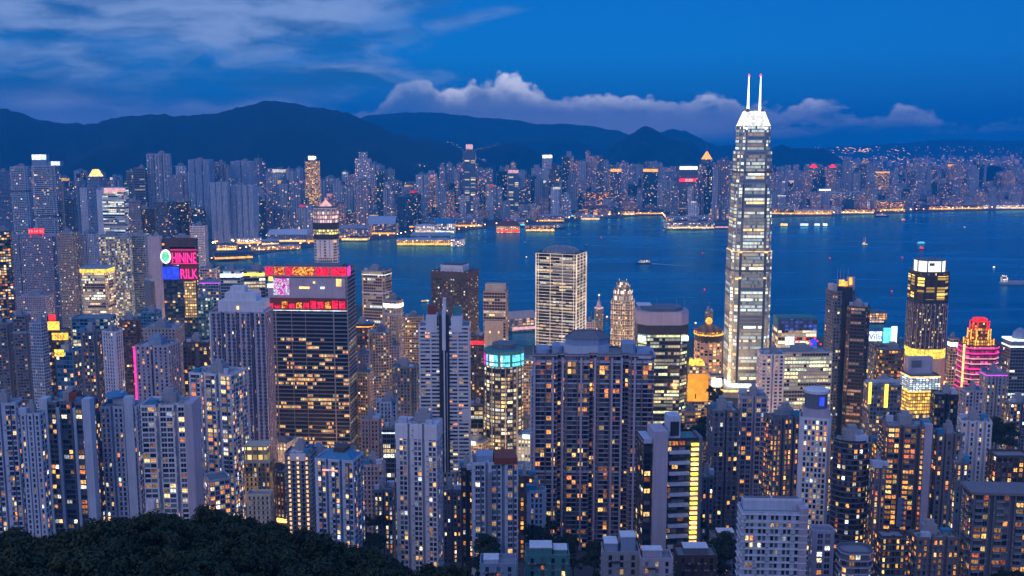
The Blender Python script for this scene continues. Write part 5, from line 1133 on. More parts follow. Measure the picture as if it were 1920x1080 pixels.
T = bld(907, 983, 664, 1000, 'rounded dark glass tower ringed by cyan LED letters at its top', 'round', 'dark', 'w3.0 p.35', 3.9, r=.9, lit=.95, pal='off', mode='floor', amp=1.25, pat2='w3 p.35', cat='office tower', name='round_led_tower', fin=False, core=False, single=False, curtain=True)
R_ = T.wd / 2; zl, zu = local(T, 945, 684)[1], local(T, 945, 667)[1]
for i in range(22):
    a = pi + .25 + i * .12; 
    if i % 5 == 4: continue
    b_ = T.solo('led_panel', EM['magenta' if i < 3 else 'cool' if i in (5, 6, 10) else 'cyan']); b_.obox((R_ * 1.02 * cos(a), R_ * .92 * sin(a)), R_ * .10, .6, zl + 2.5, zu, a + pi / 2); b_.obox((R_ * 1.02 * cos(a), R_ * .92 * sin(a)), R_ * .10, .6, zl - 2, zl + 1, a + pi / 2)
T.part('dark_drum', WALLS['teal']).lathe([(R_ * 1.01, zl - 3), (R_ * 1.01, T.h + 2), (R_ * .9, T.h + 3)], 28, sy=.9); T.part('roof_room', WALLS['slate']).lathe([(R_ * .6, T.h + 2), (R_ * .6, T.h + 8)], 18)
for an in (-2.2, -1.5, -.9): T.solo('vertical_fin', WALLS['steel']).obox((R_ * 1.02 * cos(an), R_ * .92 * sin(an)), 1.0, 1.2, 0, zl - 3, an + pi / 2)
T.finish()
bld(880, 907, 752, 1040, 'plain brown block with stacked yellow lit storeys beside the round LED tower', 'rect', 'brown', 'w4 p.3', 4.6, lit=1.1, pal='off', mode='floor', amp=1.3, **Z)
bld(1640, 1700, 648, 1180, 'low dark block of angular terraces below the lit billboards', 'oct', 'brown', 'w3 p.5', 4, lit=.35, pal='orange', cat='office block', name='office_block', single=False)
bld(1778, 1800, 628, 1320, 'tan block with square white lamp, left of the neon wrapped block', 'rect', 'tan', 'w2.6 p.8', 4, lit=.2, crown=('white', 9, 4), cat='office block', name='office_block', single=False)
# ------------------------------------------------------------------ middle rank of the near shore, Y 800-1150
A = dict()
bld(-20, 24, 600, 1060, 'dark tower with few amber rooms cut by the left edge', 'cross2', 'slate', lit=.10, rz=.2, nind=60, **A)
bld(20, 58, 583, 1050, 'dark lattice windowed tower with low roof, second from the left edge', 'cross2', 'slate', 'w2.2 p.5', lit=.09, rz=.1, nind=60, bands=((.9, 2, 'blue'),), **A)
bld(54, 88, 596, 1000, 'tower with pale blue ladder balconies left of the orange roof signs', 'comb2', 'blue', 'p.5 w2.6 p.5', lit=.08, rz=-.2, nind=60, slab='pale', **A)
T = bld(84, 132, 622, 1080, 'maroon block carrying orange and red illuminated roof signs', 'rect', 'brown', 'w2.2 p.7', 3.6, lit=.14, cat='office block', name='sign_block', single=False, fin=False, core=False)
panel(T, 'orange_sign', EM['amber'], 87, 603, 111, 619, -1, .8); panel(T, 'red_sign', EM['red'], 90, 591, 103, 601, -2.0, .8); panel(T, 'yellow_sign', EM['gold'], 98, 624, 129, 637, .6, .8); q = T.part('sign_frame', WALLS['dark']); q.box(-T.wd * .4, T.wd * .1, -T.dp / 2 + 2, -T.dp / 2 + 2.8, T.h, T.h + 16)
xx, zz = local(T, 113, 634); glyphs('sign_lettering', 'N33', 6, T, xx, -T.dp / 2 - 1.6, zz, EM['red'], .2); xx, zz = local(T, 99, 617); glyphs('sign_lettering', 'TQ8', 7, T, xx, -T.dp / 2 - .05, zz, EM['yellow'], .2); T.finish()
T = bld(103, 151, 648, 900, 'blue glass office block with small yellow sign at its corner', 'rect', 'roofblue', 'w2.6 p.25', 3.8, r=.8, rz=-.15, lit=.06, cat='office block', name='office_block', fin=False, curtain=True)
xx, zz = local(T, 114, 668); T.part('sign_board', EM['gold']).box(xx - 4.4, xx + 4.4, -T.dp / 2 - 1.4, -T.dp / 2 - .8, zz, zz + 6); glyphs('sign_lettering', 'NCSU', 3.4, T, xx, -T.dp / 2 - 1.6, zz + 1.4, WALLS['dark'], .1); T.finish()
bld(134, 218, 598, 1210, 'long flat dark hall roof with blue lit clerestory and yellow windows', 'rect', 'roofblue', 'w4 p.5', 4.2, r=.6, lit=.25, pal='off', cat='hall', name='low_hall', single=False, core=False)
bld(148, 192, 612, 950, 'dark apartment tower with yellow rooms right of the blue glass block', 'cross2', 'slate', lit=.18, rz=-.1, nind=70, **A)
bld(188, 231, 612, 900, 'white tower with curved ribbed face beneath the long dark hall', 'oct2', 'white', 'p.8 w1.2 p.5', lit=.03, rz=-.35, nind=70, **A)
bld(222, 264, 592, 1020, 'dark tower with brown side behind the white ribbed tower', 'cross2', 'brown', 'w2 p.6', lit=.12, rz=.2, nind=60, **A)
bld(258, 303, 578, 1180, 'teal blue low tower with flat roof below the pink letters', 'rect', 'roofblue', 'w2.4 p.7', 3.5, lit=.08, cat='office block', name='office_block', single=False)
T = bld(252, 337, 638, 850, 'mauve tower with vertical magenta neon edge and dark window strips', 'comb2', 'mauve', 'p1.4 w2 p1.4', rz=-.12, lit=.08, nind=80, fin=False, roof='blue', **A)
T.part('neon_edge', EM['pink']).tube((-T.wd / 2 - .6, -T.dp / 2 - .4, 0), (-T.wd / 2 - .6, -T.dp / 2 - .4, T.h), .75, .75, 6); T.finish(80)
bld(342, 400, 632, 930, 'maroon squat block with flat roof beside the mauve neon edged tower', 'rect', 'brown', 'w2.6 p1.2', 3.5, lit=.10, cat='office block', name='office_block', **A)
bld(262, 345, 607, 1080, 'grey stone block behind the mauve neon edged tower', 'rect', 'grey', 'p1 w1.6 p1', 3.6, lit=.06, cat='office block', name='office_block', single=False)
T = bld(393, 512, 588, 880, 'tall lavender tower with dark vertical slots and stacked penthouse boxes', 'comb4', 'mauve', 'p1.8 w1.2 s1 w1.2', 3.1, rz=-.05, r=.55, lit=.03, nind=100, fin=False, core=False)
q = T.part('penthouse', WALLS['white']); q.box(-T.wd * .36, T.wd * .46, -T.dp * .4, T.dp * .4, T.h, T.h + 10); q.box(-T.wd * .25, T.wd * .32, -T.dp * .3, T.dp * .3, T.h + 10.01, T.h + 17); q.box(-T.wd * .16, T.wd * .1, -T.dp * .2, T.dp * .2, T.h + 17.01, T.h + 22); q = T.part('dark_slot', WALLS['dark'])
for u in (-.2, .035, .28): T.solo('dark_slot', WALLS['dark']).box(u * T.wd, (u + .055) * T.wd, -T.dp / 2 + 1.2, -T.dp / 2 + 2, 4, T.h - 2)
T.part('white_ladder', WALLS['white']).box(-T.wd * .5 - .5, -T.wd * .5 + .8, -T.dp / 2 - .8, -T.dp / 2 + .2, 0, T.h); T.part('roof_lamp', EM['warm']).box(-1, 1, -T.dp * .41, -T.dp * .405, T.h + 3, T.h + 6); T.finish()
# cluster between the big office slab and the striped tower
bld(666, 702, 690, 1000, 'tan tower with row of lit stairwell windows right of big office slab', 'cross2', 'tan', 'p.5 w1.7 p.5', lit=.22, rz=-.3, nind=60, **A)
bld(690, 734, 615, 1080, 'slim cream tower of lit stacked yellow rooms beside the orange eaved block', 'cross2', 'cream', 'p.6 w1.8 p.6', lit=.2, rz=.2, nind=60, **A)
bld(733, 790, 680, 950, 'dark blue stepped roofed tower left of the black and white striped tower', 'cross', 'slate', 'p.5 w1.8 p.5', lit=.12, rz=-.2, nind=60, **A)
bld(712, 752, 640, 1120, 'tall grey tower with dark ladder windows behind the blue roofed tower', 'comb2', 'mauve', 'p.9 w1.6 p.6', lit=.08, nind=40, single=False)
bld(664, 694, 655, 1060, 'lavender block with plain side close to big office slab', 'comb2', 'mauve', 'p1 w1.4 p.8', lit=.06, nind=40, single=False)
bld(755, 795, 588, 1420, 'low harbour side block with warm rooms behind the grey striped towers', 'rect', 'tan', 'w2.4 p.7', 3.5, lit=.3, cat='office block', name='office_block', single=False)
bld(880, 908, 622, 1200, 'narrow dark block with red lamp beside the cream roof box tower', 'rect', 'brown', 'w2 p.6', 3.5, lit=.2, crown=('red', 9, 5), cat='office block', name='office_block', single=False)
bld(950, 1006, 668, 1250, 'tan low block with quay side terraces left of the domed tower', 'rect', 'tan', 'w2.4 p.6', 3.6, lit=.3, cat='office block', name='office_block', single=False)
bld(676, 714, 775, 760, 'narrow tan tower with close horizontal ribs below the blue stepped roofs', 'comb2', 'pink', 'p.4 w2.4 p.4', rz=-.05, lit=.05, nind=70, slab='tan', **A)
bld(703, 746, 742, 790, 'small blue grey tower with cluttered roof above the dark glass block', 'cross', 'pale', 'p.6 w1.5 p.6', lit=.06, nind=60, **A)
bld(716, 750, 790, 730, 'dark glass block with single white lit floor left of the white slab tower', 'rect', 'slate', 'w2.6 p.2', 3.6, lit=.22, pal='cool', mode='floor', cat='office block', name='office_block', curtain=True, crown=('cool', 3.2, 2.2))
bld(678, 722, 858, 640, 'short pinkish tower with ribbed floors near the wooded slope', 'comb2', 'pink', 'p.5 w2.2 p.5', lit=.04, nind=80, slab='mauve', **A)
# -------- black and white striped tower
T = bld(785, 882, 614, 810, 'black and white striped apartment tower with tall central fin', 'comb2', 'white', 'p.5 w3.6 w3.6 p.5', 3.1, r=.55, lit=.10, nind=100, fin=False, core=False, sill=1.15, head=.35)
q = T.part('dark_core', WALLS['dark']); q.box(-T.wd * .10, T.wd * .10, -T.dp / 2 - .6, T.dp * .1, 0, T.h + 10)
q = T.part('white_fin', WALLS['white']); zf = local(T, 832, 562)[1]; q.box(-T.wd * .035, T.wd * .035, -T.dp / 2 - 2.4, T.dp * .1, T.h - 18, zf - 8); q.box(-T.wd * .012, T.wd * .012, -T.dp / 2 - 2.0, -T.dp / 2 - .61, 0, T.h - 18.1); q.box(T.wd * .05, T.wd * .058, -T.dp / 2 - 1.6, -T.dp / 2 - .61, 0, T.h - 20); q.box(-T.wd * .03, T.wd * .03, -T.dp * .3, T.dp * .05, zf - 8.02, zf)
for sx in (-1, 1):
    T.solo('white_block', WALLS['white']).box(sx * T.wd * .25 - 4.3, sx * T.wd * .25 + 4.3, -T.dp / 2 - .5, T.dp * .3, T.h - 4, T.h + 9 - (sx > 0) * 1); T.solo('white_block', WALLS['white']).box(sx * T.wd * .43 - 3.5, sx * T.wd * .43 + 3.5, -T.dp / 2 - .7, -T.dp / 2 + 3, T.h - 76, T.h - 66)
q = T.part('roof_plant', WALLS['rust']); q.box(-T.wd * .34, -T.wd * .18, -3, 4, T.h + 9.01, T.h + 16); T.part('roof_tank', WALLS['teal']).box(T.wd * .17, T.wd * .34, -3, 4, T.h + 8.01, T.h + 15); T.finish()
# ------------------------------------------------------------------ front rank, left
F = dict(r=.7)
bld(-30, 40, 742, 590, 'pale blue tower cut by the left edge with bright orange stair column', 'comb2', 'pale', 'p1.8 w1.3 w1.3 s.9 w2.2', rz=.12, lit=.16, pat2='p.5 w1.4 p.5', **F)
bld(36, 84, 760, 580, 'pale ribbed tower with curved parapet, right of the orange stair column', 'comb3', 'pale', 'p1.2 w2.6 p.3', lit=.14, **F)
T = bld(82, 186, 740, 600, 'dark windowed tower between two blue blank piers with red roof box', 'comb3', 'slate', 'w2.6 p.15 w1.6 p.3', rz=-.05, lit=.20, fin=False, **F)
q = T.part('blank_pier', WALLS['pale'])
for u in (-.52, -.18, .21, .50): T.solo('blank_pier', WALLS['pale']).box(u * T.wd - (2.4 if abs(u) > .4 else .8), u * T.wd + (2.4 if abs(u) > .4 else .8), -T.dp / 2 - 1.0, -T.dp / 2 + 5, 0, T.h + (3.5 if abs(u) > .4 else -2))
T.part('red_roof_box', WALLS['rust']).box(T.wd * .02, T.wd * .2, -T.dp * .3, T.dp * .1, T.h + .01, T.h + 6); T.finish()
T = bld(186, 268, 748, 615, 'pale blue bayed tower with tall plain lift wall and round roof canopy', 'comb3', 'pale', 'p.5 w2.4 s.8 w1.4 p.4', rz=.06, lit=.09, fin=False, roof='pale', **F)
q = T.part('lift_wall', WALLS['pale']); q.box(T.wd * .18, T.wd * .42, -T.dp / 2 - 1.2, -T.dp / 2 + 4, 0, T.h + 7); T.part('canopy', WALLS['roofblue']).lathe([(6, T.h + 6), (7, T.h + 6.5), (5.5, T.h + 8), (.5, T.h + 8.8)], 14, (-3, 0)); T.finish()
T = bld(262, 376, 745, 600, 'white slab tower with gridded picture windows and broad blank right pier', 'comb3', 'white', 'w3.1 p.28', rz=.03, lit=.16, fin=False, core=True, **F)
q = T.part('blank_pier', WALLS['mauve']); q.box(T.wd * .36, T.wd * .515, -T.dp / 2 - .8, T.dp * .3, 0, T.h + 2); T.part('low_wing', WALLS['white']).box(-T.wd * .43, -T.wd * .28, -T.dp / 2 - 5, -T.dp / 2 - .02, 0, T.h * .46); T.finish()
bld(353, 462, 690, 690, 'white and dark tower with glittering lit rooms and jutting roof beam', 'comb3', 'white', 'p.5 w2.6 s.7 w1.5 p.3', rz=-.25, lit=.34, **F)
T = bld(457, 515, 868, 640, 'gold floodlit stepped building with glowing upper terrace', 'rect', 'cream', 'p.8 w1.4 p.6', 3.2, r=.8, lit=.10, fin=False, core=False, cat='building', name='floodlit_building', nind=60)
GL_ = far_mat('gold floodlit stone', (.5, .4, .25), 1.3, (1, .60, .14), (1, .72, .28), 3.5, 9, .72); T.mb['wall'] = (T.mb['wall'][0], far_mat('amber glow stone', (.5, .38, .24), 1.2, (.75, .40, .13), (.85, .5, .2), 40, 30, .33))  # both stones emit the floodlight they appear to receive
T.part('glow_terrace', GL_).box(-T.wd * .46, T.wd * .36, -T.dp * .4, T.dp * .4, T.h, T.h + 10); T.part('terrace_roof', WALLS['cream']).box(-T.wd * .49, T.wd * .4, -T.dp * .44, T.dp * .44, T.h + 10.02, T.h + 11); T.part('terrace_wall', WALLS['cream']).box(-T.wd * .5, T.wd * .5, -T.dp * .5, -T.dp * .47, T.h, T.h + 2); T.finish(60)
bld(462, 512, 930, 600, 'lower amber wing with dark square windows under the gold terrace', 'rect', 'cream', 'p.9 w1.2 p.7', 3.1, r=.6, lit=.05, core=False, cat='building', name='low_wing_building', nind=60)
T = bld(533, 593, 836, 640, 'slim dark tower with three columns of warm lit stair windows', 'comb3', 'slate', 'p.8 w1.6 p.8', rz=-.08, lit=.02, fin=False, nind=100, slab='blue')
q = MB()
for u in (-.33, 0, .34):
    for k in range(int(T.h / 3.1)):
        z_ = T.h - 3 - k * 3.1; T.rep['window'].append((('window', 1.5, 1.7, 'slate'), (u * T.wd, -T.dp / 2 - .62, z_), 0.0, (1.5, .85, .32, 1)))
T.part('white_top', WALLS['white']).box(-T.wd * .3, T.wd * .3, -T.dp / 2 - .5, T.dp * .2, T.h - 4, T.h + 1); T.finish(100)
bld(382, 432, 905, 640, 'low terraced building with slanted lit glass roof edge above the trees', 'rect', 'white', 'w3 p.4', 3.2, r=1.2, rz=.5, lit=.5, core=False, cat='building', name='low_terrace_building', nind=60)
T = bld(590, 682, 868, 560, 'white blue apartment block with hipped blue roof beside the wooded slope', 'comb3', 'pale', 'p1.3 w1.7 s.9 w1.7', rz=-.22, r=.75, lit=.20, fin=False, core=False)
T.part('hipped_roof', WALLS['roofblue']).prism(rect(T.wd * .95, T.dp * .95), T.h + .2, T.h + 4.5, P2=rect(T.wd * .5, T.dp * .4)); T.part('roof_box', WALLS['brown']).box(-T.wd * .08, T.wd * .22, -4, 4, T.h + 1, T.h + 6.5); T.part('pink_light', EM['rose']).box(-T.wd * .3, T.wd * .1, -T.dp / 2 - .4, -T.dp / 2 - .02, T.h - 5.6, T.h - 4.8); T.finish()
T = bld(741, 829, 782, 590, 'white slab tower with deep square windows and dark central recess', 'comb3', 'white', 'p1.7 w1.8 p.5 w1.8', 3.1, rz=-.16, r=.62, lit=.10, fin=False, core=True, pat2='p.7 w1.3 p.7')
T.part('blank_top', WALLS['white']).prism(grow(T.P, .25), T.h - 8, T.h + .3, 0); T.finish()
T = bld(884, 971, 872, 520, 'pale blue apartment block with rust red roof band and glass bay', 'comb3', 'pale', 'p1 w2.5 s.8 w1.4', rz=.06, r=.7, lit=.12, fin=False, core=False)
T.part('rust_roof', WALLS['rust']).box(-T.wd * .02, T.wd * .49, -T.dp / 2 - .6, T.dp * .4, T.h + .2, T.h + 3.6); T.part('roof_box', WALLS['blue']).box(-T.wd * .4, -T.wd * .04, -T.dp * .35, T.dp * .3, T.h + .01, T.h + 4); T.part('glass_bay', CURT_M).box(-T.wd * .14, -T.wd * .07, -T.dp / 2 - 1.4, -T.dp / 2 - .02, 0, T.h - 4); T.finish()
bld(864, 890, 862, 545, 'narrow black framed tower with orange stair lights left of the rust roofed block', 'comb2', 'dark', 'w2.2 p.5', lit=.25, r=1.1, nind=80)
# ------------------------------------------------------------------ large residential complex in the centre
T = bld(1000, 1226, 668, 690, 'huge brown grey residential complex with curved balconies and glazed roof deck', 'comb4', 'taupe', 'P.8 g3.2 p.2 g2.2 s.6', 3.2, rz=-.03, r=.34, lit=.13, slab='mauve', fin=False, core=False, balc='stone', bdepth=1.1, pat2='p.4 w2 p.4', amp=1.0, pal='orange', nind=100, bands=((.965, 1.2, 'pale'), (.86, .8, 'pale'), (.41, .8, 'pale')))
q = T.part('roof_deck', WALLS['pale']); q.prism([(a - 6, c) for a, c in octo(T.wd * .42, T.dp * .7, 8)], T.h, T.h + 5.5); q = T.part('roof_pavilion', WALLS['blue']); q.prism([(a - 4, c) for a, c in octo(T.wd * .36, T.dp * .55, 7)], T.h + 5.52, T.h + 10); T.part('pavilion_roof', WALLS['slate']).prism([(a - 4, c) for a, c in octo(T.wd * .38, T.dp * .6, 7)], T.h + 10.02, T.h + 15, P2=[(a - 4, c) for a, c in octo(T.wd * .24, T.dp * .3, 5)])
q = T.part('roof_wing', WALLS['blue'])
for u, h_, w_ in ((-.42, 3, 9), (-.30, 5, 7), (.30, 7, 9), (.43, 2.5, 10)): T.solo('roof_wing', WALLS['blue']).prism([(a + u * T.wd, c) for a, c in octo(w_, T.dp * .6, 2)], T.h + .02, T.h + h_)
T.part('curved_eave', WALLS['pale']).prism([(a + T.wd * .43, c) for a, c in octo(15, T.dp * 1.08, 4)], T.h - 1.5, T.h + .01)
T.part('lit_penthouse', far_mat('warm penthouse windows', (.2, .16, .15), .5, (1, .45, .1), (1, .6, .3), 3, 5, .9)).box(T.wd * -.23, T.wd * -.13, -T.dp / 2 - 1.4, -T.dp / 2 - .9, T.h - 12, T.h - 4)
q = T.part('pier', WALLS['mauve'])
for u in (-.49, -.335, -.255, -.10, .015, .155, .235, .345): T.solo('pier', WALLS['mauve']).box(u * T.wd - .7, u * T.wd + .7, -T.dp / 2 - 1.3, -T.dp / 2 + .4, 0, T.h - 1.2)
T.finish()
bld(994, 1026, 690, 760, 'blue grey tower of dark balconies behind the left wing of the residential complex', 'comb2', 'pale', 'p.4 w2 p.4', lit=.12, nind=80)
bld(1190, 1227, 682, 740, 'tower with copper lit glass face at the right end of the residential complex', 'oct2', 'pink', 'w2 p.4', lit=.5, pal='orange', amp=.45, nind=80)
bld(988, 1024, 905, 560, 'narrow pale tower with stepped cream roofs left below the residential complex', 'cross2', 'pale', 'p.5 w1.5 p.5', lit=.10, nind=70)
# -------- pale fin building
T = bld(1194, 1314, 828, 550, 'dark balconied block with tall blank lavender fin and bright lit stairs', 'rect', 'dark', 'w3.4 p.3', 3.3, rz=.10, r=.55, lit=.12, fin=False, core=False, nind=100)
q = T.part('lavender_fin', WALLS['mauve']); q.box(-T.wd * .34, -T.wd * .09, -T.dp / 2 - 2.2, T.dp * .3, 0, T.h + 6)
q = T.part('roof_room', WALLS['pale']); q.box(-T.wd * .05, T.wd * .16, -T.dp * .35, T.dp * .2, T.h + .01, T.h + 13); T.part('dark_opening', WALLS['dark']).box(-T.wd * .02, T.wd * .13, -T.dp * .37, -T.dp * .352, T.h + 2, T.h + 10)
bk = MB(); 
for k in range(1, int(T.h / 6.0)):
    b = MB(); b.box(T.wd * -.06, T.wd * .30, -T.dp / 2 - 2.6, -T.dp / 2 - .02, T.h - k * 6.0 - .9, T.h - k * 6.0 + .5); b.build('balcony', WALLS['pale'], T.root)
for k in range(int(T.h / 2.8)):
    b = MB(); b.box(T.wd * .335, T.wd * .46, -T.dp / 2 - 1.1, -T.dp / 2 - .02, T.h - 3 - k * 2.8, T.h - 1.6 - k * 2.8); b.build('lit_stair_landing', EM['warm'] if k % 3 else EM['yellow'], T.root)
T.part('stair_frame', WALLS['slate']).box(T.wd * .465, T.wd * .52, -T.dp / 2 - 1.6, T.dp * .2, 0, T.h + 2); T.part('roof_pool', WALLS['teal']).box(T.wd * .18, T.wd * .42, -T.dp * .3, T.dp * .3, T.h + .01, T.h + .6)
T.part('roof_rail', WALLS['pale']).box(-T.wd * .5, -T.wd * .35, -T.dp / 2 - .4, T.dp * .4, T.h - 1, T.h + 1.4); T.finish()
# ------------------------------------------------------------------ front rank, right
bld(1326, 1388, 756, 620, 'dark slate tower with blank side wall right of the hillside garden', 'comb2', 'slate', 'p.8 w1.6 p.5', rz=.05, r=.9, lit=.08, nind=80)
bld(1384, 1440, 730, 640, 'pale framed tower with roof machine room in front of the silver skyscraper', 'comb2', 'mauve', 'p.4 w2.8 p.25', rz=-.05, r=.8, lit=.22)
T = bld(1432, 1508, 770, 590, 'curved lavender tower with white rails and many warm rooms', 'comb3', 'slate', 'p.3 b3.0 p.2 w2.4', 3.1, rz=.28, r=.6, lit=.42, pal='orange', balc='white', bdepth=1.0, fin=False, nind=100)
T.part('roof_arc', WALLS['slate']).lathe([(T.wd * .34, T.h + .02), (T.wd * .36, T.h + 2.2), (T.wd * .25, T.h + 4), (.5, T.h + 4.3)], 20, sy=.6); T.finish()
T = bld(1500, 1560, 770, 560, 'white latticed tower with drum shaped roof tank', 'oct2', 'white', 'p.4 w1.5 p.3', 3.0, rz=-.25, r=.8, lit=.30, fin=False, nind=100)
q = T.part('roof_block', WALLS['mauve']); q.box(-7, 7, -6, 6, T.h, T.h + 6); T.part('drum_tank', WALLS['slate']).lathe([(6.2, T.h + 6), (6.2, T.h + 14.5)], 20); T.part('tank_cap', WALLS['white']).lathe([(6.9, T.h + 14.5), (6.9, T.h + 16), (5.5, T.h + 16.6)], 20); T.part('tank_mark', EM['blue']).box(1.5, 4.2, -6.4, -5.6, T.h + 8, T.h + 13); T.finish()
T = bld(1556, 1642, 812, 545, 'dark round fronted tower with spiralling balconies and golden rooms', 'round', 'dark', 'w2.2 p.25', 3.1, r=.8, lit=.30, nind=100, slab='slate', pat2='w2 p.3', fin=False, pal='res', amp=1.2)
T.part('pale_roof_slab', WALLS['pale']).box(T.wd * .0, T.wd * .34, -T.dp * .4, -T.dp * .1, T.h + .02, T.h + 3.5); T.finish()
bld(1636, 1668, 818, 640, 'narrow dark tower with two columns of orange rooms', 'comb2', 'brown', 'w1.8 p.5', lit=.40, pal='orange', r=1.1, nind=80)
T = bld(1652, 1752, 786, 590, 'brown grey tower with broad plain corner strip and golden balconies', 'comb3', 'taupe', 'p.3 b3 p.2 w2.2', 3.1, rz=-.12, r=.7, lit=.36, pal='orange', balc='slate', fin=False, nind=100)
q = T.part('blank_strip', WALLS['mauve']); q.box(T.wd * .30, T.wd * .46, -T.dp / 2 - 1.5, T.dp * .1, 0, T.h + 3); T.part('lit_panel', WALLS['blue']).box(-T.wd * .2, -T.wd * .05, -T.dp / 2 - 1.2, -T.dp / 2 - .5, T.h - 60, T.h - 42); T.finish()  # includes a flat blue panel on the front wall
bld(1746, 1798, 728, 720, 'black tower with bluish roof edge and few golden rooms', 'comb2', 'dark', 'w2 p.5', lit=.16, rz=-.15, nind=80)
bld(1742, 1806, 800, 600, 'dark ribbed tower with string of tiny stair lights along its edge', 'comb3', 'taupe', 'w2.4 p.3', lit=.22, rz=.1, r=.7)
bld(1796, 1862, 778, 640, 'lavender white tower with stepped bays and small red sign', 'comb4', 'white', 'p.8 w2.4 s.7', lit=.12, rz=-.2, r=.7)
bld(1800, 1846, 722, 830, 'grey residential slab behind the stepped lavender tower', 'comb2', 'mauve', 'p.5 w1.8 p.5', lit=.14, nind=60)
bld(1838, 1890, 690, 900, 'blank grey tower with pink lit edge below the neon wrapped block', 'comb2', 'grey', 'p1 w1.6 p1', lit=.12, nind=60, crown=('violet', 1.2, .3))
bld(1880, 1940, 745, 860, 'dark slab with yellow rooms at the right edge below white light lines', 'comb2', 'slate', 'w2 p.6', lit=.25, nind=60)
bld(1852, 1935, 858, 600, 'dark brown block with flat blue roof and orange lit top rooms', 'rect', 'brown', 'w2.4 p1.0', 3.2, r=.6, lit=.15, core=False, crown=None, cat='apartment block', name='apartment_block', nind=80)
T = bld(1808, 1935, 930, 470, 'wide grey block with overhanging roof and dark central window column, lower right', 'comb3', 'slate', 'p.3 b3 p.2 w2', 3.1, rz=-.08, r=.5, lit=.30, pal='orange', balc='grey', fin=False, core=False, nind=100)
T.part('roof_overhang', WALLS['taupe']).prism(grow(rect(T.wd, T.dp), 1.6), T.h + .3, T.h + 1.6, 0, bot=True); T.finish()
T = bld(1384, 1514, 966, 425, 'white slab block with sunken roof court at the lower edge', 'rect', 'pale', 'p.9 w1.3 p.5 w1.3 p.9', 3.1, rz=-.05, r=.42, lit=.14, fin=False, core=False, nind=100, slab='white', bands=((.94, .4, 'white'),))
q = T.part('court_wall', WALLS['pale']); q.box(-T.wd * .46, T.wd * .46, -T.dp * .05, T.dp * .45, T.h + .02, T.h + 4.2); T.part('court_floor', WALLS['slate']).box(-T.wd * .43, T.wd * .43, -T.dp * .02, T.dp * .42, T.h + 4.21, T.h + 4.5); q2 = T.part('court_rail', WALLS['white'])
q2.box(-T.wd * .46, T.wd * .46, -T.dp * .06, -T.dp * .055, T.h + 4.2, T.h + 5.4); q2.box(-T.wd * .02, T.wd * .0, -T.dp * .02, T.dp * .42, T.h + 4.52, T.h + 5.2); T.part('plain_right_wall', WALLS['mauve']).box(T.wd * .38, T.wd * .505, -T.dp / 2 - .4, T.dp * .3, 0, T.h + 3); T.finish()
# low houses at the lower edge
def house(pl, pr, pt, Y, label, wall, steps, cat='house', name='low_house'):
    T = bld(pl, pr, pt, Y, label, 'rect', wall, 'p1.6 w1.6 p1.4', 3.2, r=.7, lit=.10, core=False, cat=cat, name=name, nind=40, fin=False)
    for (u0, u1, v0, v1, h_, wl) in steps: T.part('upper_storey', WALLS[wl]).box(u0 * T.wd, u1 * T.wd, v0 * T.dp, v1 * T.dp, T.h + .02, T.h + h_); T.part('terrace_edge', WALLS['white']).box(u0 * T.wd - .2, u1 * T.wd + .2, v0 * T.dp - .2, v1 * T.dp + .2, T.h + h_ + .01, T.h + h_ + .4)
    T.part('awning', WALLS['dark']).box(-T.wd * .3, -T.wd * .05, -T.dp / 2 - 1.5, -T.dp / 2 - .01, T.h - 3.2, T.h - 2.9); T.finish(40)
house(1127, 1200, 1040, 430, 'grey house of stacked cubes with open terraces, lower centre', 'grey', ((-.45, -.1, -.3, .4, 4, 'blue'), (.0, .4, -.2, .4, 6.5, 'mauve')))
house(1196, 1262, 1052, 425, 'lavender house with slanted roof terraces, right of the stacked cubes', 'mauve', ((-.4, .2, -.1, .4, 3, 'mauve'),))
house(1262, 1345, 1046, 455, 'low brown house with orange lit porch beneath the fin block', 'brown', ((-.3, .3, -.2, .3, 3, 'slate'),))
house(985, 1068, 1046, 460, 'low house with draped teal sheet roof below the residential complex', 'teal', ((-.4, .1, -.3, .3, 3.5, 'teal'), (.15, .45, -.2, .3, 2, 'roofblue')))
house(900, 968, 1062, 450, 'pale terrace roofs with blue pool right of the wooded slope', 'blue', ((-.4, .0, -.3, .3, 2, 'pale'),))
house(1330, 1388, 1012, 520, 'small dark house under trees left of the white slab block', 'slate', ((-.3, .3, -.3, .3, 3, 'brown'),))

bld(1634, 1664, 858, 540, 'slim grey tower with scattered orange rooms beside the spiralling tower', 'comb2', 'taupe', 'w2 p.4', lit=.32, pal='orange', r=1, nind=80)
bld(1786, 1818, 852, 545, 'slim slate tower with golden rooms left of the wide overhanging roof block', 'comb2', 'slate', 'w2 p.4', lit=.30, r=1, nind=80)
bld(1438, 1474, 815, 640, 'narrow taupe tower with warm bay rooms behind the curved lavender tower', 'comb2', 'taupe', 'w2.2 p.3', lit=.35, pal='orange', nind=80)
bld(1516, 1566, 1000, 470, 'low lavender podium with curved edge below the white latticed tower', 'oct2', 'mauve', 'p.5 w2.4 p.5', lit=.3, core=False, cat='podium', name='podium', nind=60)
bld(1640, 1700, 1010, 470, 'dark low block with orange lit terraces under the brown grey tower', 'comb2', 'brown', 'w2.4 p.5', lit=.45, pal='orange', core=False, cat='apartment block', name='apartment_block', nind=60, slab='slate')
bld(1706, 1802, 990, 480, 'dark balconied block packed with golden rooms at the lower right edge', 'comb3', 'taupe', 'w2.4 p.3', lit=.42, pal='orange', r=.5, nind=100, slab='slate')
bld(1566, 1640, 1040, 440, 'chamfered dark podium with warm lit rim at the lower edge', 'oct', 'slate', 'w2.4 p.3', lit=.5, r=.8, core=False, cat='podium', name='podium', nind=60, slab='mauve', pat2='w2 p.3')
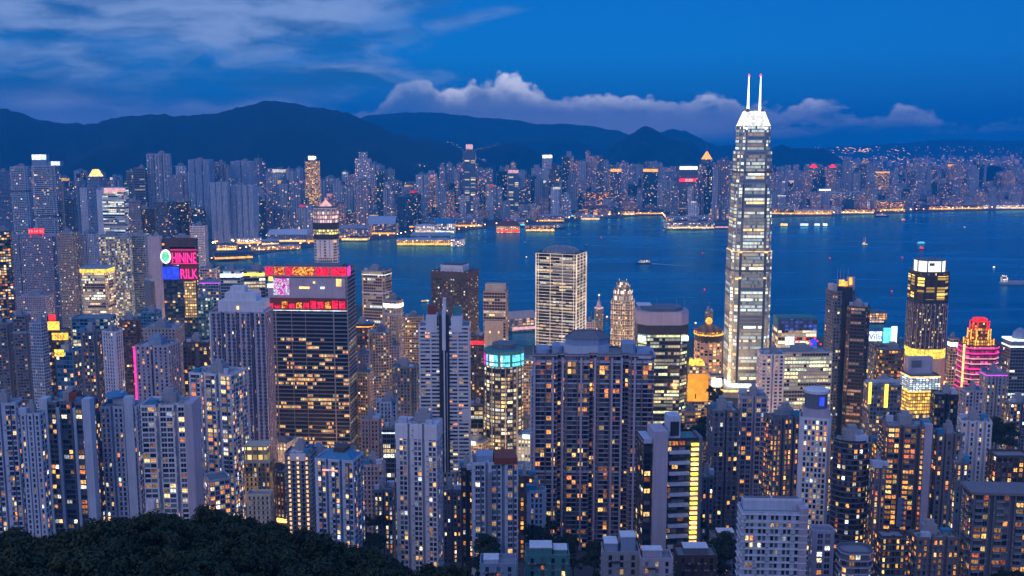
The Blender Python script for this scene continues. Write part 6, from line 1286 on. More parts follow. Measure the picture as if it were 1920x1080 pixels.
bld(1312, 1340, 880, 600, 'thin grey block with lit stair strip behind the lavender fin block', 'comb2', 'slate', 'w1.8 p.5', lit=.25, r=1.2, nind=60)
bld(700, 740, 905, 620, 'dark low tower with mixed warm rooms between the hipped roof block and white slab', 'comb2', 'slate', 'w2.2 p.4', lit=.35, nind=60)
bld(830, 866, 905, 640, 'grey slab with dim ladder windows right of the white slab tower', 'comb2', 'taupe', 'w2 p.5', lit=.18, nind=60)
bld(972, 1002, 880, 640, 'slim dark tower with orange rooms left of the residential complex', 'comb2', 'brown', 'w2 p.5', lit=.32, pal='orange', nind=60)
# ------------------------------------------------------------------ lower roofs that fill the streets between the towers
PLC = [(-50, 'near the left edge'), (120, 'under the gold banded block'), (230, 'under the pink letter tower'), (330, 'left of big office slab'), (480, 'at the foot of big office slab'), (640, 'right of big office slab'), (720, 'behind the black white striped tower'),
       (800, 'under the dark brown tower'), (890, 'by the round LED tower'), (985, 'behind the residential complex'), (1110, 'under the floodlit stepped tower'), (1190, 'behind the lavender fin block'), (1270, 'by the orange floodlit wall'), (1340, 'under the silver skyscraper'), (1440, 'by the long blue lit hall'),
       (1540, 'under the dark twin slab'), (1630, 'by the lit billboards'), (1700, 'under the lantern roof tower'), (1790, 'under the neon wrapped block'), (1860, 'near the right edge')]
def plc(px):
    r = PLC[0][1]
    for a, n in PLC:
        if px >= a: r = n
    return r
DEP = [(700, 'hillside row'), (840, 'upper row'), (1000, 'middle row'), (1180, 'central row'), (1360, 'lower row'), (1560, 'harbour row'), (1750, 'quay row')]
RN = {'white': 'white', 'pale': 'pale blue', 'grey': 'grey', 'mauve': 'lavender', 'tan': 'tan', 'pink': 'pinkish', 'brown': 'dark brown', 'slate': 'slate', 'blue': 'blue grey', 'cream': 'cream'}
rg = random.Random(77); SEEN = {}; SHOP = {k_: emit(k_ + ' added street glow', c_, 4.6, .7, .12) for k_, c_ in (('warm', (1, .55, .2)), ('amber', (1, .36, .06)), ('gold', (1, .62, .16)), ('white', (1, .85, .65)))}
for Y0, rown in DEP:
    px = -30 + rg.uniform(0, 20)
    while px < 1940:
        wpx = rg.uniform(32, 56) * (1150 / Y0) ** .5
        Y = Y0 + rg.uniform(-45, 45)
        h = rg.uniform(26, 64) if Y0 < 1300 else rg.uniform(14, 42)
        if 700 < Y0 < 1300 and px < 500: h *= 1.25
        if Y0 < 800: h = rg.uniform(24, 50)
        if Y0 >= 1560 and px > 600: h = rg.uniform(10, 22)
        x = xat(px + wpx / 2, Y, 20); zb = terrain(x, Y) - 1; step = wpx * rg.uniform(1.0, 1.22)
        skip = (1240 < px < 1345 and Y0 < 1100) or (640 < px < 1110 and Y0 > 1600) or (1180 < px < 1960 and Y0 > 1700) or (Y0 < 800 and (px < 560 or 700 < px < 860 or 1000 < px < 1180)) or (1340 < px < 1450 and 1360 <= Y0 < 1561)
        if not skip:
            wl = rg.choice(('white', 'pale', 'grey', 'mauve', 'tan', 'pink', 'brown', 'slate', 'blue', 'cream', 'mauve', 'slate')); pl_ = rg.choice(('rect', 'cross2', 'comb2', 'oct2'))
            off = rg.random() < .5; pal = 'off' if off else rg.choice(('res', 'orange'))
            lt = (.75 if off else .42) * rg.uniform(.5, 1.3)
            lw = 'bright' if lt > .42 else 'dim' if lt < .18 else 'half lit'
            base = '%s %s %s block, %s, %s' % (lw, RN[wl], {'rect': 'square', 'cross2': 'notched', 'comb2': 'twin bay', 'oct2': 'chamfered'}[pl_], rown, plc(px + wpx / 2))
            SEEN[base] = SEEN.get(base, 0) + 1
            zt = zb + h; b_ = place(px, 0, Y)
            T = Tower('street_block', base, 'city block', x, Y, zb, rg.uniform(-.45, .45), 'lower blocks filling the streets', seed=base + str(SEEN[base])); wd = wpx / FPX * Y * .9; dp = wd * rg.uniform(.7, 1.1); P = make_plan(pl_, wd, dp)
            T.shaft('wall', WALLS[wl], P, 0, h, 3.5, (lambda q_: (lambda L, i: None if L < 2.6 else q_))(rg.choice(('p.6 w2 p.6', 'w2.6 p.5', 'p1 w1.6 p.8'))), lit=lt, pal=pal, mode='floor' if off else 'cell', single=False, rec=.2 if Y < 1000 else 0, amp=.9)
            T.parapet(P, h, 1.2, WALLS[wl]); fl_ = rg.choice(('warm', 'amber', 'gold', 'white', None, 'amber'))
            if fl_ and Y > 620: T.part('shopfronts', SHOP[fl_]).prism(grow(P, .35), 1.5, 6.2, 0)  # glowing strip added low on the walls to light the street
            if fl_ and rg.random() < .2 and Y > 880: T.part('roof_sign', EM[rg.choice(('red', 'cool', 'cyan', 'amber', 'pink'))]).box(-wd * .25, wd * .25, -dp * .5 - .6, -dp * .5 - .2, h - 1.5, h + 2.5)
            T.rooftop(wd, dp, h, wl, rg.random() < .7, rg.uniform(3, 6), rg.choice((0, 1, 2))); T.finish(0)
        px += step
# ------------------------------------------------------------------ streets with lamps
ROAD_M = plain('asphalt', (0.05, 0.05, 0.055), 0.85, .2, .1, streak=False); LAMPM = emit('sodium street lamp', (1, .42, .10), 14.0)
b = MB()
RD = [((-620, 1290), (900, 1235), 13), ((-560, 1480), (300, 1440), 12), ((-520, 930), (700, 905), 9), ((-300, 1000), (-260, 1780), 11), ((60, 960), (90, 1760), 11), ((400, 960), (520, 1700), 11), ((-700, 1640), (-100, 1660), 14), ((350, 1640), (1300, 1600), 14), ((-330, 700), (620, 690), 8)]
lamps = []
for (xa, ya), (xb, yb), w_ in RD:
    L = hypot(xb - xa, yb - ya); n = int(L / 24); nx, ny = -(yb - ya) / L, (xb - xa) / L
    for i in range(n):
        f0, f1 = i / n, (i + 1) / n; p0 = (xa + (xb - xa) * f0, ya + (yb - ya) * f0); p1 = (xa + (xb - xa) * f1, ya + (yb - ya) * f1); z0, z1 = terrain(*p0) + .12, terrain(*p1) + .12
        b.quad((p0[0] + nx * w_ / 2, p0[1] + ny * w_ / 2, z0), (p0[0] - nx * w_ / 2, p0[1] - ny * w_ / 2, z0), (p1[0] - nx * w_ / 2, p1[1] - ny * w_ / 2, z1), (p1[0] + nx * w_ / 2, p1[1] + ny * w_ / 2, z1)); lamps.append((p0[0] + nx * (w_ / 2 + 1), p0[1] + ny * (w_ / 2 + 1), z0))
tag(b.build('road', ROAD_M), kind='structure')
b = MB(); b.tube((0, 0, 0), (0, 0, 8.6), .16, .1, 6); b.tube((0, 0, 8.5), (1.6, 0, 9.0), .08, .06, 5); SLP = b.mesh('pole', WALLS['steel']); b = MB(); b.box(1.1, 2.1, -.35, .35, 8.75, 9.0); SLH = b.mesh('lamp_head', LAMPM)
SLD = bpy.data.lights.new('street_lamp_light', 'POINT'); SLD.energy = 110000; SLD.color = (1, .50, .16); SLD.shadow_soft_size = .8
FOOT = [(o.location.x, o.location.y, o) for o in COL.objects if o.type == 'EMPTY' and o.parent is None and o.location.y < 1900]
def clear(x, y):
    for fx, fy, o in FOOT:
        if abs(fx - x) < 60 and abs(fy - y) < 60:
            w_ = next((c.dimensions for c in o.children if c.name.startswith('wall')), None)
            if w_ and abs(fx - x) < w_[0] * .52 and abs(fy - y) < w_[1] * .52: return False
    return True
bpy.context.view_layer.update(); ns = 0
for i, (x, y, z) in enumerate(lamps):
    px = 960 + x / y * FPX
    if i % 2 or not -60 < px < 1990 or not clear(x, y) or ns >= 120: continue
    e = tag(empty('street_lamp', (x, y, z)), 'sodium lamp on a slim pole beside a street between the towers', 'street lamp', 'street lamps between the towers'); ns += 1
    for nm, dt in (('pole', SLP), ('lamp_head', SLH), ('lamp_light', SLD)):
        o = bpy.data.objects.new(nm, dt); COL.objects.link(o); o.parent = e
        if nm == 'lamp_light': o.location = (1.6, 0, 8.3)
# ------------------------------------------------------------------ wooded slope in the foreground and garden trees
def leaf_mat(name, c0, c1):
    m_, tt, o_ = mat(name)
    p = tt.new('ShaderNodeBsdfPrincipled'); tt.l.new(p.outputs[0], o_.inputs[0])
    oi = tt.new('ShaderNodeObjectInfo'); at = tt.new('ShaderNodeAttribute', attribute_name='glow')
    f = tt.m('MULTIPLY_ADD', tt.sep(at.outputs['Vector'])[0], 0.7, tt.m('MULTIPLY', oi.outputs['Random'], 0.3))
    tt.put(p.inputs['Base Color'], tt.mix(f, c0, c1)); p.inputs['Roughness'].default_value = .55; p.inputs['Specular IOR Level'].default_value = .3
    return m_
LEAF = leaf_mat('dark broadleaf foliage', (0.006, 0.015, 0.005), (0.030, 0.050, 0.016)); BARK = plain('tree bark', (0.07, 0.055, 0.045))
def tree_proto(seed, R=4.6, H=8.2, nb=19, nl=190):
    r = random.Random(seed); b = MB(); b.glow = []
    tr = MB(); tr.tube((0, 0, -3), (r.uniform(-.3, .3), r.uniform(-.3, .3), H * .5), .34, .2, 6)
    for k in range(nb):
        a = r.uniform(0, 2 * pi); q = sqrt(r.random()); zc = H * (.42 + .5 * (1 - q * q) * r.uniform(.75, 1.05)); c = (R * .78 * q * cos(a), R * .78 * q * sin(a), zc); rb = r.uniform(.85, 1.9); tone = r.random()
        tr.tube((0, 0, H * r.uniform(.3, .5)), (c[0] * .85, c[1] * .85, c[2] - .4), .12, .05, 4)
        for i in range(nl):
            u, v = r.uniform(-1, 1), r.uniform(0, 2 * pi); s_ = sqrt(1 - u * u); rr = rb * r.uniform(.72, 1.12); n = mathutils.Vector((s_ * cos(v), s_ * sin(v), u * .72))
            p_ = mathutils.Vector(c) + n * rr
            if u < -.55 and r.random() < .7: continue
            d = (n + mathutils.Vector((r.uniform(-.8, .8), r.uniform(-.8, .8), r.uniform(-.2, .9)))).normalized(); t1 = d.orthogonal().normalized(); t1.rotate(mathutils.Quaternion(d, r.uniform(0, 6.3))); t2 = d.cross(t1); a_ = r.uniform(.13, .30)
            b.quad(tuple(p_ - t1 * a_ * 1.5), tuple(p_ - t2 * a_ * .7), tuple(p_ + t1 * a_ * 1.5), tuple(p_ + t2 * a_ * .7)); g = min(1, max(0, tone * .6 + r.random() * .5)); b.glow.append((g, g, g, 1))
    return b.mesh('crown', LEAF), tr.mesh('trunk', BARK)
PT = [tree_proto(i * 7 + 1, R=4.2 + (i % 3) * .6, H=7.6 + (i % 4) * .7) for i in range(6)]
tr_ = random.Random(21)
def tree(x, y, z, s, label, group, name='broadleaf_tree'):
    e = tag(empty(name, (x, y, z), tr_.uniform(0, 6.28)), label, 'tree', group); e.scale = (s, s, s * tr_.uniform(.85, 1.15)); c_, t_ = tr_.choice(PT)
    for nm, me in (('crown', c_), ('trunk', t_)): o = bpy.data.objects.new(nm, me); COL.objects.link(o); o.parent = e
CREST = [(-120, 1010), (0, 992), (55, 975), (90, 1000), (150, 1000), (190, 985), (230, 972), (300, 952), (370, 942), (420, 950), (470, 962), (530, 968), (580, 985), (640, 1008), (700, 1016), (740, 1030), (800, 1050), (850, 1060), (900, 1078), (960, 1100), (1060, 1140)]
def wood_z(x, Y):
    px = 960 + x / 255 * FPX; py = float(np.interp(px, [a for a, _ in CREST], [c for _, c in CREST])); zc = place(px, py, 240)[2] - 9.5
    if Y <= 240: return zc + (240 - Y) * .27
    return max(terrain(x, Y), zc - (Y - 240) * .85)
b = MB(); XS = np.linspace(-260, 130, 40); YS = list(range(20, 241, 11)) + [244, 256, 275, 300, 330, 370, 420]
for i in range(len(XS) - 1):
    for j in range(len(YS) - 1): b.quad(*[(x, y, wood_z(x, y)) for x, y in ((XS[i], YS[j]), (XS[i + 1], YS[j]), (XS[i + 1], YS[j + 1]), (XS[i], YS[j + 1]))])
tag(b.build('hillside', plain('forest floor', (.018, .022, .014), .95, .4, .2, streak=False)), kind='structure')
n_t = 0
for row, Y in enumerate(np.linspace(247, 128, 19)):
    sp = 7.6 if Y > 215 else 8.6; x = -Y * .53 - (row % 2) * sp / 2
    while x < (2 if Y > 180 else -8):
        if n_t < 298 and 960 + x / Y * FPX < 985: tree(x + tr_.uniform(-1.6, 1.6), Y + tr_.uniform(-2.2, 2.2), wood_z(x, Y) - .6, tr_.uniform(.85, 1.3), 'dark green broadleaf tree in the dense wood on the foreground slope', 'trees on the wooded foreground slope'); n_t += 1
        x += sp * tr_.uniform(.85, 1.15)
for (cx, cyp, Y, n, w_, wh) in ((1300, 800, 800, 16, 48, 'in the garden under the orange floodlit wall'), (1335, 735, 1130, 6, 16, 'beside the orange floodlit wall'), (1888, 815, 760, 10, 24, 'below the pink edged tower at right'), (1010, 985, 560, 7, 14, 'beside the residential complex'), (1330, 1005, 560, 9, 16, 'by the dark slate tower'), (1575, 1060, 500, 4, 10, 'at the foot of the spiralling tower'), (1880, 1060, 470, 5, 20, 'at the lower right corner'), (915, 1040, 500, 8, 22, 'at the end of the wooded slope'), (1085, 1040, 520, 14, 60, 'between the low houses at the lower edge'), (1365, 1050, 470, 7, 18, 'left of the white slab block'), (700, 985, 600, 7, 26, 'at the foot of the dark glass block')):
    for i in range(n): px = cx + tr_.uniform(-w_, w_); x, _, _ = place(px, cyp, Y); yy = Y + tr_.uniform(-25, 25); tree(x, yy, max(terrain(x, yy), place(px, cyp, Y)[2] - 9), tr_.uniform(1.0, 1.7), 'dark garden tree ' + wh, 'dark garden trees ' + wh, 'garden_tree')
# ------------------------------------------------------------------ low buildings and piers on the far shore
LOWM = {'amber': far_mat('amber lit arcade', (.35, .22, .12), .95, (1, .34, .05), (1, .60, .18), 7, 4.5, 1.6), 'dim': far_mat('dim waterside block', (.26, .27, .32), .30, (1, .45, .12), (1, .8, .5), 8, 5, .8),
        'white': far_mat('white lit terminal', (.45, .42, .44), .75, (1, .70, .50), (1, .88, .8), 7, 4.5, 1.3), 'glass': far_mat('green lit hall', (.2, .26, .30), .5, (.8, .9, .75), (1, .8, .5), 8, 5, .7), 'dark': far_mat('dark waterside shed', (.10, .11, .14), .2, (1, .4, .1), (1, .7, .4), 9, 6, .7)}
def low(pl, pr, pt, pb, label, m_, roof='slate', cat='waterfront building', name='waterfront_building', dpt=60, rz=0.0, roofshape='flat', em=None, z0=3.6):
    Y = ground_Y(pb); x0, x1 = xat(pl, Y, 4), xat(pr, Y, 4); h = max(6, place((pl + pr) / 2, pt, Y)[2] - z0); wd = x1 - x0
    e = tag(empty(name, ((x0 + x1) / 2, Y + dpt / 2, z0), rz), label, cat); b = MB(); b.prism(rect(wd, dpt), 0, h, 0); b.build('wall', LOWM[m_], e); b = MB()
    if roofshape == 'flat': b.prism(rect(wd + 2, dpt + 2), h + .02, h + 1.2); b.box(-wd * .2, wd * .1, -dpt * .2, dpt * .2, h + 1.22, h + 5); b.box(wd * .25, wd * .36, -dpt * .2, dpt * .2, h + 1.22, h + 4)
    elif roofshape == 'gable': b.prism(rect(wd + 3, dpt + 3), h + .02, h + max(4, dpt * .16), P2=rect(wd * .94, 1))
    elif roofshape == 'hip': b.prism(rect(wd + 4, dpt + 4), h + .02, h + max(5, dpt * .25), P2=rect(wd * .55, dpt * .2))
    elif roofshape == 'vault':
        n = 9
        for i in range(n): a0, a1 = pi * i / n, pi * (i + 1) / n; b.quad((-wd / 2, -cos(a0) * dpt / 2, h + sin(a0) * dpt * .22), (wd / 2, -cos(a0) * dpt / 2, h + sin(a0) * dpt * .22), (wd / 2, -cos(a1) * dpt / 2, h + sin(a1) * dpt * .22), (-wd / 2, -cos(a1) * dpt / 2, h + sin(a1) * dpt * .22))
    b.build('roof', WALLS[roof], e)
    if em:
        b = MB(); b.box(-wd * .48, wd * .48, -dpt / 2 - 2, -dpt / 2 - .5, h * .15, h * .15 + 5); b.build('shopfront_lights', EM[em], e)
    return e
low(398, 470, 474, 489, 'long dark elevated road deck curving along the bay at left', 'dark', 'slate', 'viaduct', 'viaduct', 40, .35, em='amber')
low(470, 560, 462, 471, 'low promenade stalls with amber lamps beside the curved bay', 'amber', 'mauve', 'waterfront building', 'waterfront_building', 30, .28)
low(500, 575, 440, 457, 'pale tented market roofs inland of the curved promenade', 'dim', 'white', roofshape='gable', dpt=90, em='warm')
low(558, 592, 425, 440, 'grey block with small white lit sign left of the rose peaked tower', 'dim', 'grey', em='cool')
low(632, 690, 428, 450, 'grey exhibition shed with long flat pale roof right of the rose peaked tower', 'dim', 'mauve', dpt=120, em='amber')
low(690, 742, 420, 444, 'white exhibition hall with amber lit quay front', 'dim', 'pale', dpt=110, em='amber', roofshape='vault')
low(715, 742, 412, 432, 'gold floodlit low pavilion behind the exhibition halls', 'amber', 'tan', dpt=60)
low(737, 776, 414, 430, 'dark vaulted shed with orange eaves inland of the ferry pier', 'dark', 'brown', roofshape='vault', dpt=80, em='amber')
low(778, 815, 424, 441, 'white waterside gallery with warm lit arcade beside the blue roofed hall', 'white', 'white', dpt=60, em='warm')
low(815, 852, 420, 440, 'hall with bright blue roof and glowing white front', 'white', 'roofblue', roofshape='vault', dpt=80, em='cool')
low(852, 905, 412, 428, 'grey row of harbour offices right of the blue roofed hall', 'dim', 'grey', dpt=70, em='amber')
low(690, 705, 418, 432, 'small hall with cyan lit side above the exhibition halls', 'glass', 'teal', dpt=40, em='cyan')
e = low(744, 848, 450, 461, 'long ferry pier lined with gold lamps stretching into the harbour', 'amber', 'pale', 'ferry pier', 'ferry_pier', 46, -.06, em='gold', z0=1.0)
e = low(846, 869, 448, 463, 'squat ferry terminal with blue roof at the tip of the gold lamped pier', 'white', 'roofblue', 'ferry terminal', 'ferry_terminal', 60, -.06, z0=1.0)
low(770, 845, 442, 452, 'glass roofed pier hall behind the gold lamped pier', 'glass', 'steel', 'pier hall', 'pier_hall', 60, 0, 'gable', z0=1.0)
e = low(931, 975, 424, 437, 'round floating palace on the water covered in red lights', 'amber', 'rust', 'floating restaurant', 'floating_restaurant', 70, 0, 'hip', em='red', z0=.5)
b = MB(); b.lathe([(34, 22), (30, 26), (22, 27)], 16); b.lathe([(22, 30), (18, 34), (10, 36), (6, 42), (.5, 46)], 16); b.build('red_tiers', EM['red'], e); b = MB(); b.lathe([(14, 36), (10, 39), (.5, 40)], 12); b.build('blue_top', EM['cyan'], e)
low(957, 985, 412, 426, 'waterside block with cyan lit end right of the red floating palace', 'dim', 'mauve', em='cyan')
low(985, 1040, 423, 435, 'pier with bright amber lit shed beside the red floating palace', 'amber', 'slate', 'ferry pier', 'ferry_pier', 40, .03, em='warm', z0=1.0)
low(1010, 1058, 405, 418, 'stepped grey harbour block above the amber lit pier shed', 'dim', 'mauve', em='amber')
low(1060, 1096, 397, 409, 'long shed with teal lit roof edge in the bay corner', 'dark', 'teal', em='cyan', dpt=60)
low(1094, 1140, 392, 405, 'orange lit hall roof on the wide bay corner', 'amber', 'rust', roofshape='vault', dpt=60, em='amber')
low(1090, 1125, 405, 413, 'white ferry shed on its pier in front of the orange hall', 'white', 'white', 'ferry pier', 'ferry_pier', 40, 0, em='warm', z0=1.0)
low(1098, 1142, 361, 392, 'amber lit shopping block with dark overhanging roof', 'amber', 'slate', dpt=60)
low(1002, 1025, 356, 384, 'block with glowing white roof screen left of the amber shopping block', 'dim', 'white', em='white')
low(1140, 1190, 396, 405, 'row of low amber lit quay sheds in the bay', 'amber', 'brown', dpt=40, em='warm')
low(1190, 1245, 393, 404, 'dark quay sheds with scattered amber lamps left of the terminal', 'dark', 'slate', dpt=40, em='amber')
e = low(1250, 1340, 418, 431, 'tiered white lit cruise terminal on the peninsula tip', 'white', 'mauve', 'terminal', 'cruise_terminal', 70, .02, em='warm', z0=3.0)
b = MB(); b.prism(rect(150, 46), 36, 44); b.build('upper_tier', LOWM['white'], e); b = MB(); b.prism(rect(158, 54), 44.05, 46); b.build('upper_roof', WALLS['mauve'], e)
low(1340, 1376, 420, 430, 'low dark wing with faint lamps right of the tiered terminal', 'dark', 'slate', 'terminal wing', 'terminal_wing', 50, 0, em='rose')
low(1250, 1262, 408, 424, 'gold lit lantern pavilion at the left corner of the terminal', 'amber', 'tan', 'pavilion', 'pavilion', 30, 0, 'hip', em='gold')
low(1335, 1368, 392, 412, 'arched amber lit station front behind the terminal', 'amber', 'tan', dpt=40, em='warm')
low(1440, 1490, 392, 404, 'long curved arcade glowing gold just right of the silver tower', 'amber', 'tan', dpt=40, em='gold')
low(1490, 1560, 394, 404, 'low arcade with orange lamps along the quay', 'amber', 'mauve', dpt=40, em='amber')
low(1560, 1640, 393, 402, 'quay promenade blocks with orange shopfronts left of the museum', 'amber', 'brown', dpt=40, em='warm')
low(1520, 1590, 362, 393, 'broad pale gridded hotel with faint floors behind the orange arcade', 'dim', 'pale', 'hotel', 'harbour_hotel', 60, .05)
low(1592, 1622, 361, 392, 'grey glass hotel slab beside the broad pale gridded hotel', 'glass', 'pale', 'hotel', 'harbour_hotel', 60)
low(1625, 1652, 378, 396, 'pale terraced block with red sign left of the museum', 'white', 'pink', em='red')
low(1650, 1697, 377, 399, 'gold floodlit waterfront museum with bright plain walls', 'amber', 'tan', 'museum', 'museum', 60, 0, em='gold')
low(1740, 1790, 386, 395, 'amber lit ferry sheds right of the dark gap beside the museum', 'amber', 'brown', dpt=40, em='amber')
low(1790, 1842, 385, 394, 'long gold lit quay wall with bright lamps', 'amber', 'tan', dpt=30, em='gold')
low(1842, 1940, 384, 393, 'pale lit quay blocks with magenta corner at the right edge', 'white', 'mauve', dpt=40, em='warm')
low(1700, 1742, 384, 396, 'dark quay blocks between the museum and the amber ferry sheds', 'dark', 'slate', dpt=40)
# near quay
low(948, 1003, 597, 622, 'pier shed with warm lit roof left of the domed tower', 'dim', 'pink', 'ferry pier', 'ferry_pier', 60, .35, 'gable', em='rose', z0=1.0)
low(1630, 1662, 588, 601, 'ferry shed with orange lit eaves behind the dark twin slab tower', 'amber', 'slate', 'ferry pier', 'ferry_pier', 30, .05, z0=1.0)
# breakwater with lit huts
b = MB(); Yb = ground_Y(424); x0, x1 = xat(1452, Yb, 0), xat(1556, Yb, 0); b.box(x0, x1, Yb - 6, Yb + 6, -1, 2.2); tag(b.build('breakwater', QUAY_M), 'thin dark breakwater right of the silver tower carrying lit huts', 'breakwater')
def hut(px, wpx, m_, label):
    x = xat(px, Yb, 2); w_ = wpx / FPX * Yb; e = tag(empty('quay_hut', (x, Yb, 2.2)), label, 'hut'); b = MB(); b.box(-w_ / 2, w_ / 2, -4, 4, 0, 9); b.build('wall', EM[m_], e); b = MB(); b.prism(rect(w_ + 2, 10), 9.02, 12, P2=rect(w_ * .5, 2)); b.build('roof', WALLS['slate'], e)
hut(1508, 14, 'cool', 'long white lit hut in the middle of the breakwater'); hut(1532, 9, 'cool', 'square white lit hut near the tip of the breakwater'); hut(1547, 7, 'white', 'small hut at the very tip of the breakwater'); hut(1470, 12, 'warm', 'amber lit hut at the root of the breakwater')
# lamps along the far quays
LM = MB(); LM.tube((0, 0, 0), (0, 0, 9), .35, .25, 5); pole_me = LM.mesh('pole', WALLS['steel']); LM = MB(); LM.lathe([(.2, 9), (1.7, 9.6), (1.7, 11.2), (.3, 12)], 7); head_me = {k: LM.mesh('lamp_head', emit(k + ' quay lamp', c_, 14.0)) for k, c_ in (('amber', (1, .40, .08)), ('white', (1, .86, .66)))}
lr = random.Random(9)
def lamp(x, y, z, kind, label, group, name='street_lamp', s=1.0):
    e = tag(empty(name, (x, y, z)), label, 'lamp', group); e.scale = (s, s, s)
    for nm, me in (('pole', pole_me), ('lamp_head', head_me[kind])): o = bpy.data.objects.new(nm, me); COL.objects.link(o); o.parent = e
    return e
pts = [gp(*q) for q in FAR]; acc = 0
for (xa, ya), (xb, yb) in zip(pts, pts[1:]):
    L = hypot(xb - xa, yb - ya); n = int(L / (34 if ya < 4300 else 42))
    for i in range(n):
        f_ = (i + lr.random() * .6) / max(1, n); x, y = xa + (xb - xa) * f_, ya + (yb - ya) * f_; px = 960 + x / y * FPX
        if px < 1935: lamp(x, y + 5, 3.6, 'amber' if lr.random() < .75 else 'white', 'quay lamp glowing on the edge of the far shore', 'lamps along the far shore', s=lr.uniform(.8, 1.3)); acc += 1

for i in range(64):                                        # lamps over the flat land behind the curved bay
    px = lr.uniform(385, 740); py = float(np.interp(px, [385, 470, 560, 640, 740], [482, 470, 458, 446, 440])) - lr.random() ** 1.5 * 26; Y = ground_Y(py)
    lamp(xat(px, Y, 8), Y, 3.6, 'amber' if lr.random() < .7 else 'white', 'tall lamp on the flat land behind the curved bay', 'lamps behind the curved bay', s=lr.uniform(.9, 1.5))
for k, (pl, pr, pt, pb, m_, rf, lb) in enumerate(((404, 440, 460, 472, 'amber', 'slate', 'low amber lit depot left of the curved promenade'), (442, 486, 447, 460, 'white', 'mauve', 'long low warm lit market block behind the depot'), (488, 520, 452, 462, 'dim', 'pale', 'flat pale shed beside the tented market roofs'),
        (576, 600, 446, 457, 'amber', 'tan', 'small amber lit pavilion left of the rose peaked tower'), (428, 452, 436, 446, 'dim', 'grey', 'grey low block under the pale ribbed tower'), (520, 556, 448, 456, 'dark', 'slate', 'dark low shed with few lamps by the tented market'), (640, 690, 446, 453, 'amber', 'brown', 'thin amber lit arcade on the quay before the grey shed'), (596, 640, 440, 448, 'white', 'white', 'white low hall just right of the rose peaked tower'))):
    low(pl, pr, pt, pb, lb, m_, rf, dpt=50, rz=.2 if pl < 560 else 0, em='amber' if k % 2 else 'warm')
# ------------------------------------------------------------------ boats
def hull(b, L, W, h, m=0):
    n = 8; lo, hi = [], []
    for i in range(n + 1):
        u = i / n; w_ = W / 2 * (min(1, (1 - u) * 2.6) ** .7 if u > .55 else 1) * (1 if u > .05 else .85); lo.append((-L / 2 + L * .96 * u, w_ * .8)); hi.append((-L / 2 + L * u, w_))
    P0 = [(x, -y) for x, y in lo] + [(x, y) for x, y in reversed(lo)]; P1 = [(x, -y) for x, y in hi] + [(x, y) for x, y in reversed(hi)]; b.prism(P0, -.6, h, m, P2=P1)
def boat(px, py, Lp, kind, label, rz=0.0, body='white', glow='warm', cat='boat', name='boat'):
    Y = ground_Y(py); x = xat(px, Y, 0); L = Lp / FPX * Y; W = L * .26; e = tag(empty(name, (x, Y, 0), rz), label, cat); h = L * .07
    b = MB(); hull(b, L, W, h); b.build('hull', WALLS[body if kind not in ('ferry', 'tall') else 'hull'], e)
    if kind in ('ferry', 'party'):
        b = MB(); b.box(-L * .42, L * .30, -W * .42, W * .42, h + .02, h + L * .075); b.box(-L * .36, L * .2, -W * .36, W * .36, h + L * .09, h + L * .155); b.build('cabin', LOWM['white'] if kind == 'ferry' else EM[glow], e)
        b = MB(); b.box(-L * .44, L * .32, -W * .45, W * .45, h + L * .0752, h + L * .089); b.box(-L * .38, L * .22, -W * .4, W * .4, h + L * .1552, h + L * .165); b.build('deck_roof', WALLS[body], e)
        b = MB(); b.tube((-L * .08, 0, h + L * .165), (-L * .1, 0, h + L * .25), L * .03, L * .025, 8); b.build('funnel', WALLS['rust'], e)
        b = MB(); b.box(-L * .4, L * .28, -W * .46, -W * .452, h + L * .03, h + L * .055); b.build('deck_lights', EM[glow], e)
    elif kind == 'tall':
        b = MB(); b.box(-L * .38, L * .25, -W * .4, W * .4, h + .02, h + L * .16); b.box(-L * .26, L * .12, -W * .3, W * .3, h + L * .17, h + L * .3); b.box(-L * .15, L * .05, -W * .2, W * .2, h + L * .31, h + L * .42); b.build('cabin', LOWM['white'], e)
        b = MB()
        for u in (-.12, .1): b.tube((L * u, 0, h + L * .1), (L * u, 0, h + L * .95), L * .022, L * .01, 6)
        b.build('mast', EM['rose'], e); b = MB(); b.box(-L * .4, L * .35, -W * .47, -W * .44, h, h + L * .07); b.build('deck_lights', EM[glow], e)
    elif kind == 'barge':
        b = MB(); b.box(-L * .46, -L * .30, -W * .4, W * .4, h + .02, h + L * .16); b.box(-L * .43, -L * .33, -W * .3, W * .3, h + L * .17, h + L * .22); b.build('bridge', LOWM['white'], e); b = MB()
        for i in range(5): u = -.22 + i * .13; b.box(L * u, L * (u + .11), -W * .36, W * .36, h + .02, h + L * .045)
        b.build('cargo_hatches', WALLS['mauve'], e); b = MB(); b.tube((-L * .4, 0, h + L * .22), (-L * .4, 0, h + L * .32), .5, .3, 5); b.build('mast', WALLS['steel'], e)
    else:
        b = MB(); b.box(-L * .3, L * .12, -W * .34, W * .34, h + .02, h + L * .14); b.box(-L * .22, L * .02, -W * .26, W * .26, h + L * .15, h + L * .21); b.build('cabin', EM[glow] if kind == 'glow' else LOWM['white'], e)
    return e
def buoy(px, py, m_, label):
    Y = ground_Y(py); e = tag(empty('buoy', (xat(px, Y, 0), Y, 0)), label, 'buoy'); b = MB(); b.lathe([(2.2, -.5), (2.4, .8), (1.0, 1.6), (.5, 5)], 8); b.build('float', WALLS['red'], e); b = MB(); b.lathe([(.3, 5), (1.9, 6), (1.9, 7.6), (.2, 8.6)], 8); b.build('lamp', EM[m_], e)
boat(1206, 494, 30, 'ferry', 'grey double deck ferry trailing a long white wake in mid harbour', pi * .985, 'grey')
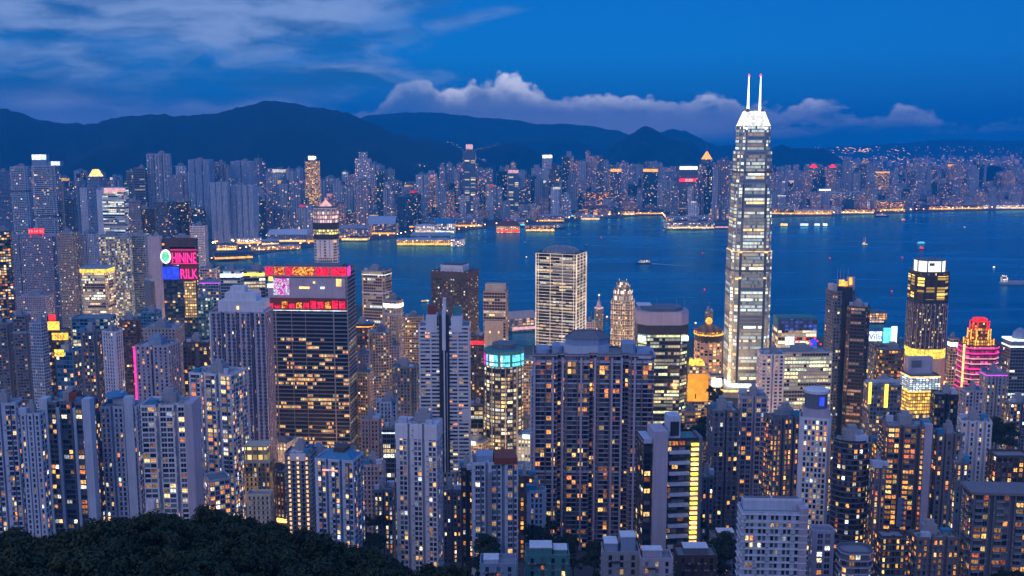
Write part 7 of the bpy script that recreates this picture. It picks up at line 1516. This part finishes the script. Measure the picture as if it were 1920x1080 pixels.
boat(1621, 459, 14, 'tall', 'white lit ship with two tall masts alone on the right harbour', .1, 'white', cat='ship', name='ship')
boat(1728, 457, 17, 'party', 'party boat glowing cyan on the right harbour', .15, 'white', 'cyan')
boat(1729, 467, 15, 'glow', 'red lit low boat just below the cyan glowing boat', .1, 'red', 'red')
boat(1864, 502, 10, 'glow', 'small white launch near the right edge', .6, 'white', 'white')
boat(1905, 533, 58, 'barge', 'long pale cargo barge cut by the right edge', -.12 + 0, 'pale', cat='barge', name='cargo_barge')
boat(1807, 427, 11, 'plain', 'dark small tug far out on the right harbour', 3.0, 'hull')
boat(1692, 414, 14, 'glow', 'red hulled boat near the far museum quay', 2.9, 'red', 'rose'); boat(1654, 406, 26, 'ferry', 'white and red lit ferry moored below the museum', 0, 'pink', 'rose')
boat(1100, 461, 12, 'plain', 'tiny dark boat with faint wake left of mid harbour', .1, 'hull'); boat(985, 455, 6, 'plain', 'tiny grey boat near the left harbour piers', 0, 'grey')
boat(1035, 434, 8, 'glow', 'small red lit boat off the amber pier shed', 0, 'red', 'red'); boat(798, 566, 20, 'ferry', 'dark ferry beside the square dark brown tower', .4, 'slate')
boat(1645, 606, 34, 'ferry', 'ferry with warm lit decks behind the dark twin slab tower', .05, 'mauve', 'amber'); boat(1690, 634, 9, 'plain', 'small pale launch near the cyan billboards', 0, 'white'); boat(1050, 428, 22, 'plain', 'low dark barge by the pier right of the floating palace', .05, 'hull')
for px, py, m_, lb in ((1127, 449, 'red', 'red lit buoy in the middle of the harbour'), (987, 486, 'white', 'white lit buoy left of the domed tower'), (1317, 478, 'red', 'red lit buoy left of the silver skyscraper'), (1321, 548, 'red', 'red lit buoy low in the harbour beside the silver skyscraper'), (1672, 551, 'red', 'red lit buoy right of the dark twin slab tower'), (1556, 488, 'red', 'faint red buoy right of the silver skyscraper'), (1138, 600, 'white', 'white lit buoy near the lantern spire'), (1304, 612, 'white', 'white lit buoy over the orange saucer roof'), (1692, 487, 'red', 'faint red buoy below the cyan party boat')): buoy(px, py, m_, lb)
FOAM = plain('wake foam', (.60, .68, .78), .6, .4, .05, streak=False)
def wake(pts, w0, w1):
    b = MB(); P = []
    for i, (px, py) in enumerate(pts):
        Y = ground_Y(py); f_ = i / (len(pts) - 1); w_ = w0 + (w1 - w0) * f_; P.append(((xat(px, Y, 0), Y - w_, .08), (xat(px, Y, 0), Y + w_, .08)))
    for a, c in zip(P, P[1:]): b.quad(a[0], c[0], c[1], a[1])
    tag(b.build('boat_wake', FOAM), kind='stuff')
wake([(1219, 494), (1240, 495.5), (1262, 497), (1290, 498.5)], 7.0, 1.2); wake([(1626, 464), (1640, 468), (1658, 473)], 1.0, .8); wake([(1108, 461), (1125, 460), (1140, 460)], 1.5, .5); wake([(1236, 460.5), (1250, 461.5), (1262, 461.5)], 1.6, .6)
